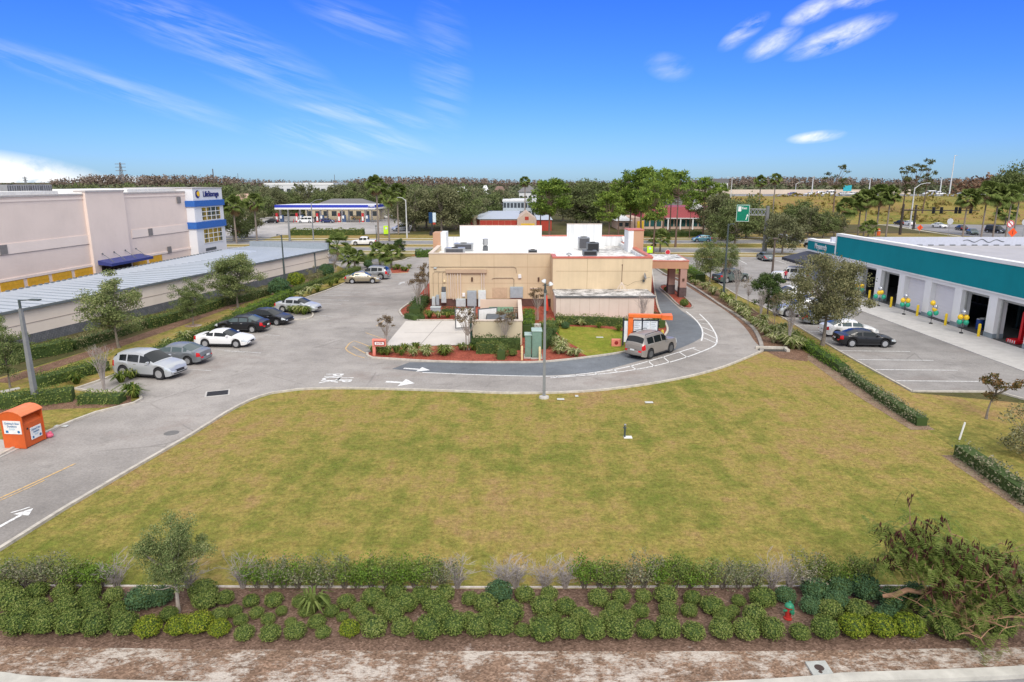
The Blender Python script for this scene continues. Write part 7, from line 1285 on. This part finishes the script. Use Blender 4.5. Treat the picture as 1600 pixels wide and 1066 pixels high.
c_ = (q[2] + q[0]) / 2 - q[0]; m = MB(); m.lathe([(0, .074), (.12, .074), (.13, .07)], (c_.x, c_.y + .03, 0), 16); m.lathe([(0, .075), (.05, .075), (.055, .07)], (c_.x - .04, c_.y - .14, 0), 12); m.build('hole', plain('hole_dark', (.06, .04, .035), .9), t)
t = thing('standpipe', 'short dark pipe standing on a white slab in the middle of the lawn', 'standpipe', G(976, 684)); m = MB(); m.tube([(0, 0, 0), (0, 0, .5), (-.02, 0, .66)], [.05, .05, .04], 8); m.tube([(-.1, 0, .55), (.08, 0, .55)], .035, 6); m.build('pipe', M_poled, t); m = MB(); m.bev(-.05, .38, -.15, .15, .0, .05, .01); m.build('slab', M_wht, t); m = MB(); m.ball((0, 0, .7), .06, 8, 6); m.build('cap', M_steel, t)
for (u, v, a, lab) in ((1014, 630, .24, 'small white cover set in the lawn right of the lamp post'), (876, 625, .22, 'small pale cover in the lawn beside the lamp post'), (901, 620, .1, 'tiny pale cover in the lawn near the lane kerb'), (937, 528, .3, 'small white cover in the little green lawn by the menu board'), (96, 667, .35, 'white cover in the grass right of the donation bin')):
    m = MB(); m.bev(-a, a, -.13, .13, 0, .04, .01); o = m.build('valve_cover', plain('cover_grey', (.55, .56, .54), .7)); o.location = G(u, v) + Vector((0, 0, .03)); tag(o, lab, 'cover')
for pts, lab in (([(74, 587), (106, 577), (109, 578.5), (78, 589)], 'long pale concrete strip in the grass left of the silver crossover'), ([(0, 612), (30, 606), (32, 608), (4, 615)], 'pale slab at the foot of the leftmost oak')):
    q = GP(pts); m = MB(); m.prism([(p.x - q[0].x, p.y - q[0].y) for p in q], 0, .05); o = m.build('slab', M_conc); o.location = q[0]; tag(o, lab, 'slab')
for (u, v) in ((302, 509), (370, 483)): sheet('sand_ring', [G(u, v) + Vector((.75 * math.cos(a), .75 * math.sin(a), 0)) for a in np.linspace(0, 6.28, 20)[:-1]], .014, M_sand)
o = MB(); o.tube([(0, 0, 0), (.02, 0, .95)], .045, 8); o = o.build('marker_post', M_wht); o.location = G(1499, 687); o.rotation_euler = (0, R(8), 0); tag(o, 'thin white marker post on the right lawn strip', 'post')
t = thing('curb_inlet', 'dark kerb inlet with concrete frame where the right lane meets the lawn', 'drain', G(1206, 548), R(-4)); m = MB(); m.box(-1.0, 1.0, -.35, .35, .0, .03); m.build('grate', plain('inlet_dark', (.06, .055, .05), .8), t); m = MB(); m.box(-1.15, 1.3, .35, .6, 0, .22); m.box(1.0, 1.25, -.45, .35, 0, .2); m.build('frame', M_kerb, t)
# ------------------------------------------------------------------ petrol station
FS = thing('fuel_canopy', 'long blue and white fuel canopy of the petrol station', 'canopy', (XA(505, 221), 224, 0)); ox, oy = XA(505, 221), 224
m = MB(); x0, x1 = XA(429, 221, 5) - ox, XA(586, 221, 5) - ox; x2 = XA(603, 232, 5) - ox; m.prism([(x0, -3), (x1, -3), (x2, 8), (x0 + 3.5, 8)], 4.25, 5.6); m.build('fascia', plain('canopy_blue', (.03, .05, .42), .45), FS)
m = MB(); m.prism([(x0 - .05, -3.06), (x1 + .02, -3.06), (x2 + .08, 8), (x0 + 3.4, 8)], 4.2, 4.75); m.build('fascia_band', M_wht, FS); m = MB(); m.prism([(x0 + .4, -2.6), (x1 - .3, -2.6), (x2 - .5, 7.7), (x0 + 3.8, 7.7)], 5.6, 5.65); m.build('roof', M_wht, FS)
m = MB(); m.prism([(x1 - 2.2, -3.12), (x1 - .1, -3.12), (x1 - .1, -3.06), (x1 - 2.2, -3.06)], 4.3, 5.5); m.build('sign_panel', M_wht, FS); o = part('lettering', text_mesh('Mobil', .9, plain('station_blue', (.02, .05, .35)), 'lettering', .02, .03), FS); o.location = (x1 - 1.15, -3.15, 4.95); o.rotation_euler = (R(90), 0, 0)
M_stred = plain('station_red', (.55, .03, .04), .5)
for i, u in enumerate((436, 467, 499, 533, 570)):
    x = XA(u, 222) - ox; m = MB(); m.box(x - .25, x + .25, -.3, .3, 0, 4.25); m.build('column', M_wht, FS); m = MB(); m.box(x + .9, x + 1.3, 4.2, 4.6, 0, 4.25); m.build('column', M_wht, FS)
    t = thing('fuel_pump', 'red, white and navy fuel pump, %s from the left under the canopy' % ORD(i + 1), 'fuel pump', (x + ox, oy - 1.6, 0), 0, 'fuel pumps under the canopy'); m = MB(); m.bev(-.95, -.3, -.35, .35, .15, 3.0, .04); m.build('red_housing', M_stred, t)
    m = MB(); m.bev(.35, 1.5, -.35, .35, .15, 2.4, .04); m.build('pump_body', plain('pump_navy', (.06, .10, .20), .5), t); m = MB(); m.box(-.9, -.35, -.37, -.35, .6, 1.9); m.build('panel', M_wht, t); m = MB(); m.box(.45, 1.0, -.37, -.35, 1.3, 2.2); m.build('panel', M_wht, t); m = MB(); m.bev(-1.4, 1.9, -.7, .7, 0, .15, .03); m.build('island', M_conc, t); m = MB(); m.lathe([(.09, 0), (.09, 1.1), (0, 1.15)], (-1.7, -.2, 0), 8); m.build('guard_post', M_stred, t)
def house(u0, u1, Y, vt, label, wall, roof, dep=12, wallh=.45, name='house', cat='house', hip=True, win=4, z0=0, parapet=False):
    X0, X1 = XA(u0, Y), XA(u1, Y); H = ZH(vt, Y); hw = H * wallh; t = thing(name, label, cat, ((X0 + X1) / 2, Y + dep / 2, z0)); w_ = (X1 - X0) / 2; d = dep / 2; m = MB(); m.box(-w_, w_, -d, d, 0, hw); m.build('wall', wall, t)
    if hip: m = MB(); r_ = max(.1, w_ - d * .9) if w_ > d else w_ * .35; e = .6; m.add([(-w_ - e, -d - e, hw), (w_ + e, -d - e, hw), (w_ + e, d + e, hw), (-w_ - e, d + e, hw), (-r_, 0, H), (r_, 0, H)], [(0, 1, 5, 4), (1, 2, 5), (2, 3, 4, 5), (3, 0, 4), (0, 3, 2, 1)]); m.build('roof', roof, t)
    else: m = MB(); m.box(-w_ - .2, w_ + .2, -d - .2, d + .2, hw, H); m.build('roof', roof, t)
    for k in range(win):
        x = -w_ + (k + .5) * 2 * w_ / win; a = min(1.2, w_ / win * .6); m = MB(); m.box(x - a, x + a, -d - .04, -d, hw * .35, hw * .78); m.build('window', plain('far_window', (.05, .06, .07), .2), t)
    return t
M_beige = plain('far_beige', (.58, .50, .36), .8); M_roofg = plain('roof_shingle_grey', (.17, .165, .17), .9, var=.2); M_roofb = plain('roof_brown', (.20, .13, .11), .9, var=.2); M_pink = plain('roof_pink', (.50, .33, .27), .9, var=.15); M_far = plain('far_white', (.66, .67, .68), .7); M_redw = plain('shed_red', (.42, .05, .03), .6, var=.15)
house(478, 593, 238, 311.5, 'beige petrol station shop with grey hipped roof behind the canopy', M_beige, M_roofg, 16, .55, 'station_shop', 'shop', win=9); house(415, 522, 440, 286, 'long white warehouse beyond the petrol station', M_far, M_wht, 40, .9, 'warehouse', 'building', False, 10)
house(346, 392, 250, 303.5, 'low pink-roofed house right of the storage tower', M_beige, M_pink, 18, .5, win=3); house(543, 574, 420, 297.5, 'dark-roofed house behind the fuel canopy', M_beige, M_roofb, 16, .5); house(768, 793, 360, 291, 'brown-roofed house left of the thin tall palm', M_far, M_roofb, 14, .5); house(811, 838, 330, 289.5, 'grey-roofed white house right of the thin tall palm', M_far, M_roofg, 7, .72)
house(714, 730, 420, 291, 'small pale house above the big oak clump', M_far, M_far, 12, .5, win=2); house(752, 764, 430, 290, 'small cream house left of the brown-roofed one', M_beige, M_far, 12, .5, win=2); house(1111, 1136, 520, 279.5, 'grey terraced building on the horizon right of the main pine group', M_far, M_roofg, 20, .8, 'building', 'building', False, 6)
# red storage sheds
t = thing('red_storage_sheds', 'low storage sheds with red doors and pale metal roof behind the restaurant', 'building', (XA(780, 186), 186, 0)); ox = XA(780, 186); X = lambda u, Y: XA(u, Y) - ox
m = MB(); a0, a1 = X(750, 186), X(808, 186); l0 = X(722, 232); m.prism([(a0, 0), (a1, 0), (a1 + 2, 46), (l0, 46)], 0, 3.0); m.build('wall', MATS['far_beige'], t); m = MB(); m.add([(a0 - .3, -.4, 3.05), (a1 + .3, -.4, 3.05), (a1 + 2, 46, 3.05), (l0, 46, 3.05), (a0 + 3, 22, 4.3), (a1 + 1, 22, 4.3)], [(0, 1, 5, 4), (1, 2, 5), (2, 3, 4, 5), (3, 0, 4)]); m.build('roof', M_mroof, t)
for k in range(6): w_ = (a1 - a0) / 6; m = MB(); m.box(a0 + k * w_ + .02, a0 + (k + 1) * w_ - .02, -.06, 0, .1, 2.7); m.build('red_door', M_redw, t)
for k in range(6): y0 = 1 + k * 7.3; xa = a0 + (l0 - a0) * y0 / 46; xb = a0 + (l0 - a0) * (y0 + 5.4) / 46; m = MB(); m.quad((xa - .08, y0, .1), (xb - .08, y0 + 5.4, .1), (xb - .08, y0 + 5.4, 2.7), (xa - .08, y0, 2.7)); m.build('red_door', M_redw, t)
for k in (0, 2, 4): y0 = 7 + k * 7.3; xa = a0 + (l0 - a0) * y0 / 46; m = MB(); m.bev(xa - .8, xa + .3, y0 - .7, y0 + .5, 0, 3.7, .05); m.build('pilaster', M_beige, t)
g0, g1 = X(808, 184), X(838, 184); m = MB(); m.box(g0 + .01, g1, -2, 14, 0, 3.1); m.add([(g0, -2, 3.1), (g1, -2, 3.1), ((g0 + g1) / 2, -2, 5.0), (g0, 14, 3.1), (g1, 14, 3.1), ((g0 + g1) / 2, 14, 5.0)], [(0, 1, 2), (3, 5, 4), (0, 2, 5, 3), (1, 4, 5, 2)]); m.build('gable_wing', plain('gable_beige', (.55, .42, .34), .8), t); m = MB(); m.box(g0 + 1, g1 - .5, -2.1, -2, .1, 2.0); m.build('yellow_door', plain('door_yellow', (.75, .48, .03), .5), t); m = MB(); m.box((g0 + g1) / 2 - .5, (g0 + g1) / 2 + .5, -2.06, -2, 2.9, 3.8); m.build('red_panel', M_redw, t)
h0, h1 = g1 + .1, X(862, 184); m = MB(); m.box(h0, h1, -1, 12, 0, 2.9); m.build('wing', M_redw, t); m = MB(); m.add([(h0, -1.3, 2.9), (h1 + .3, -1.3, 2.9), (h1, 12, 3.6), (h0, 12, 3.6)], [(0, 1, 2, 3)]); m.build('wing_roof', M_mroof, t)
t = house(786, 852, 232, 313, 'two-storey grey building with rows of windows behind the red sheds', plain('grey_cladding', (.42, .47, .52), .6), M_far, 26, .93, 'office_building', 'building', False, 0)
for rz_ in (1.6, 4.3):
    for k in range(12): w_ = (XA(852, 232) - XA(786, 232)) / 12; m = MB(); x = -w_ * 6 + k * w_; m.box(x + .15, x + w_ - .15, -13.05, -13, rz_, rz_ + 1.6); m.build('window', MATS['far_window'], t)
# red mansard restaurant
t = thing('mansard_restaurant', 'beige restaurant with dark red mansard roof and white gable behind the pines', 'building', (XA(1045, 192), 192, 0)); ox = XA(1045, 192); b0, b1 = XA(984, 192) - ox, XA(1116, 192) - ox
m = MB(); m.box(b0, b1, 0, 16, 0, 3.1); m.build('wall', plain('peach_wall', (.58, .42, .34), .8), t); M_mr = plain('mansard_red', (.27, .035, .045), .6, var=.15); m = MB(); m.add([(b0 + 3, -.7, 3.1), (b1 + .3, -.7, 3.1), (b1 - .6, .6, 6.0), (b0 + 4, .6, 6.0), (b1 + .3, 16.5, 3.1), (b1 - .6, 15, 6.0), (b0 + 3, 16.5, 3.1), (b0 + 4, 15, 6.0)], [(0, 1, 2, 3), (1, 4, 5, 2), (6, 0, 3, 7), (3, 2, 5, 7)]); m.build('mansard_roof', M_mr, t)
m = MB(); gx = XA(1086, 192) - ox; m.add([(gx - 2.2, -.9, 5.3), (gx + 2.2, -.9, 5.3), (gx, -.9, 8.0), (gx - 2.2, 3, 5.3), (gx + 2.2, 3, 5.3), (gx, 3, 8.0)], [(0, 1, 2), (3, 5, 4), (0, 2, 5, 3), (1, 4, 5, 2), (0, 3, 4, 1)]); m.build('gable', M_far, t)
for k in range(11): x = b0 + 4 + k * (b1 - b0 - 5) / 11; m = MB(); m.box(x, x + 1.3, -.05, 0, .7, 2.6); m.build('window', plain('teal_window', (.03, .10, .10), .2), t)
for k in range(4): x = gx - 8 + k * 3.4; m = MB(); m.box(x - .15, x + .15, -2, -1.7, 0, 3.05); m.build('porch_post', M_wht, t)
m = MB(); m.box(gx - 8.5, gx + 3, -2.2, -.75, 2.95, 3.09); m.build('porch_roof', M_far, t); m = MB(); m.box(b0 + 2, b0 + 3.8, -.2, 0, 0, 2.2); m.build('yellow_door', MATS['door_yellow'], t)
house(965, 984, 190, 336, 'small pale blue-roofed annex left of the mansard restaurant', plain('peach_wall', (.5, .4, .35)), M_far, 12, .6, 'annex', 'building', win=2)
# road signs
def diamond(u, v, vt, label, mat=None, s=.75, marks=True):
    p = G(u, v); H = ZH(vt, p.y); t = thing('road_work_sign', label, 'sign', p); m = MB(); m.add([(0, -.04, H), (s, -.04, H - s), (0, -.04, H - 2 * s), (-s, -.04, H - s), (0, .0, H), (s, .0, H - s), (0, 0, H - 2 * s), (-s, .0, H - s)], [(0, 3, 2, 1), (4, 5, 6, 7), (0, 1, 5, 4), (1, 2, 6, 5), (2, 3, 7, 6), (3, 0, 4, 7)]); m.build('panel', plain('sign_orange', (.85, .10, .02), .4), t)
    m = MB(); m.box(-.06, .06, -.06, -.04, H - 1.4 * s, H - .55 * s); m.build('symbol', M_trim, t); m = MB(); m.tube([(0, .03, 0), (0, .03, H - s)], .05, 6); m.build('post', M_steel, t)
diamond(1436, 367, 351, 'orange diamond sign below the signal mast', s=.75); diamond(1580, 376, 356, 'larger orange diamond sign beside the black van', s=1.05)
t = thing('no_turn_sign', 'round red and white no-turn sign above the larger orange diamond', 'sign', G(1575, 374)); H = ZH(350, G(1575, 374).y); m = MB(); m.lathe([(0, -.03), (.85, -.03), (.85, 0), (0, 0)], (0, 0, H), 20, 0, 'y'); m.build('disc', M_wht, t); m = MB(); m.lathe([(.62, -.05), (.82, -.05), (.82, -.03), (.62, -.03), (.62, -.05)], (0, 0, H), 20, 0, 'y'); m.add([(-.6, -.05, H + .45), (-.45, -.05, H + .6), (.6, -.05, H - .45), (.45, -.05, H - .6)], [(0, 1, 2, 3)]); m.build('ring', M_stred, t); m = MB(); m.tube([(0, .05, 0), (0, .05, H)], .05, 6); m.build('post', M_steel, t)
for u, v, vt, lab in ((1481, 372, 341, 'back of a pale octagonal sign left of the black saloon'), (1597, 374, 342, 'back of a pale octagonal sign at the right picture edge')):
    p = G(u, v); H = ZH(vt, p.y); t = thing('stop_sign', lab, 'sign', p); m = MB(); m.lathe([(0, -.03), (.75, -.03), (.75, 0), (0, 0)], (0, 0, H - .75), 8, 0, 'y'); m.build('panel', plain('sign_back', (.55, .56, .58), .4, .3), t); m = MB(); m.tube([(0, .04, 0), (0, .04, H - .6)], .05, 6); m.build('post', M_steel, t)
t = thing('stop_sign', 'red octagonal stop sign beyond the drive-through canopy', 'sign', G(1043, 402)); H = ZH(396, G(1043, 402).y); m = MB(); m.lathe([(0, -.03), (.5, -.03), (.5, 0), (0, 0)], (0, 0, H + .2), 8, 0, 'y'); m.build('panel', M_stred, t); m = MB(); m.lathe([(.42, -.04), (.48, -.04)], (0, 0, H + .2), 8, 0, 'y'); m.build('border', M_wht, t); m = MB(); m.tube([(0, .05, 0), (0, .05, H)], .04, 6); m.build('post', M_steel, t)
def neon(u, v, vt, w_, lab):
    p = G(u, v); H = ZH(vt, p.y); t = thing('advert_banner', lab, 'banner', p); m = MB(); m.bev(-w_ / 2, w_ / 2, -.15, .15, .3, H, .05); m.build('panel', plain('neon_green', (.50, .80, .03), .5), t); m = MB(); m.lathe([(0, -.18), (w_ * .22, -.18)], (0, 0, H * .75), 12, 0, 'y'); m.build('logo', M_far, t); m = MB(); m.box(-w_ * .45, w_ * .45, -.1, .1, 0, .3); m.build('base', M_poled, t)
neon(604, 368, 353, 1.3, 'neon green advertising banner beside the slim palms'); neon(1015, 398, 385, 1.0, 'neon yellow-green box sign behind the white parapet tower')
t = thing('pole_sign', 'dark blue and white pole sign on the grass behind the road', 'sign', G(677, 368)); H = ZH(332, G(677, 368).y); m = MB(); m.bev(-.95, -.05, -.3, .3, H - 2.6, H, .05); m.build('dark_panel', plain('sign_navy', (.01, .05, .14), .4), t); m = MB(); m.bev(0, .75, -.3, .3, H - 2.4, H - .1, .05); m.build('white_panel', plain('sign_pale', (.60, .72, .80), .4), t); m = MB(); m.box(-.4, -.1, -.2, .2, 0, H - 2.6); m.box(-.9, .5, -.4, .4, 0, .9); m.build('post', M_trim, t)
m = MB(); m.box(-.02, .62, -.3, .3, H - 2.9, H - 2.45); m.build('red_panel', M_redw, t)
t = thing('kiosk_sign', 'red and white upright sign at the station entrance near the storage tower', 'sign', G(372, 364)); m = MB(); m.bev(-.3, .9, -.3, .3, 0, 2.2, .1); m.build('red_panel', M_stred, t); m = MB(); m.bev(-1.7, -.6, -.3, .3, 0, 2.3, .1); m.build('white_panel', M_far, t)
# overhead road sign on a thick post
p = G(1194, 395); t = thing('gantry_sign', 'green overhead road sign on a truss from a thick grey post', 'road sign', p); Ht = ZH(322, p.y); m = MB(); m.tube([(0, 0, 0), (0, 0, Ht)], [.46, .30], 12); m.build('post', plain('weathered_steel', (.20, .20, .20), .7, .3), t); zt = ZH(331, p.y); m = MB()
for z in (zt + .45, zt - .65): m.tube([(0, 0, z), (-3.6, 1.5, z)], .07, 6)
for k in range(6): a, b = (-.6 * k, .25 * k), (-.6 * (k + 1), .25 * (k + 1)); m.tube([(a[0], a[1], zt - .65), (b[0], b[1], zt + .45)], .05, 5); m.tube([(a[0], a[1], zt + .45), (b[0], b[1], zt - .65)], .05, 5)
m.build('truss', M_steel, t); sg = MB(); sg.bev(-2.3, .05, -.08, .08, -1.6, 1.55, .03); q = sg.build('sign_panel', plain('sign_green', (.0, .19, .11), .4), t); q.location = (-3.0, 1.0, zt - .3); q.rotation_euler = (0, 0, R(-18)); m = MB()
for b in ((-2.25, 0, -.1, -.085, 1.42, 1.48), (-2.25, 0, -.1, -.085, -1.53, -1.47), (-2.25, -2.19, -.1, -.085, -1.47, 1.42), (-.06, 0, -.1, -.085, -1.47, 1.42)): m.box(*b)
m.build('border', M_wht, q); o = part('lettering', text_mesh('East', .55, M_wht, 'lettering', bold=.01), q); o.location = (-.9, -.1, .9); o.rotation_euler = (R(90), 0, 0); m = MB(); m.bev(-2.0, -1.45, -.11, -.085, .3, 1.2, .01); m.build('route_shield', M_wht, q)
m = MB(); m.add([(-.6, -.1, -1.2), (-.45, -.1, -1.2), (-.25, -.1, -.5), (-.4, -.1, -.5), (-.5, -.1, -.5), (-.12, -.1, -.5), (-.28, -.1, -.15)], [(0, 1, 2, 3), (4, 5, 6)]); m.build('arrow', M_wht, q); m = MB(); m.bev(-.18, .18, -.5, -.46, 2.0, 2.5, .01); m.build('notice', M_wht, t)
# traffic signals
M_sig = plain('mast_bronze', (.05, .04, .035), .6); p = G(1406, 367); t = thing('signal_mast', 'dark signal mast with a long arm carrying black traffic lights', 'traffic light', p); Ht = ZH(319, p.y); za = ZH(328.5, p.y); m = MB(); m.tube([(0, 0, 0), (0, 0, Ht)], [.34, .26], 10); m.build('mast', M_sig, t); m = MB(); xe = XA(1531, p.y, za) - p.x; m.tube([(0, 0, za), (xe, 0, za - .15)], [.16, .09], 8); m.build('arm', M_sig, t)
for u in (1459, 1471, 1494, 1500, 1517):
    x = XA(u, p.y, za) - p.x; m = MB(); m.bev(x - .28, x + .28, -.2, .2, za - .85, za + .75, .04); h_ = m.build('signal_head', M_black, t)
    for k in range(3): m = MB(); m.lathe([(0, -.0), (.15, 0), (.17, -.18), (.15, -.18)], (x, -.2, za + .42 - k * .47), 10, 0, 'y'); m.build('lens_hood', M_trim, h_)
p = G(1427, 359); t = thing('signal_mast', 'second dark signal mast without an arm behind the first', 'traffic light', p); Ht = ZH(321, p.y); m = MB(); m.tube([(0, 0, 0), (0, 0, Ht)], [.34, .26], 10); m.build('mast', M_sig, t)
m = MB(); m.bev(-.25, .25, -.2, .2, Ht - .1, Ht + .1, .03); m.build('cap', M_sig, t)
t = thing('construction_barrel', 'orange construction barrel under the garage palm row', 'barrel', G(1371, 368)); m = MB(); m.lathe([(.6, 0), (.6, .9), (.5, 1.0), (.5, 1.6), (.4, 1.7), (0, 1.75)], n=14); m.build('barrel', plain('barrel_orange', (.70, .13, .03), .5), t, True); m = MB(); m.lathe([(.51, 1.1), (.51, 1.3)], n=14); m.build('band', M_wht, t)
# ------------------------------------------------------------------ raised highway at the right
def emb(y): s = min(1, max(0, (y - 214) / 72)); return 6.9 * (3 * s * s - 2 * s ** 3)
M_emb = grassmat('embankment_grass', .6, .35, gcol=(.11, .14, .03), ycol=(.27, .22, .06), bcol=(.26, .16, .07)); m = MB(); xs = [60, 72, 90, 130, 200, 300, 420, 560]; ys = [212, 222, 232, 242, 254, 266, 278, 288]; V = []
for j, y in enumerate(ys):
    for i, x in enumerate(xs): V.append((x + (0 if i else (y - 212) * .1), y + (1 if i % 2 else -1) * (0 < j < 7), emb(y) * min(1, max(0, (x - 60) / 14)) + .02))
n = len(xs); m.add(V, [(j * n + i, j * n + i + 1, (j + 1) * n + i + 1, (j + 1) * n + i) for j in range(len(ys) - 1) for i in range(n - 1)]); o = m.build('embankment', M_emb, None, True); o['kind'] = 'structure'
m = MB(); m.box(66, 560, 288, 330, 0, 6.9); m.build('highway', M_road)['kind'] = 'structure'; t = thing('highway_barrier', 'long pale concrete barrier wall along the raised highway', 'barrier', (66, 326, 6.9)); m = MB(); m.bev(0, 120, 0, .8, 0, 2.2, .1); m.build('wall', plain('barrier_concrete', (.62, .52, .42), .9, var=.08, sc=.3), t)
t = thing('guard_rail', 'steel guard rail along the near edge of the raised highway', 'guard rail', (74, 289, 6.9)); m = MB(); m.box(0, 420, -.05, .05, .5, .85); m.build('rail', M_steel, t); m = MB()
for k in range(105): m.box(k * 4, k * 4 + .2, .05, .2, 0, .8)
m.build('posts', M_steel, t)['kind'] = 'stuff'
sheet('slip_road', GP([(1250, 336), (1320, 339), (1400, 345), (1500, 351), (1560, 352), (1760, 350), (1760, 392), (1600, 380), (1560, 374), (1500, 368), (1440, 359), (1390, 352), (1320, 345), (1250, 341)]), .034, M_road)
K = MB(); kerb(K, GP([(1320, 346), (1390, 353), (1440, 361), (1500, 370)]), 1.2, .1); K.build('kerb', MATS['sidewalk'])['kind'] = 'structure'
for i, (kind, mt, u, Y, lab) in enumerate((('van', P_white, 1452, 300, 'white boxy van on the raised highway'), ('pickup', P_white, 1466, 296, 'white pickup on the raised highway beside the van'), ('sedan', P_white, 1266, 296, 'white saloon leftmost on the raised highway'), ('suv', P_white, 1284, 298, 'white SUV on the highway left of the lone pine'), ('van', P_white, 1296, 302, 'white van on the highway next to the lone pine'), ('sedan', P_silver, 1318, 296, 'silver saloon on the highway below the teal billboard'), ('hatch', P_white, 1331, 298, 'white hatchback on the highway right of the billboard'), ('sedan', P_navy, 1240, 296, 'dark saloon on the highway near the street light'), ('suv', P_silver, 1505, 298, 'silver SUV on the highway right of the very tall light mast'))):
    car(kind, mt, (XA(u, Y, 7), Y), 0 if i % 2 else math.pi, lab, group=g5, lod=1, z=6.92, name='moving_car', sc=1.05, cat='van' if kind == 'van' else 'car')
t = thing('billboard', 'small teal billboard on the highway right of the lone pine', 'billboard', (XA(1323, 318, 7), 318, 6.9)); m = MB(); m.bev(-1.8, 1.8, -.2, .2, 1.6, 4.2, .05); m.build('panel', plain('billboard_teal', (.03, .40, .48), .5), t); m = MB(); m.box(-.15, .15, -.1, .1, 0, 1.6); m.build('post', M_steel, t)
# ------------------------------------------------------------------ grass blades over the lawn (ground cover)
def blades(name, pts, dens, L, mat, label, z=.0, seed=3):
    r = np.random.default_rng(seed); poly = np.array([(p.x, p.y) for p in pts]); lo, hi = poly.min(0), poly.max(0); N = int((hi - lo).prod() * dens); X = lo + (hi - lo) * r.random((N, 2)); ins = np.zeros(N, bool); j = len(poly) - 1
    for i in range(len(poly)):
        a, b = poly[i], poly[j]; c = ((a[1] > X[:, 1]) != (b[1] > X[:, 1])) & (X[:, 0] < (b[0] - a[0]) * (X[:, 1] - a[1]) / (b[1] - a[1] + 1e-9) + a[0]); ins ^= c; j = i
    X = X[ins]; keep = r.random(len(X)) < np.clip(1.25 - (X[:, 1] - 18) / 26, .12, 1); X = X[keep]; n = len(X); a = r.random(n) * 6.283; s = np.stack([np.cos(a), np.sin(a), 0 * a], 1); b = np.column_stack([X, np.full(n, z)]); l = L * (.5 + r.random(n))[:, None]; d = np.stack([r.normal(size=n) * .7, r.normal(size=n) * .7, np.full(n, .8)], 1)
    w_ = (.010 + .007 * (X[:, 1] - 18) / 20)[:, None]; V = np.stack([b - s * w_, b + s * w_, b + d * l + s * w_ * .3, b + d * l - s * w_ * .3], 1).reshape(-1, 3); o = bpy.data.objects.new(name, quadmesh(name, V, mat)); COL.objects.link(o); return tag(o, label, 'grass', None, 'stuff')
L_grass = leafmat('grass_blades', [(.13, .165, .028), (.25, .235, .06), (.33, .27, .10), (.39, .29, .14)], sc=.25, trans=.25, clump=.62)
blades('grass', GP([(0, 905), (250, 915), (800, 918), (1250, 916), (1600, 920), (1660, 800), (1600, 775), (1490, 700), (1430, 665), (1340, 600), (1265, 557), (1200, 553), (1120, 582), (980, 609), (800, 619), (600, 612), (465, 613), (390, 630), (300, 683), (200, 741), (100, 800), (0, 866)]), 150, .035, L_grass, 'short mixed green and straw blades over the wide lawn')
